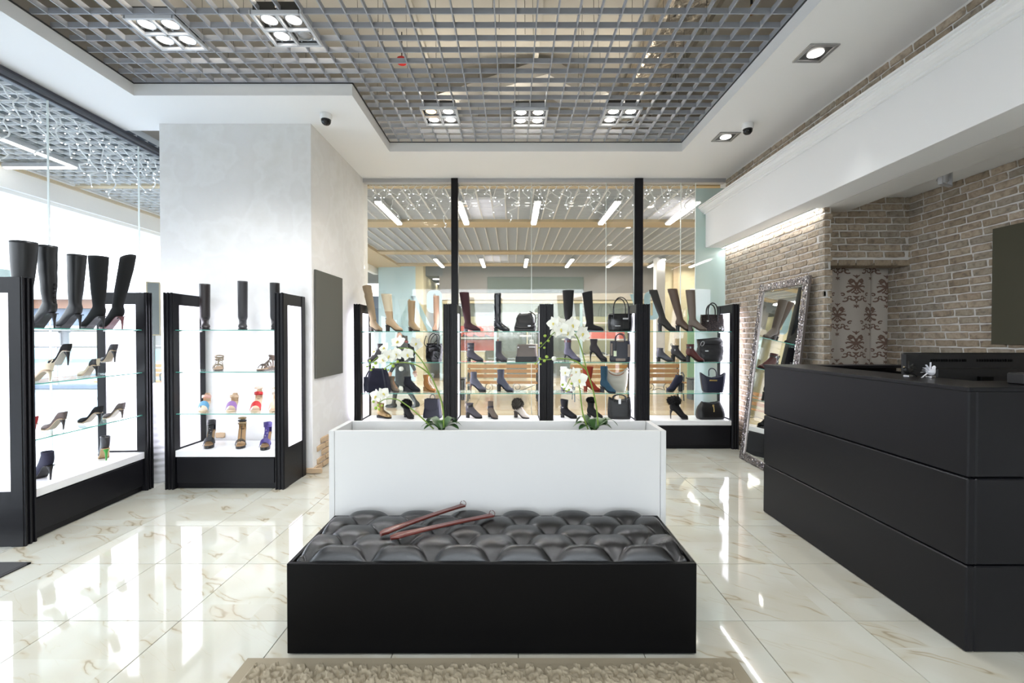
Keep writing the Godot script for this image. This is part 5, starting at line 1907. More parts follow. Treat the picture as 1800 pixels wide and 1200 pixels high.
# open sandal; straps: [kind, ...]
func sandal(called: String, label: String, at: Vector3, yaw: float, o: Dictionary) -> Node3D:
	var t := thing(called, label, "sandal", at, yaw, o.get("group", ""))
	t.scale = Vector3.ONE * 1.12
	var L: float = o.get("L", 0.23)
	var hh: float = o.get("hh", 0.1)
	var p: float = o.get("p", 0.012)
	sole_of(t, L, hh, p, leather(o.get("sole", Color(0.10, 0.09, 0.09))), 0.0, o.get("heel", "stiletto") == "wedge", 0.008)
	heel_of(t, L, hh, o.get("heel", "stiletto"), leather(o.get("heel_c", Color(0.08, 0.08, 0.08))))
	var s := mb()
	var rings := []
	for i in 18:
		var u := L * lerpf(0.01, 0.98, i / 17.0)
		var b := bottom(u, L, hh, p) + 0.0025
		var w := half_width(u, L) * 0.94
		rings.append([Vector3(u - L * 0.5, b, -w), Vector3(u - L * 0.5, b + 0.003, -w), Vector3(u - L * 0.5, b + 0.003, w), Vector3(u - L * 0.5, b, w)])
	loft(s, rings, true, true, true, false)
	part(s, "footbed", leather(o.get("bed", Color(0.72, 0.60, 0.46))), t)
	for b in o.get("bands", []):        # [position 0..1, arch height, band width, colour]
		var u: float = L * b[0]
		var w := half_width(u, L) + 0.003
		s = mb()
		strap(s, arc(Vector3(u - L * 0.5, bottom(u, L, hh, p) + (0.016 if b[0] > 0.72 else 0.0), 0), Vector3(0, 0, w), Vector3(-0.25 * b[1], b[1], 0), 0, 180, 12), Vector3(1, -0.85 if b[0] > 0.72 else -0.2, 0).normalized(), b[2], 0.003)
		part(s, "band", leather(b[3], o.get("kind", "leather")), t)
	for b in o.get("loops", []):        # ankle loops: [height above the heel seat, radius, band height, colour]
		s = mb()
		var c := Vector3(-L * 0.5 + 0.042, hh + b[0], 0)
		strap(s, arc(c, Vector3(b[1] * 1.25, 0.012, 0), Vector3(0, 0, b[1]), 0, 360, 20), Vector3.UP, b[2], 0.003)
		part(s, "ankle_strap", leather(b[3], o.get("kind", "leather")), t)
		s = mb(); box(s, c + Vector3(0, 0, b[1] + 0.003), Vector3(0.014, b[2] * 1.3, 0.003), 0.001)
		part(s, "buckle", M.steel, t)
	if o.has("counter"):
		s = mb()
		var c := Vector3(-L * 0.5 + 0.034, hh, 0)
		loft(s, [arc(c, Vector3(-0.036, 0, 0), Vector3(0, 0, 0.03), -95, 95, 12), arc(c + Vector3(0, 0.05, 0), Vector3(-0.040, 0, 0), Vector3(0, 0, 0.031), -80, 80, 12), arc(c + Vector3(0, o.get("counter_h", 0.085), 0), Vector3(-0.036, 0, 0), Vector3(0, 0, 0.028), -40, 40, 12)], false, false, false)
		part(s, "counter", leather(o.counter, o.get("kind", "leather")), t)
	if o.has("bar"):                    # central strip from toe band to ankle
		s = mb()
		var pts := []
		for i in 8:
			var u := L * lerpf(0.80, 0.36, i / 7.0)
			pts.append(Vector3(u - L * 0.5, bottom(u, L, hh, p) + lerpf(0.035, o.get("bar_h", 0.085), i / 7.0), 0))
		strap(s, pts, Vector3(0, 0, 1), o.get("bar_w", 0.02), 0.003)
		part(s, "centre_strip", leather(o.bar, o.get("kind", "leather")), t)
		if o.has("gems"):
			for i in 6:
				s = mb(); ball(s, pts[i + 1] + Vector3(0.003, 0.003, 0.006 * (1 if i % 2 else -1)), Vector3(0.004, 0.004, 0.004), 6, 4)
				part(s, "stud", M.chip_0, t)
	return t

const BLACK := Color(0.055, 0.052, 0.055)
const GREY := Color(0.30, 0.29, 0.31)
const TAN := Color(0.60, 0.53, 0.43)
const DARK := Color(0.17, 0.165, 0.17)
const NAVY := Color(0.095, 0.10, 0.17)

func build_stock() -> void:
	var at := func(px: float, level: int, d: float) -> Vector3:      # a place on a back case: x from the picture, on shelf 0..2 or the deck
		var y: float = DECK if level == 3 else SHELF[level] + 0.008
		return V((px - 900.0) * d / 792.0, y + 0.0005, d)
	var D := 6.27
	mat("fur_black", Color(0.035, 0.033, 0.036), 0.9)
	mat("fur_grey", Color(0.26, 0.245, 0.22), 0.9)
	# --- leftmost back case
	boot("tall_boot", "tan slouchy knee boot leaning left on the top shelf", at.call(661, 0, D), -35, {c = TAN, kind = "suede", H = 0.655, wt = 0.13, hh = 0.06, lean = -0.13, slouch = 0.006, sole = Color(0.25, 0.21, 0.17), slant = 0.02})
	boot("tall_boot", "cream knee boot with tan lower part and dark heel", at.call(693, 0, D), -5, {c = Color(0.84, 0.79, 0.68), c2 = Color(0.72, 0.62, 0.49), split = 0.29, H = 0.52, wt = 0.145, hh = 0.085, lean = -0.045, sole = Color(0.16, 0.13, 0.12), studs = 1})
	boot("tall_boot", "tan wrinkled mid-calf boot with pull tab", at.call(728, 0, D), -45, {c = Color(0.61, 0.52, 0.39), H = 0.43, wt = 0.115, hh = 0.06, slouch = 0.004, sole = Color(0.2, 0.15, 0.12), tab = true})
	boot("tall_boot", "pale pink boot pointing at the viewer beside the black post", at.call(766, 0, D), -88, {c = Color(0.76, 0.62, 0.52), H = 0.50, wt = 0.10, hh = 0.05, sole = Color(0.2, 0.17, 0.16)})
	boot("ankle_boot", "slim dark grey ankle boot at the left end of the second shelf", at.call(661, 1, D), 200, {c = Color(0.25, 0.24, 0.25), H = 0.25, wt = 0.10, hh = 0.09, heel = "stiletto"})
	boot("ankle_boot", "black ankle boot behind the orchid sprays", at.call(714, 1, D), 190, {c = BLACK, H = 0.25, wt = 0.11, hh = 0.07})
	boot("wedge_sneaker", "grey wedge sneaker with tan laces", at.call(692, 2, D), -48, {c = Color(0.42, 0.38, 0.33), kind = "suede", H = 0.21, wt = 0.105, hh = 0.06, heel = "wedge", sole = Color(0.3, 0.28, 0.26), laces = Color(0.62, 0.48, 0.36), cat = "shoe"})
	boot("wedge_sneaker", "navy suede wedge sneaker with black laces", at.call(724, 2, D), -8, {c = Color(0.075, 0.08, 0.12), kind = "suede", H = 0.21, wt = 0.10, hh = 0.075, heel = "wedge", sole = Color(0.06, 0.065, 0.10), laces = Color(0.05, 0.05, 0.06), cat = "shoe"})
	boot("wedge_sneaker", "tan wedge sneaker with white laces", at.call(755, 2, D), -42, {c = Color(0.58, 0.39, 0.20), kind = "suede", H = 0.23, wt = 0.11, hh = 0.06, heel = "wedge", sole = Color(0.55, 0.40, 0.22), laces = Color(0.90, 0.88, 0.84), cat = "shoe"})
	boot("ankle_boot", "gold lace-up ankle boot on the white deck", at.call(675, 3, D), -25, {c = Color(0.62, 0.52, 0.36), kind = "metallic", H = 0.20, wt = 0.10, hh = 0.03, laces = Color(0.35, 0.27, 0.18), tab = true})
	boot("ankle_boot", "black ankle boot with round fur cuff on the white deck", at.call(718, 3, D), -50, {c = Color(0.07, 0.07, 0.085), kind = "suede", H = 0.22, wt = 0.10, hh = 0.05, fur = M.fur_black, fur_r = Vector3(0.09, 0.075, 0.085)})
	# --- second back case
	boot("tall_boot", "burgundy suede knee boot", at.call(830, 0, D), -12, {c = Color(0.20, 0.085, 0.105), kind = "suede", H = 0.545, wt = 0.135, hh = 0.035, lean = -0.05, sole = Color(0.35, 0.33, 0.36)})
	boot("tall_boot", "shiny blue-black leather knee boot with buckles", at.call(882, 0, D), -25, {c = Color(0.10, 0.11, 0.13), kind = "patent", H = 0.53, wt = 0.10, hh = 0.05, slouch = 0.004, studs = 2})
	boot("ankle_boot", "grey ankle boot with straps up the back", at.call(835, 1, D), -15, {c = Color(0.26, 0.25, 0.28), kind = "suede", H = 0.26, wt = 0.095, hh = 0.05, straps = [[0.16, GREY, 0.015], [0.21, GREY, 0.015]], studs = 3})
	boot("ankle_boot", "slim charcoal ankle boot on the second shelf", at.call(881, 1, D), -55, {c = Color(0.24, 0.23, 0.25), kind = "suede", H = 0.285, wt = 0.09, hh = 0.04})
	boot("ankle_boot", "slate ankle boot with platform toe and thin red-brown heel", at.call(840, 2, D), -20, {c = Color(0.27, 0.27, 0.32), H = 0.275, wt = 0.09, hh = 0.10, p = 0.025, heel = "stiletto", heel_c = Color(0.30, 0.16, 0.16)})
	boot("ankle_boot", "slate blue high boot with block heel", at.call(888, 2, D), -18, {c = Color(0.24, 0.25, 0.31), H = 0.31, wt = 0.10, hh = 0.10, p = 0.015})
	boot("ankle_boot", "grey ankle boot with black loops on the white deck", at.call(833, 3, D), -15, {c = Color(0.28, 0.27, 0.29), kind = "suede", H = 0.205, wt = 0.105, hh = 0.07, straps = [[0.14, BLACK, 0.03]], tab = true})
	boot("ankle_boot", "small taupe ankle boot with navy buckle strap", at.call(866, 3, D), -60, {c = Color(0.36, 0.32, 0.29), kind = "suede", H = 0.225, wt = 0.085, hh = 0.06, straps = [[0.12, NAVY, 0.03]]})
	boot("ankle_boot", "off-white ankle boot with grey fur cuff", at.call(917, 3, D), -30, {c = Color(0.76, 0.72, 0.68), H = 0.22, wt = 0.10, hh = 0.09, fur = M.fur_grey, fur_r = Vector3(0.095, 0.095, 0.085), sole = Color(0.2, 0.17, 0.15)})
	# --- third back case
	boot("tall_boot", "black suede over-knee boot above the orchid flowers", at.call(1002, 0, D), -70, {c = BLACK, kind = "suede", H = 0.575, wt = 0.175, hh = 0.05, wa = 0.11})
	boot("tall_boot", "flat black suede knee boot with slanted top", at.call(1045, 0, D), -2, {c = BLACK, kind = "suede", H = 0.565, wt = 0.135, hh = 0.02, p = 0.012, lean = -0.035, wa = 0.095, sole = Color(0.32, 0.32, 0.36), slant = 0.03, L = 0.255})
	boot("ankle_boot", "lavender grey high-heeled ankle boot with red buckle", at.call(1006, 1, D), -25, {c = Color(0.30, 0.29, 0.35), H = 0.325, wt = 0.09, hh = 0.09, p = 0.02, heel = "stiletto", straps = [[0.27, Color(0.36, 0.17, 0.17), 0.025]]})
	boot("ankle_boot", "dark grey suede stiletto ankle boot with platform", at.call(1052, 1, D), -5, {c = Color(0.20, 0.185, 0.195), kind = "suede", H = 0.315, wt = 0.105, hh = 0.14, p = 0.025, heel = "stiletto"})
	boot("ankle_boot", "white boot behind the lower orchid flowers", at.call(996, 2, D), -62, {c = Color(0.88, 0.88, 0.89), H = 0.345, wt = 0.10, hh = 0.05, sole = Color(0.3, 0.28, 0.3)})
	boot("ankle_boot", "orange-red suede boot with block heel and metal toe", at.call(1041, 2, D), -5, {c = Color(0.52, 0.17, 0.085), kind = "suede", H = 0.35, wt = 0.155, hh = 0.085, sole = Color(0.42, 0.14, 0.08), heel_c = Color(0.50, 0.17, 0.09), toe_cap = M.steel, wa = 0.10})
	boot("ankle_boot", "teal blue suede boot with dark heel", at.call(1069, 2, 6.15), -45, {c = Color(0.10, 0.23, 0.30), kind = "suede", H = 0.36, wt = 0.10, hh = 0.08, sole = Color(0.07, 0.08, 0.12)})
	boot("ankle_boot", "black ankle boot with side strap on the white deck", at.call(1000, 3, D), -25, {c = Color(0.06, 0.06, 0.075), kind = "suede", H = 0.245, wt = 0.11, hh = 0.05, straps = [[0.14, BLACK, 0.012]], slant = -0.015, tab = false, studs = 1})
	boot("ankle_boot", "black ankle boot with straight plush cuff", at.call(1046, 3, D), -40, {c = Color(0.04, 0.04, 0.045), kind = "suede", H = 0.27, wt = 0.10, hh = 0.05, fur = M.fur_black, fur_r = Vector3(0.072, 0.05, 0.062), fur_len = 0.006})
	# --- rightmost back case
	boot("tall_boot", "dark olive knee boot with block heel leaning left", at.call(1172, 0, D), -12, {c = Color(0.175, 0.17, 0.155), kind = "suede", H = 0.58, wt = 0.115, hh = 0.10, p = 0.015, lean = -0.12})
	boot("tall_boot", "brown leather knee boot with dark heel", at.call(1203, 0, 6.34), -10, {c = Color(0.34, 0.27, 0.22), H = 0.60, wt = 0.135, hh = 0.085, lean = -0.10})
	boot("tall_boot", "taupe knee boot beside the sequin handbag", at.call(1226, 0, 6.16), -25, {c = Color(0.36, 0.315, 0.275), H = 0.57, wt = 0.125, hh = 0.075, lean = -0.03, sole = Color(0.28, 0.24, 0.22)})
	boot("ankle_boot", "plain grey ankle boot with block heel", at.call(1168, 1, D), -5, {c = Color(0.29, 0.285, 0.31), H = 0.19, wt = 0.095, hh = 0.055, L = 0.22})
	boot("ankle_boot", "charcoal ankle boot with steel buckle strap", at.call(1195, 1, 6.33), -5, {c = Color(0.21, 0.20, 0.205), H = 0.225, wt = 0.105, hh = 0.085, straps = [[0.15, DARK, 0.02]], tab = true})
	boot("ankle_boot", "oxblood leather ankle boot with dark buckle strap", at.call(1222, 1, 6.14), -5, {c = Color(0.27, 0.09, 0.07), H = 0.245, wt = 0.105, hh = 0.09, straps = [[0.19, DARK, 0.022]]})
	boot("ankle_boot", "navy suede ankle boot with toe to the left", at.call(1186, 2, D), 188, {c = NAVY, kind = "suede", H = 0.24, wt = 0.095, hh = 0.125, p = 0.018, straps = [[0.205, NAVY, 0.02]]})
	boot("ankle_boot", "black stiletto boot with shaggy fur cuff", at.call(1194, 3, D - 0.08), -12, {c = Color(0.04, 0.04, 0.042), kind = "suede", H = 0.28, wt = 0.09, hh = 0.12, p = 0.022, heel = "stiletto", fur = M.fur_black, fur_r = Vector3(0.10, 0.075, 0.09), fur_up = 0.0, fur_len = 0.03})
	# --- small case before the pillar
	var c5 := func(px: float, level: int, d: float) -> Vector3: return at.call(px, level, d)
	boot("tall_boot", "dark brown boot seen from the front, left on the pillar case", c5.call(361, 0, 4.68), -54, {c = Color(0.15, 0.125, 0.125), H = 0.48, wt = 0.115, hh = 0.03, lean = 0.0, wa = 0.105, aw = 0.045})
	boot("tall_boot", "dark grey boot seen from the front, middle of the pillar case", c5.call(427, 0, 4.68), -60, {c = Color(0.18, 0.18, 0.19), H = 0.51, wt = 0.11, hh = 0.03, wa = 0.10, aw = 0.044})
	boot("tall_boot", "black boot seen from the front, right on the pillar case", c5.call(484, 0, 4.66), -60, {c = Color(0.11, 0.105, 0.11), H = 0.49, wt = 0.11, hh = 0.03, wa = 0.10, aw = 0.044})
	var gold := Color(0.55, 0.50, 0.42)
	for k in 2:
		sandal("strappy_sandal", ["pale metallic strappy sandal, left on the second shelf of the pillar case", "bronze strappy sandal, right on the second shelf of the pillar case"][k], c5.call([384, 470][k], 1, 4.68), [-62, -105][k], {kind = "metallic", hh = 0.03, heel = "wedge", bands = [[0.78, 0.03, 0.02, [gold, Color(0.33, 0.28, 0.24)][k]], [0.62, 0.05, 0.012, [gold, Color(0.33, 0.28, 0.24)][k]], [0.5, 0.065, 0.012, [gold, Color(0.33, 0.28, 0.24)][k]], [0.4, 0.085, 0.014, [gold, Color(0.33, 0.28, 0.24)][k]]], loops = [[0.07, 0.034, 0.014, [gold, Color(0.33, 0.28, 0.24)][k]], [0.095, 0.036, 0.014, [gold, Color(0.33, 0.28, 0.24)][k]]], bar = [gold, Color(0.33, 0.28, 0.24)][k], bar_w = 0.01, sole = Color(0.3, 0.27, 0.24)})
	var nude := Color(0.80, 0.70, 0.58)
	var toes := [Color(0.36, 0.60, 0.74), Color(0.58, 0.42, 0.66), Color(0.74, 0.12, 0.13), Color(0.82, 0.74, 0.66)]
	var tops := [Color(0.86, 0.68, 0.62), nude, Color(0.72, 0.12, 0.13), Color(0.82, 0.74, 0.66)]
	for k in 4:
		sandal("ankle_strap_sandal", ["blue-toed sandal with pink ankle strap", "lilac-toed sandal with beige ankle strap", "red high sandal with beige heel loop", "nude sandal beside the right post of the pillar case"][k], c5.call([359, 408, 451, 483][k], 2, 4.66), [-68, -70, -72, -72][k], {hh = [0.07, 0.07, 0.105, 0.1][k], p = 0.014, bands = [[0.77, 0.05, 0.055, toes[k]]], loops = [[0.055 if k < 2 else 0.05, 0.034, 0.022, tops[k]]] + ([[0.10, 0.032, 0.008, nude]] if k > 1 else []), counter = nude, heel_c = BLACK, sole = Color(0.78, 0.70, 0.58), bed = Color(0.83, 0.74, 0.62)})
	var deck := [Color(0.09, 0.09, 0.11), Color(0.24, 0.20, 0.15), Color(0.20, 0.14, 0.42)]
	for k in 3:
		sandal("caged_sandal", ["black caged high sandal with studs", "black and gold high sandal with open front", "purple caged high sandal with studs"][k], c5.call([368, 423, 467][k], 3, [4.66, 4.66, 4.6][k]), [-66, -66, -72][k], {hh = [0.13, 0.15, 0.12][k], p = 0.025, bands = [[0.80, 0.04, 0.05, deck[k]], [0.58, 0.05, 0.014 if k == 1 else 0.02, deck[k]]], loops = [[0.085, 0.033, 0.03, deck[k]], [0.06, 0.032, 0.012, deck[k]]], counter = deck[k] if k != 1 else Color(0.55, 0.43, 0.28), counter_h = 0.10, sole = Color(0.10, 0.09, 0.09), heel_c = BLACK, bed = Color(0.62, 0.50, 0.36), bar = deck[k], bar_w = [0.034, 0.008, 0.034][k], bar_h = 0.10, gems = true} if k != 1 else {hh = 0.15, p = 0.02, bands = [[0.80, 0.04, 0.016, deck[1]], [0.70, 0.04, 0.012, BLACK]], loops = [[0.10, 0.032, 0.012, Color(0.55, 0.47, 0.33)], [0.075, 0.033, 0.014, BLACK], [0.05, 0.033, 0.012, Color(0.55, 0.47, 0.33)]], counter = Color(0.62, 0.50, 0.34), sole = Color(0.10, 0.09, 0.09), heel_c = BLACK, bed = Color(0.66, 0.52, 0.36), bar = BLACK, bar_w = 0.006})
	# --- case along the left glazing
	var la := func(px: float, level: int, off := 0.0) -> Vector3:
		var xc := -3.80 + off
		var d := 792.0 * -xc / (900.0 - px)
		var y: float = DECK if level == 3 else SHELF[level] + 0.008
		return V(xc, y + 0.0005, d)
	boot("over_knee_boot", "very tall black leather boot behind the near post of the left case", la.call(28, 0), 174, {c = Color(0.075, 0.078, 0.085), H = 0.655, wt = 0.165, hh = 0.12, p = 0.02, heel = "stiletto", lean = -0.01, zip = true, bulge = 0.01})
	boot("over_knee_boot", "tall black leather boot with buckles down the back, left case", la.call(75, 0), 174, {c = Color(0.085, 0.09, 0.097), H = 0.665, wt = 0.135, hh = 0.12, p = 0.02, heel = "stiletto", lean = 0.02, studs = 5, slouch = 0.003})
	boot("over_knee_boot", "tall smooth black boot, third from the near post of the left case", la.call(121, 0), 174, {c = Color(0.08, 0.084, 0.09), H = 0.63, wt = 0.135, hh = 0.12, p = 0.02, heel = "stiletto", lean = -0.02})
	boot("over_knee_boot", "tall black suede boot with gold zip pull, left case", la.call(163, 0), 174, {c = Color(0.045, 0.045, 0.05), kind = "suede", H = 0.655, wt = 0.15, hh = 0.115, p = 0.022, heel = "stiletto", zip = true})
	boot("over_knee_boot", "tall black suede boot leaning right at the far end of the left case", la.call(197, 0, 0.03), 174, {c = Color(0.045, 0.045, 0.05), kind = "suede", H = 0.66, wt = 0.125, hh = 0.12, p = 0.02, heel = "stiletto", lean = -0.11, zip = true, slant = -0.04, sole = Color(0.42, 0.26, 0.27)})
	pump("slingback_shoe", "cream slingback shoe with black bow, left case", la.call(64, 1, 0.08), 184, {c = Color(0.80, 0.76, 0.66), hh = 0.085, sling = true, heel_c = Color(0.80, 0.76, 0.66), open = 0.7})
	acrylic_stand("clear stand under the black pump nearest the camera", la.call(106, 1, -0.02), 0.11)
	pump("high_heel_pump", "black suede pump raised on a clear stand, nearer one", la.call(104, 1, -0.02) + Vector3(0, 0.11, 0), 174, {c = BLACK, kind = "suede", hh = 0.12, p = 0.012, L = 0.2, sole = Color(0.66, 0.64, 0.60)})
	pump("high_heel_pump", "cream pump with black heel counter, left case", la.call(154, 1, 0.02), 176, {c = Color(0.74, 0.70, 0.60), c2 = BLACK, c2_from = -0.01, c2_to = 0.28, hh = 0.095, L = 0.2, heel_c = BLACK})
	acrylic_stand("clear stand under the dark pump at the far end", la.call(191, 1, 0.0), 0.11)
	pump("high_heel_pump", "dark brown pump raised on a clear stand, far end", la.call(191, 1, 0.0) + Vector3(0, 0.11, 0), 164, {c = Color(0.11, 0.095, 0.11), hh = 0.11, L = 0.19})
	pump("high_heel_pump", "red pump half hidden by the near post", la.call(40, 2, 0.05), 176, {c = Color(0.62, 0.06, 0.06), hh = 0.10, L = 0.2})
	pump("high_heel_pump", "taupe pump in the middle of the third shelf, left case", la.call(92, 2, 0.0), 181, {c = Color(0.33, 0.28, 0.26), hh = 0.09, L = 0.2, heel_c = Color(0.18, 0.16, 0.16)})
	pump("high_heel_pump", "black suede pump on the third shelf, left case", la.call(156, 2, 0.02), 181, {c = Color(0.04, 0.042, 0.05), kind = "suede", hh = 0.09, L = 0.215})
	pump("high_heel_pump", "grey-brown pump at the far end of the third shelf", la.call(198, 2, 0.03), 181, {c = Color(0.30, 0.26, 0.245), hh = 0.085, L = 0.2})
	boot("ankle_boot", "navy suede ankle boot on the deck of the left case", la.call(73, 3, 0.04), 160, {c = NAVY, kind = "suede", H = 0.215, wt = 0.095, hh = 0.115, p = 0.016, heel = "stiletto", L = 0.22})
	boot("ankle_boot", "dark grey ankle boot with bright green heel", la.call(181, 3, 0.0), 140, {c = Color(0.16, 0.15, 0.16), H = 0.225, wt = 0.085, hh = 0.11, p = 0.01, heel = "stiletto", heel_c = Color(0.22, 0.55, 0.20), sole = Color(0.70, 0.58, 0.42), L = 0.21})

# ------------------------------------------------------------------ bags
# local frame: width along x, front towards +z, standing on y = 0
func bag_body(w0: float, w1: float, h: float, d0: float, d1: float, sag := 0.0, sd := 1, belly := 0.0, top_dip := 0.0) -> SurfaceTool:
	var q := FastNoiseLite.new()
	q.seed = sd
	q.frequency = 6.0
	var rings := []
	var n := 12
	for i in n + 1:
		var f := float(i) / n
		var w := lerpf(w0, w1, f) + belly * sin(PI * f)
		var dd := lerpf(d0, d1, f) + belly * 0.5 * sin(PI * f)
		if i == 0:
			w *= 0.94; dd *= 0.9
		var r := ring(Vector3(0, h * f, 0), Vector3(w * 0.5, 0, 0), Vector3(0, 0, dd * 0.5), 28, 0.42)
		for j in r.size():
			var p: Vector3 = r[j]
			if sag > 0.0 and i > 0:
				p += Vector3(p.x, 0, p.z).normalized() * q.get_noise_3d(p.x * 3.0, p.y * 2.0, p.z * 3.0 + sd) * sag
				p.y += q.get_noise_2d(p.x * 2.0 + 7.0, p.z * 2.0) * sag * f
			if top_dip != 0.0: p.y -= top_dip * f * f * (1.0 - pow(absf(p.x) / (w * 0.5 + 0.001), 2.0))
			r[j] = p
		rings.append(r)
	# mouth of the bag
	var top: Array = rings[-1]
	rings.append(top.map(func(p): return Vector3(p.x * 0.95, p.y, p.z * 0.82)))
	rings.append(top.map(func(p): return Vector3(p.x * 0.93, p.y - 0.05, p.z * 0.75)))
	loft(s_keep(), rings)
	return s_last

func handle(t: Node, w: float, y: float, h: float, z: float, m: Material, r := 0.006, tilt := 0.0, drop := 0.04) -> void:
	var s := mb()
	var pts := [Vector3(-w * 0.5, y - drop, z), Vector3(-w * 0.5, y, z + 0.002)]
	for p in arc(Vector3(0, y + h * 0.35, z), Vector3(-w * 0.5, 0, 0), Vector3(0, h * 0.65, tilt), 0, 180, 12): pts.append(p)
	pts.append(Vector3(w * 0.5, y, z + 0.002))
	pts.append(Vector3(w * 0.5, y - drop, z))
	tube(s, pts, r, 8)
	part(s, "handle", m, t)

func build_bags() -> void:
	var D := 6.29
	var at := func(px: float, level: int, d: float) -> Vector3:
		var y: float = DECK if level == 3 else SHELF[level] + 0.008
		return V((px - 900.0) * d / 792.0, y + 0.0005, d)
	var bk := leather(Color(0.05, 0.05, 0.055))
	var pat := leather(Color(0.055, 0.055, 0.062), "patent")
	var nv := leather(Color(0.085, 0.09, 0.17))
	# leftmost case
	var t := thing("shoulder_bag", "shiny black slouchy bag with two handles beside the second post", "bag", at.call(763, 1, D), -15)
	part(bag_body(0.20, 0.22, 0.25, 0.12, 0.08, 0.02, 4, 0.02), "body", pat, t)
	handle(t, 0.13, 0.24, 0.15, 0.035, pat, 0.006, -0.02); handle(t, 0.13, 0.24, 0.14, -0.035, pat, 0.006, -0.06)
	var s := mb(); tube(s, curve([Vector3(-0.09, 0.36, 0.06), Vector3(-0.11, 0.25, 0.08), Vector3(-0.04, 0.2, 0.075), Vector3(0.08, 0.3, 0.07)]), 0.006, 6)
	part(s, "shoulder_strap", pat, t)
	t = thing("duffle_bag", "navy fabric holdall at the left end of the third shelf", "bag", at.call(665, 2, 6.22), -12)
	part(bag_body(0.335, 0.22, 0.33, 0.17, 0.08, 0.016, 9, 0.03), "body", leather(Color(0.085, 0.09, 0.165), "suede"), t)
	s = mb()
	for e in [-1.0, 1.0]: strap(s, curve([Vector3(e * 0.16, 0.0, 0.09), Vector3(e * 0.15, 0.15, 0.11), Vector3(e * 0.10, 0.30, 0.075), Vector3(e * 0.06, 0.335, 0.0)]), Vector3.RIGHT, 0.02, 0.004)
	part(s, "webbing", leather(Color(0.16, 0.17, 0.22)), t)
	s = mb(); box(s, Vector3(-0.13, 0.12, 0.105), Vector3(0.07, 0.2, 0.006), 0.003)
	part(s, "leather_patch", leather(Color(0.22, 0.23, 0.29)), t)
	t = thing("backpack", "navy leather backpack with rounded flap on the white deck", "backpack", at.call(760, 3, D), -14)
	part(bag_body(0.27, 0.20, 0.265, 0.13, 0.07, 0.003, 3), "body", nv, t)
	s = mb()
	var fl := PackedVector2Array()
	for i in 21:
		var a := PI + PI * i / 20.0
		fl.append(Vector2(cos(a) * 0.10, 0.17 + sin(a) * 0.055))
	fl.append(Vector2(0.10, 0.265)); fl.append(Vector2(-0.10, 0.265))
	X = Transform3D(Basis(Vector3.RIGHT, -0.09), Vector3(0, 0, 0.067)); prism(s, fl, 0.0, 0.008); X = Transform3D()
	part(s, "flap", nv, t)
	handle(t, 0.07, 0.265, 0.06, 0.0, nv, 0.005, 0.0, 0.01)
	s = mb()
	for e in [-1.0, 1.0]: strap(s, curve([Vector3(e * 0.09, 0.255, -0.03), Vector3(e * 0.14, 0.2, -0.06), Vector3(e * 0.145, 0.08, -0.06), Vector3(e * 0.11, 0.02, -0.055)]), Vector3(0, 0, 1), 0.022, 0.004)
	part(s, "shoulder_strap", leather(Color(0.16, 0.18, 0.24)), t)
	# second case
	t = thing("slouch_bag", "soft black slouchy bag with small silver plate on the top shelf", "bag", at.call(923, 0, 6.25), 0)
	part(bag_body(0.30, 0.17, 0.25, 0.14, 0.06, 0.03, 21, 0.02), "body", leather(Color(0.075, 0.07, 0.068)), t)
	s = mb(); box(s, Vector3(0.055, 0.075, 0.072), Vector3(0.04, 0.02, 0.006), 0.002)
	part(s, "plate", M.steel, t)
	s = mb(); tube(s, curve([Vector3(-0.13, 0.06, 0.07), Vector3(0.0, 0.045, 0.085), Vector3(0.12, 0.09, 0.06), Vector3(0.14, 0.22, 0.0), Vector3(0.06, 0.28, -0.01)]), 0.008, 8)
	tube(s, curve([Vector3(-0.14, 0.014, 0.08), Vector3(0.0, 0.015, 0.095), Vector3(0.13, 0.015, 0.08)]), 0.012, 8)
	part(s, "shoulder_strap", leather(Color(0.11, 0.10, 0.10)), t)
	t = thing("trapeze_bag", "taupe bag with wide black base on the second shelf", "bag", at.call(926, 1, 6.25), 0)
	part(bag_body(0.31, 0.26, 0.24, 0.13, 0.09, 0.007, 5), "body", leather(Color(0.36, 0.325, 0.30)), t)
	s = bag_body(0.316, 0.311, 0.075, 0.136, 0.132, 0.0, 5)
	part(s, "base_band", bk, t)
	s = mb(); box(s, Vector3(0.07, 0.205, 0.06), Vector3(0.09, 0.014, 0.006), 0.002); box(s, Vector3(-0.12, 0.2, 0.055), Vector3(0.02, 0.02, 0.01), 0.003)
	part(s, "clasp", M.steel, t)
	# third case
	t = thing("tote_bag", "black patent tote with tall round handles on the top shelf", "bag", at.call(1090, 0, 6.24), 0)
	part(bag_body(0.32, 0.325, 0.245, 0.13, 0.11, 0.004, 6, 0.02), "body", pat, t)
	handle(t, 0.205, 0.235, 0.235, 0.055, pat, 0.007, -0.02, 0.07); handle(t, 0.17, 0.235, 0.22, -0.05, pat, 0.007, 0.02)
	s = mb(); box(s, Vector3(0.055, 0.175, 0.074), Vector3(0.072, 0.02, 0.006), 0.008)
	part(s, "metal_plate", M.steel, t)
	s = mb(); box(s, Vector3(-0.05, 0.075, 0.0715), Vector3(0.075, 0.009, 0.003), 0.001)
	part(s, "lettering", M.silver_paint, t)
	t = thing("structured_handbag", "navy structured handbag with taupe bars and hang tag", "bag", at.call(1090, 1, 6.24), -6)
	part(bag_body(0.285, 0.27, 0.29, 0.12, 0.10, 0.0, 2), "body", leather(Color(0.105, 0.11, 0.15)), t)
	handle(t, 0.125, 0.285, 0.105, 0.045, nv, 0.006); handle(t, 0.125, 0.285, 0.095, -0.045, nv, 0.006)
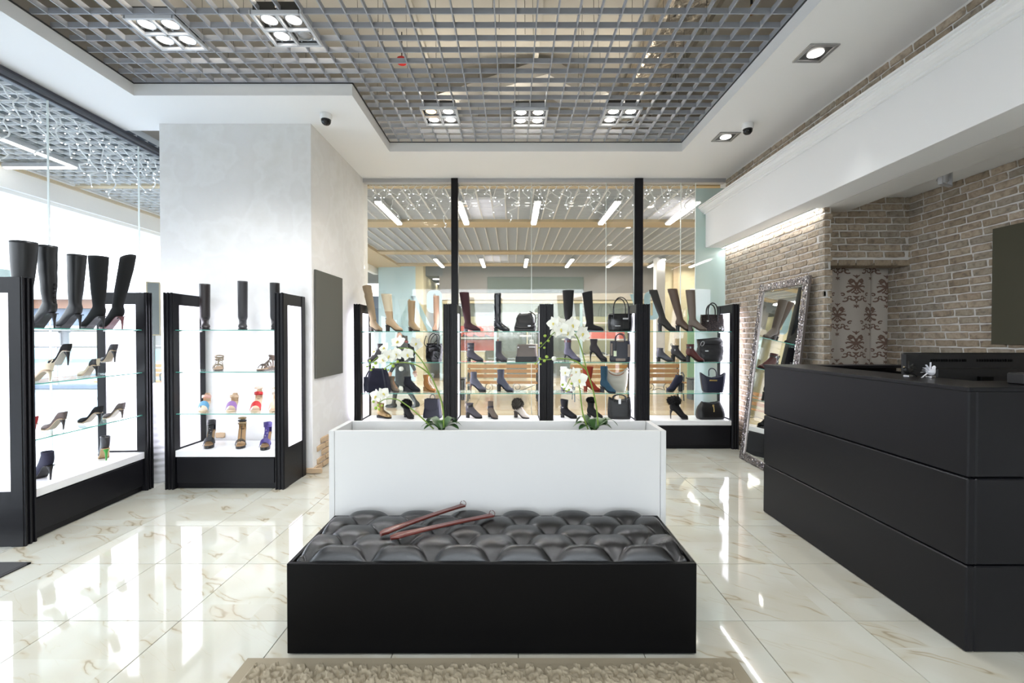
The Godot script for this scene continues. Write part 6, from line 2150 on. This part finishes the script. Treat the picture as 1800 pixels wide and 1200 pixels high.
	for e in [[-0.12, 0.17, 0.025, 0.17], [0.115, 0.155, 0.04, 0.17], [0, 0.03, 0.13, 0.035], [0.0, 0.285, 0.09, 0.02]]:
		s = mb(); box(s, Vector3(e[0], e[1], 0.06), Vector3(e[2], e[3], 0.008), 0.003)
		part(s, "bar", leather(Color(0.46, 0.41, 0.37)), t)
	s = mb(); box(s, Vector3(-0.075, 0.115, 0.066), Vector3(0.04, 0.075, 0.005), 0.002)
	part(s, "hang_tag", leather(Color(0.78, 0.82, 0.70)), t)
	s = mb(); tube(s, [Vector3(-0.065, 0.31, 0.06), Vector3(-0.06, 0.22, 0.068), Vector3(-0.07, 0.15, 0.068)], 0.006, 6)
	part(s, "tag_strap", bk, t)
	t = thing("bucket_bag", "pale grey soft bucket bag with brown leather trim", "bag", at.call(1084, 2, 6.34), -10)
	part(bag_body(0.24, 0.30, 0.335, 0.15, 0.15, 0.008, 13, 0.03, 0.09), "body", leather(Color(0.63, 0.62, 0.57)), t)
	s = mb(); strap(s, curve([Vector3(-0.15, 0.34, 0.04), Vector3(-0.08, 0.25, 0.085), Vector3(0.04, 0.235, 0.09), Vector3(0.15, 0.31, 0.05)]), Vector3(0, 1, 0), 0.016, 0.004)
	part(s, "trim", leather(Color(0.48, 0.34, 0.25)), t)
	s = mb(); ball(s, Vector3(0.14, 0.31, 0.03), Vector3(0.02, 0.02, 0.02)); ball(s, Vector3(0.145, 0.27, 0.04), Vector3(0.015, 0.02, 0.015))
	part(s, "ring", M.steel, t)
	t = thing("tote_bag", "black leather tote with white closure tab on the white deck", "bag", at.call(1089, 3, 6.24), -4)
	part(bag_body(0.31, 0.29, 0.30, 0.15, 0.10, 0.006, 15, 0.02, 0.05), "body", leather(Color(0.045, 0.045, 0.05)), t)
	handle(t, 0.17, 0.265, 0.07, 0.05, bk, 0.007); handle(t, 0.17, 0.265, 0.06, -0.04, bk, 0.007)
	s = mb(); box(s, Vector3(-0.005, 0.245, 0.062), Vector3(0.035, 0.075, 0.006), 0.008)
	part(s, "closure_tab", M.white_gloss, t)
	# rightmost case
	t = thing("sequin_handbag", "black sequined handbag with two arched handles", "bag", at.call(1251, 0, 6.3), -8)
	if not M.has("sequin"):
		var sq := mat("sequin", Color.WHITE, 0.28, 0.5)
		sq.albedo_texture = noise_tex(0.12, [[0.0, Color(0.05, 0.045, 0.05)], [0.48, Color(0.10, 0.085, 0.085)], [0.6, Color(0.28, 0.16, 0.13)], [0.7, Color(0.45, 0.40, 0.36)], [1.0, Color(0.08, 0.07, 0.07)]], 256, FastNoiseLite.TYPE_CELLULAR, 4, 1)
		sq.normal_enabled = true
		sq.normal_texture = noise_normal(0.12, 14.0, 256, 4)
		tri_mapped(sq, 4.0)
	part(bag_body(0.32, 0.29, 0.235, 0.14, 0.10, 0.008, 8), "body", M.sequin, t)
	handle(t, 0.125, 0.225, 0.17, 0.05, bk, 0.009, -0.01, 0.09); handle(t, 0.12, 0.225, 0.155, -0.05, bk, 0.009)
	s = mb(); ball(s, Vector3(-0.075, 0.145, 0.078), Vector3(0.014, 0.012, 0.008))
	part(s, "stud", M.steel, t)
	t = thing("crumpled_wrap", "crumpled clear wrapping beside the sequined handbag", "wrapping", at.call(1268, 0, 6.12))
	s = mb(); fur_like(s, Vector3(0, 0.042, 0), 0.03)
	part(s, "film", M.acrylic, t)
	t = thing("slouch_bag", "large black slouchy bag with silver rings on the second shelf", "bag", at.call(1248, 1, 6.3), 0)
	part(bag_body(0.29, 0.32, 0.25, 0.15, 0.12, 0.02, 31, 0.035), "body", leather(Color(0.05, 0.05, 0.055)), t)
	s = mb()
	X = Transform3D(Basis.IDENTITY, Vector3(0, 0.235, 0))
	loft(s, [ring(Vector3(0, 0, 0), Vector3(0.165, 0, 0), Vector3(0, 0, 0.075), 24, 0.6), ring(Vector3(0, 0.04, 0), Vector3(0.172, 0, 0), Vector3(0, 0, 0.085), 24, 0.6), ring(Vector3(-0.02, 0.085, 0), Vector3(0.16, 0.01, 0), Vector3(0, 0, 0.06), 24, 0.6), ring(Vector3(-0.02, 0.09, 0), Vector3(0.10, 0.01, 0), Vector3(0, 0, 0.03), 24, 0.6)])
	X = Transform3D()
	part(s, "folded_top", bk, t)
	for e in [-1.0, 1.0]:
		s = mb(); tube(s, arc(Vector3(e * 0.14, 0.25, 0.085), Vector3(0.024, 0.01, 0), Vector3(0, 0.03, 0.004), 0, 360, 14), 0.004, 6)
		part(s, "ring", M.steel, t)
	s = mb(); box(s, Vector3(-0.085, 0.15, 0.096), Vector3(0.045, 0.016, 0.006), 0.002)
	part(s, "plate", M.steel, t)
	t = thing("tote_bag", "navy leather tote with gold-lined dip on the third shelf", "bag", at.call(1253, 2, 6.24), -6)
	part(bag_body(0.26, 0.335, 0.27, 0.13, 0.11, 0.002, 18, 0.01, 0.07), "body", nv, t)
	s = mb(); box(s, Vector3(-0.01, 0.165, 0.066), Vector3(0.10, 0.02, 0.006), 0.004)
	part(s, "gold_bar", mat("pale_gold", Color(0.72, 0.62, 0.40), 0.3, 0.9), t)
	handle(t, 0.10, 0.24, 0.085, 0.0, nv, 0.008, -0.03, 0.02)
	s = mb(); strap(s, [Vector3(0.115, 0.0, 0.063), Vector3(0.125, 0.14, 0.066), Vector3(0.135, 0.27, 0.06)], Vector3.RIGHT, 0.006, 0.004)
	part(s, "piping", leather(Color(0.55, 0.55, 0.62)), t)
	t = thing("doctor_bag", "black gathered handbag with silver clasp on the white deck", "bag", at.call(1249, 3, 6.22), 6)
	part(bag_body(0.37, 0.25, 0.24, 0.17, 0.07, 0.008, 25, 0.055, 0.02), "body", leather(Color(0.05, 0.05, 0.05)), t)
	s = mb(); box(s, Vector3(0.0, 0.19, 0.082), Vector3(0.022, 0.03, 0.01), 0.003); tube(s, [Vector3(0.0, 0.18, 0.09), Vector3(-0.008, 0.13, 0.115)], 0.007, 8); ball(s, Vector3(-0.01, 0.12, 0.118), Vector3(0.011, 0.011, 0.008))
	part(s, "clasp", M.pale_gold, t)

func fur_like(s: SurfaceTool, c: Vector3, r: float) -> void:
	var q := RandomNumberGenerator.new()
	q.seed = 5
	for k in 24:
		var v := Vector3(q.randfn(), q.randfn(), q.randfn()).normalized()
		var w := v.cross(Vector3(0.2, 1, 0.5)).normalized()
		var p := c + v * r * 0.3
		vert(s, p); vert(s, p + (v + w) * r * 0.7); vert(s, p + (v - w * 0.6) * r * 0.8)

# ------------------------------------------------------------------ orchids in the planter
func petal(s: SurfaceTool, l: float, w: float, cup: float) -> void:       # grows along +y in the xy plane
	s.set_smooth_group(1)
	var rows := []
	for i in 6:
		var f := i / 5.0
		var hw := w * 0.5 * sin(PI * clampf(0.12 + f * 0.86, 0, 1)) if i else w * 0.12
		var r := []
		for j in 5:
			var v := j / 2.0 - 1.0
			r.append(Vector3(v * hw, l * f, cup * (f * f) - cup * 0.5 * v * v * sin(PI * f)))
		rows.append(r)
	for i in 5:
		for j in 4: quad(s, rows[i][j], rows[i][j + 1], rows[i + 1][j + 1], rows[i + 1][j])

func flower(parent: Node, at: Vector3, facing: Vector3, size: float, roll: float) -> void:
	var z := facing.normalized()
	var x := Vector3.UP.cross(z).normalized()
	var b := Basis(x, z.cross(x), z) * Basis(Vector3(0, 0, 1), roll)
	var f := Node3D.new()
	f.name = "flower"
	parent.add_child(f, true)
	f.transform = Transform3D(b, at)
	var r := size * 0.55
	for k in 5:      # two broad petals, three narrower sepals
		var a: float = [72.0, -72.0, 0.0, 138.0, -138.0][k]
		var broad := k < 2
		var s := mb()
		X = Transform3D(Basis(Vector3(0, 0, 1), deg_to_rad(a)), Vector3(0, 0, 0.002 if broad else 0.0))
		petal(s, r * (1.0 if broad else 0.98), r * (1.15 if broad else 0.72), r * 0.18)
		X = Transform3D()
		part(s, "petal", M.orchid_petal, f)
	var s := mb()
	ball(s, Vector3(0, -r * 0.08, r * 0.16), Vector3(r * 0.13, r * 0.16, r * 0.16), 8, 5)
	tube(s, [Vector3(0, -r * 0.1, r * 0.2), Vector3(0, -r * 0.3, r * 0.3), Vector3(0, -r * 0.4, r * 0.24)], [r * 0.12, r * 0.09, r * 0.02], 6)
	part(s, "lip", M.orchid_lip, f)

func orchid(label: String, root: Vector3, stems: Array, flowers: Array, buds: Array, leaves: Array) -> void:
	var t := thing("orchid", label, "orchid", root)
	var D := -root.z
	var P := func(p: Array) -> Vector3: return V((p[0] - 900.0) * (D + p[2]) / 792.0, 1.53 - (p[1] - 590.0) * (D + p[2]) / 792.0, D + p[2]) - root
	var s := mb()
	lathe(s, [[0.05, -0.155], [0.065, -0.02], [0.07, -0.015], [0.07, 0.0], [0.06, -0.005], [0.03, -0.008]])
	part(s, "pot", M.white_gloss, t)
	for st in stems:
		s = mb()
		var pts := curve(st.map(func(p): return P.call(p)), 5)
		var rad := []
		for i in pts.size(): rad.append(lerpf(0.0052, 0.0022, float(i) / pts.size()))
		tube(s, pts, rad, 7)
		part(s, "stem", M.orchid_stem, t)
	for f in flowers:
		var p: Vector3 = P.call(f[0])
		flower(t, p, Vector3(f[1][0], f[1][1], f[1][2]), f[2], deg_to_rad(f[3]))
	for b in buds:
		s = mb(); ball(s, P.call([b[0], b[1], b[2]]), Vector3.ONE * b[3], 8, 6)
		part(s, "bud", M.orchid_bud if b.size() < 5 else M.orchid_petal, t)
	for l in leaves:       # [yaw, length, width, rise]
		s = mb()
		s.set_smooth_group(1)
		var a := deg_to_rad(l[0])
		var dir := Vector3(cos(a), 0, -sin(a))
		var side := Vector3(sin(a), 0, cos(a))
		var rows := []
		for i in 11:
			var f := i / 10.0
			var c: Vector3 = dir * l[1] * (f - 0.12 * f * f) + Vector3(0, 0.012 + l[3] * sin(PI * minf(f * 0.88, 1.0)), 0)
			var hw: float = l[2] * 0.5 * pow(sin(PI * clampf(0.10 + 0.895 * f, 0, 1)), 0.5)
			rows.append([c - side * hw + Vector3(0, hw * 0.12, 0), c - side * hw * 0.5 + Vector3(0, hw * 0.05, 0), c, c + side * hw * 0.5 + Vector3(0, hw * 0.05, 0), c + side * hw + Vector3(0, hw * 0.12, 0)])
		for i in 10:
			for j in 4: quad(s, rows[i][j], rows[i][j + 1], rows[i + 1][j + 1], rows[i + 1][j])
		part(s, "leaf", M.orchid_leaf, t)

func build_orchids() -> void:
	var d := 2.885
	var ra := V((776.0 - 900.0) * d / 792.0, 0.912, d)
	var rb := V((1044.0 - 900.0) * d / 792.0, 0.912, d)
	orchid("white orchid with arching sprays, left in the planter", ra,
		[[[780, 752, 0], [777, 710, 0.01], [763, 673, 0.02], [753, 653, 0.02], [740, 632, 0.02], [723, 614, 0.0], [703, 612, 0.0], [685, 617, 0.0], [670, 624, 0.0], [657, 633, 0.0], [646, 645, 0.0]],
		[[757, 661, 0.02], [747, 651, 0.02], [733, 642, 0.0], [720, 638, 0.0], [700, 637, -0.01], [687, 640, -0.01], [676, 647, -0.01]],
		[[762, 754, -0.02], [747, 740, -0.02], [727, 722, -0.03], [713, 711, -0.03], [697, 702, -0.03], [680, 701, -0.03], [668, 706, -0.03], [664, 716, -0.03]]],
		[[[700, 601, 0.0], [-0.2, 0.55, 0.7], 0.095, 0], [[731, 604, 0.0], [0.5, 0.3, 0.8], 0.085, -40], [[716, 622, -0.03], [0.1, -0.3, 0.9], 0.085, 20], [[697, 622, -0.02], [-0.3, 0.0, 0.9], 0.088, 10], [[676, 611, 0.01], [-0.5, 0.3, 0.7], 0.078, 30], [[684, 625, -0.03], [0.0, -0.1, 1], 0.085, -15], [[673, 631, -0.02], [-0.3, -0.3, 0.9], 0.08, 45], [[659, 617, 0.0], [-0.8, 0.2, 0.5], 0.062, 10],
		[[661, 696, -0.03], [-0.4, 0.1, 0.9], 0.085, 0], [[673, 692, -0.04], [0.3, 0.4, 0.8], 0.08, 30]],
		[[650, 634, 0, 0.008], [660, 638, 0, 0.011], [656, 645, 0, 0.008], [645, 644, 0, 0.006], [652, 650, 0, 0.008], [699, 635.5, -0.01, 0.010], [691, 643, -0.01, 0.011], [687, 639, -0.01, 0.008], [676, 648, -0.01, 0.006], [682, 650, -0.01, 0.007], [705, 648, -0.01, 0.016, 1], [656, 706, -0.03, 0.009], [664, 712, -0.03, 0.009], [660, 717, -0.03, 0.011], [666, 719, -0.03, 0.010], [671, 713, -0.03, 0.008]],
		[[178, 0.15, 0.08, 0.05], [152, 0.14, 0.075, 0.075], [12, 0.15, 0.085, 0.05], [-12, 0.13, 0.08, 0.035], [38, 0.13, 0.075, 0.075], [202, 0.13, 0.07, 0.04], [105, 0.09, 0.07, 0.06]])
	orchid("white orchid with tall flower cluster, right in the planter", rb,
		[[[1052, 752, 0], [1049, 718, 0.01], [1042, 683, 0.02], [1031, 648, 0.02], [1024, 620, 0.02], [1015, 594, 0.0], [1006, 583, 0.0], [996, 579, 0.0], [984, 578, 0.0], [971, 587, 0.0], [963, 597, 0.0], [950, 610, 0.0]],
		[[1031, 650, 0.02], [1015, 636, 0.01], [999, 631, 0.0], [982, 630, 0.0], [963, 632, 0.0], [949, 632, 0.0], [941, 639, 0.0]],
		[[1034, 754, -0.02], [1026, 732, -0.02], [1022, 708, -0.02], [1019, 682, -0.02], [1012, 662, -0.02], [1004, 663, -0.02], [998, 674, -0.02], [993, 684, -0.02]]],
		[[[973, 568, -0.02], [-0.5, 0.2, 0.8], 0.085, 20], [[983, 566, 0.0], [0.1, 0.5, 0.8], 0.08, 0], [[986, 578, -0.04], [-0.1, -0.1, 1], 0.095, 10], [[998, 584, -0.02], [0.2, -0.2, 0.9], 0.085, -20], [[1006, 571, -0.03], [0.15, 0.1, 1], 0.10, 5], [[1024, 586, -0.02], [0.4, -0.05, 0.9], 0.098, -35], [[977, 583, 0.0], [-0.2, -0.4, 0.9], 0.07, 40],
		[[1018, 667, -0.05], [0.05, 0.0, 1], 0.105, 5], [[994, 654, -0.03], [-0.3, 0.1, 0.9], 0.065, 0], [[1012, 654, 0.0], [0.1, 0.5, 0.7], 0.07, 20]],
		[[958, 590, 0, 0.010], [964, 599, 0, 0.009], [951, 603, 0, 0.008], [957, 611, 0, 0.008], [948, 611, 0, 0.005], [961, 627, 0, 0.011], [957, 634, 0, 0.010], [949, 630, 0, 0.008], [950, 640, 0, 0.007], [941, 639, 0, 0.006], [974, 630, 0, 0.016, 1], [989, 676, -0.02, 0.010], [1005, 674, -0.02, 0.009], [992, 683, -0.02, 0.008], [1000, 685, -0.02, 0.008], [996, 687, -0.02, 0.007], [1003, 651, -0.02, 0.011, 1]],
		[[4, 0.18, 0.09, 0.07], [150, 0.14, 0.085, 0.085], [176, 0.15, 0.075, 0.05], [-14, 0.13, 0.08, 0.04], [34, 0.13, 0.08, 0.07], [200, 0.12, 0.075, 0.035], [110, 0.09, 0.075, 0.065]])

# ------------------------------------------------------------------ icicle lights along the window heads
func icicles(label: String, a: Vector3, b: Vector3, n: int, off: Vector3, sd: int, lens: Callable) -> void:
	var t := thing("icicle_lights", label, "light string", a)
	var q := RandomNumberGenerator.new()
	q.seed = sd
	var bulb := mb()
	ball(bulb, Vector3.ZERO, Vector3(0.0045, 0.0075, 0.0045), 6, 4)
	var bm := mesh_of(bulb)
	var s := mb()
	var run := []
	for i in n * 2 + 1: run.append((b - a) * i / (n * 2.0) + Vector3(0, -0.012 * (i % 2), 0) + off * 0.5)
	tube(s, run, 0.004, 5)
	part(s, "cable", M.white_cable, t)
	for i in n:
		var p: Vector3 = (b - a) * (i + 0.5) / n + off
		var l: float = lens.call(float(i) / n, q)
		var pts := [p]
		var along := (b - a).normalized()
		var y := 0.0
		var bulbs := []
		while y < l:
			y += 0.055
			var w := along * q.randf_range(-0.07, 0.07)
			pts.append(p + Vector3(0, -y, 0) + w)
			if q.randf() < 0.72: bulbs.append([pts[-1], pts[-1] + along * q.randf_range(-0.045, 0.045) + Vector3(0, -0.02, 0)])
		if pts.size() < 2: continue
		s = mb()
		tube(s, curve(pts, 2), 0.0065, 5, false)
		for e in bulbs: tube(s, [e[0], e[1]], 0.0045, 4, false)
		var d := part(s, "drop", M.white_cable, t)
		for e in bulbs:
			var o := put_mesh(bm, "bulb", M.fairy_light, d)
			o.position = e[1]
			o.rotation = Vector3(q.randf() * 2, 0, q.randf() * 2)

func build_fairy_lights() -> void:
	icicles("white icicle lights hanging along the top of the back windows", V(-2.15, 3.79, 6.80), V(2.72, 3.79, 6.80), 44, Vector3.ZERO, 3, func(f: float, q): return [0.12, 0.34, 0.22, 0.5, 0.16, 0.42, 0.28][int(f * 44) % 7] * q.randf_range(0.7, 1.25))
	icicles("white icicle lights hanging along the top of the left glazing", V(-4.52, 3.76, 1.6), V(-4.52, 3.76, 7.2), 52, Vector3.ZERO, 8, func(f: float, q): return [0.30, 0.5, 0.22, 0.42, 0.6, 0.34, 0.26][int(f * 52) % 7] * q.randf_range(0.7, 1.25))

# ------------------------------------------------------------------ pale film lettering on the back windows
func film_ring(s: SurfaceTool, c: Vector2, w: float, h: float, r: float, slot: Vector2, z: float) -> void:
	var n := 40
	var outer := []
	var inner := []
	for i in n:
		var a := TAU * i / n
		var dir := Vector2(cos(a), sin(a))
		var e := Vector2(signf(dir.x) * (w * 0.5 - r), signf(dir.y) * (h * 0.5 - r))
		outer.append(c + e + dir * r)
		var e2 := Vector2(0, signf(dir.y) * (slot.y * 0.5 - slot.x * 0.5))
		inner.append(c + e2 + dir * slot.x * 0.5)
	s.set_smooth_group(-1)
	for i in n:
		var j := (i + 1) % n
		for zz in [z, z - 0.001]:
			quad(s, Vector3(outer[i].x, outer[i].y, zz), Vector3(outer[j].x, outer[j].y, zz), Vector3(inner[j].x, inner[j].y, zz), Vector3(inner[i].x, inner[i].y, zz))

func window_letters() -> void:
	var at := func(px: float, py: float) -> Vector2: return Vector2((px - 900.0) * 6.74 / 792.0, 1.53 - (py - 590.0) * 6.74 / 792.0)
	var t := thing("window_lettering", "pale film letters stuck on the back windows, seen reversed", "lettering")
	var z := -6.7345
	for k in 2:
		var s := mb()
		film_ring(s, at.call([764.0, 1145.0][k], [530.0, 537.0][k]), 0.23, [0.34, 0.42][k], 0.085, Vector2(0.036, [0.24, 0.30][k]), z)
		part(s, "letter", M.film, t)
	var s := mb()
	var p := PackedVector2Array([at.call(722, 520), at.call(731, 520), at.call(762, 582), at.call(752, 582)])
	prism(s, p, z, z - 0.001)
	prism(s, PackedVector2Array([at.call(722, 520), at.call(731, 520), at.call(703, 582), at.call(694, 582)]), z, z - 0.001)
	part(s, "letter", M.film, t)
	s = mb()
	film_ring(s, at.call(715, 576), 0.21, 0.24, 0.1, Vector2(0.02, 0.05), z - 0.002)
	part(s, "letter", M.film, t)
	s = mb()
	prism(s, PackedVector2Array([at.call(1106, 517), at.call(1113, 517), at.call(1124, 545), at.call(1118, 545)]), z, z - 0.001)
	part(s, "letter", M.film, t)
	var u := thing("window_lettering", "pale film letter stuck on the left glazing beside the tallest boot", "lettering")
	s = mb()
	X = Transform3D(Basis(Vector3(0, 0, -1), Vector3.UP, Vector3(1, 0, 0)), Vector3(-4.414, 0, 0))
	film_ring(s, Vector2(3.93, 1.96), 0.22, 0.30, 0.085, Vector2(0.03, 0.16), 0.0)
	X = Transform3D()
	part(s, "letter", M.film, u)

# ------------------------------------------------------------------ a passer-by in the mall
# smooth union of tapered capsules, meshed with surface nets
func blob(bones: Array, cell: float, blend: float) -> SurfaceTool:
	var lo := Vector3(1e9, 1e9, 1e9)
	var hi := -lo
	for b in bones:
		for k in 2:
			var r: float = b[2 + k]
			lo = lo.min(b[k] - Vector3.ONE * (r + cell * 2))
			hi = hi.max(b[k] + Vector3.ONE * (r + cell * 2))
	var n := Vector3i(((hi - lo) / cell).ceil()) + Vector3i.ONE
	var f := PackedFloat32Array()
	f.resize(n.x * n.y * n.z)
	var i := 0
	for z in n.z:
		for y in n.y:
			for x in n.x:
				var p := lo + Vector3(x, y, z) * cell
				var d := 1e3
				for b in bones:
					var a: Vector3 = b[0]
					var ab: Vector3 = b[1] - a
					var t := clampf((p - a).dot(ab) / maxf(ab.length_squared(), 1e-6), 0.0, 1.0)
					var q := p.distance_to(a + ab * t) - lerpf(b[2], b[3], t)
					var h := maxf(blend - absf(d - q), 0.0) / blend
					d = minf(d, q) - h * h * blend * 0.25
				f[i] = d
				i += 1
	var sx := 1
	var sy := n.x
	var sz := n.x * n.y
	var at := {}
	for z in n.z - 1:
		for y in n.y - 1:
			for x in n.x - 1:
				var o := x + y * sy + z * sz
				var sum := Vector3.ZERO
				var cnt := 0
				var neg := 0
				for c in 8:
					if f[o + (c & 1) + ((c >> 1) & 1) * sy + (c >> 2) * sz] < 0.0: neg += 1
				if neg == 0 or neg == 8: continue
				for c in 8:
					for ax in 3:
						if c & (1 << ax): continue
						var c2 := c | (1 << ax)
						var v0 := f[o + (c & 1) + ((c >> 1) & 1) * sy + (c >> 2) * sz]
						var v1 := f[o + (c2 & 1) + ((c2 >> 1) & 1) * sy + (c2 >> 2) * sz]
						if (v0 < 0.0) == (v1 < 0.0): continue
						var t := v0 / (v0 - v1)
						var p := Vector3(c & 1, (c >> 1) & 1, c >> 2)
						p[ax] += t
						sum += p
						cnt += 1
				at[o] = lo + (Vector3(x, y, z) + sum / cnt) * cell
	var s := mb()
	s.set_smooth_group(1)
	for z in range(1, n.z - 1):
		for y in range(1, n.y - 1):
			for x in range(1, n.x - 1):
				var o := x + y * sy + z * sz
				for ax in 3:
					var st: int = [sx, sy, sz][ax]
					if (f[o] < 0.0) == (f[o + st] < 0.0): continue
					var u: int = [sx, sy, sz][(ax + 1) % 3]
					var w: int = [sx, sy, sz][(ax + 2) % 3]
					var q := [o, o - u, o - u - w, o - w]
					if not (at.has(q[0]) and at.has(q[1]) and at.has(q[2]) and at.has(q[3])): continue
					if f[o] < 0.0: quad(s, at[q[0]], at[q[3]], at[q[2]], at[q[1]])
					else: quad(s, at[q[0]], at[q[1]], at[q[2]], at[q[3]])
	return s

func hand_bones(w: Vector3, dir: Vector3, side: Vector3, front: Vector3) -> Array:      # relaxed, slightly curled
	var out := [[w, w + dir * 0.035, 0.024, 0.026], [w + dir * 0.035 - front * 0.018, w + dir * 0.085 - front * 0.02, 0.016, 0.014], [w + dir * 0.035 + front * 0.018, w + dir * 0.085 + front * 0.02, 0.016, 0.014], [w + dir * 0.04, w + dir * 0.085, 0.017, 0.015]]
	for k in 4:
		var o := w + dir * 0.088 + front * (0.03 - 0.02 * k)
		var l: float = [0.034, 0.038, 0.036, 0.028][k]
		out.append([o, o + dir * l + side * 0.004, 0.0095, 0.009])
		out.append([o + dir * l + side * 0.004, o + dir * l * 1.8 + side * 0.02, 0.009, 0.0075])
	out.append([w + dir * 0.03 + front * 0.02, w + dir * 0.065 + front * 0.048, 0.013, 0.011])
	out.append([w + dir * 0.065 + front * 0.048, w + dir * 0.095 + front * 0.045 + side * 0.008, 0.011, 0.008])
	return out

func passer_by() -> void:
	# walks to the left (-x); local frame: +x is the way the person faces
	var t := thing("person", "person in dark grey coat and red scarf walking in the mall", "person", V(-2.3, 0, 9.5), 180)
	var skin := mat("skin", Color(0.78, 0.60, 0.50), 0.6)
	var coat := mat("coat_cloth", Color(0.15, 0.15, 0.165), 0.9)
	var legs := mat("trouser_cloth", Color(0.05, 0.05, 0.06), 0.9)
	var hair := mat("brown_hair", Color(0.16, 0.10, 0.07), 0.6)
	var red := mat("scarf_wool", Color(0.50, 0.07, 0.07), 0.95)
	# head with brow, nose, chin, ears and neck; the hands belong to the same skin
	var H := Vector3(0.02, 1.52, 0)
	var head := [[H + Vector3(-0.015, 0.035, 0), H + Vector3(0.02, 0.03, 0), 0.082, 0.078], [H + Vector3(0.03, -0.03, 0), H + Vector3(0.05, -0.07, 0), 0.058, 0.036], [H + Vector3(-0.02, -0.06, 0), H + Vector3(-0.035, -0.17, 0), 0.05, 0.055], [H + Vector3(0.09, 0.012, 0), H + Vector3(0.108, -0.02, 0), 0.012, 0.015], [H + Vector3(0.085, -0.058, -0.014), H + Vector3(0.085, -0.058, 0.014), 0.012, 0.012], [H + Vector3(0.086, 0.03, -0.03), H + Vector3(0.086, 0.03, 0.03), 0.013, 0.013], [H + Vector3(-0.005, 0.0, 0.078), H + Vector3(-0.005, 0.03, 0.08), 0.014, 0.016], [H + Vector3(-0.005, 0.0, -0.078), H + Vector3(-0.005, 0.03, -0.08), 0.014, 0.016]]
	var wl := Vector3(0.20, 0.80, -0.20)
	var wr := Vector3(-0.20, 0.80, 0.20)
	part(blob(head, 0.011, 0.02), "head", skin, t)
	part(blob(hand_bones(wl, Vector3(0.3, -1, 0).normalized(), Vector3(0, 0, 1), Vector3(1, 0.3, 0).normalized()), 0.006, 0.008), "hand", skin, t)
	part(blob(hand_bones(wr, Vector3(-0.2, -1, 0).normalized(), Vector3(0, 0, -1), Vector3(1, -0.2, 0).normalized()), 0.006, 0.008), "hand", skin, t)
	for e in [-1.0, 1.0]:
		var s := mb(); ball(s, H + Vector3(0.092, 0.012, e * 0.03), Vector3(0.006, 0.006, 0.010), 8, 5)
		part(s, "eye", legs, t)
	var s2 := mb(); ball(s2, H + Vector3(0.096, -0.058, 0), Vector3(0.004, 0.005, 0.018), 8, 5)
	part(s2, "mouth", red, t)
	part(blob([[H + Vector3(-0.03, 0.06, 0), H + Vector3(0.03, 0.075, 0), 0.082, 0.062], [H + Vector3(-0.05, 0.03, 0.03), H + Vector3(-0.07, -0.12, 0.035), 0.06, 0.045], [H + Vector3(-0.05, 0.03, -0.03), H + Vector3(-0.07, -0.12, -0.035), 0.06, 0.045]], 0.013, 0.03), "hair", hair, t)
	part(blob([[Vector3(-0.02, 1.40, 0.05), Vector3(0.06, 1.385, 0.03), 0.045, 0.04], [Vector3(-0.02, 1.40, -0.05), Vector3(0.06, 1.385, -0.03), 0.045, 0.04], [Vector3(-0.06, 1.40, -0.04), Vector3(-0.06, 1.40, 0.04), 0.045, 0.045], [Vector3(0.07, 1.37, 0.02), Vector3(0.10, 1.14, 0.035), 0.036, 0.03]], 0.014, 0.03), "scarf", red, t)
	part(blob([[Vector3(-0.01, 1.34, -0.13), Vector3(-0.01, 1.34, 0.13), 0.072, 0.072], [Vector3(0, 1.28, 0), Vector3(0.01, 1.02, 0), 0.135, 0.12], [Vector3(0.01, 1.02, 0.03), Vector3(0.0, 0.62, 0.05), 0.13, 0.15], [Vector3(0.01, 1.02, -0.03), Vector3(0.0, 0.62, -0.05), 0.13, 0.15],
		[Vector3(-0.01, 1.34, -0.17), Vector3(0.03, 1.08, -0.215), 0.06, 0.05], [Vector3(0.03, 1.08, -0.215), wl, 0.05, 0.036], [Vector3(-0.01, 1.34, 0.17), Vector3(-0.06, 1.08, 0.215), 0.06, 0.05], [Vector3(-0.06, 1.08, 0.215), wr, 0.05, 0.036]], 0.02, 0.05), "coat", coat, t)
	part(blob([[Vector3(0, 0.85, 0.08), Vector3(0.16, 0.48, 0.08), 0.085, 0.058], [Vector3(0.16, 0.48, 0.08), Vector3(0.22, 0.09, 0.08), 0.056, 0.04], [Vector3(0, 0.85, -0.08), Vector3(-0.07, 0.48, -0.08), 0.085, 0.058], [Vector3(-0.07, 0.48, -0.08), Vector3(-0.30, 0.12, -0.08), 0.056, 0.04]], 0.017, 0.03), "trousers", legs, t)
	for k in 2:
		var a: Vector3 = [Vector3(0.19, 0.045, 0.08), Vector3(-0.33, 0.085, -0.08)][k]
		var b: Vector3 = [Vector3(0.37, 0.032, 0.085), Vector3(-0.17, 0.032, -0.085)][k]
		part(blob([[a, b, 0.044, 0.03], [a + Vector3(0.02, 0.04, 0), a + Vector3(0.05, 0.02, 0), 0.042, 0.04]], 0.012, 0.02), "shoe", legs, t)
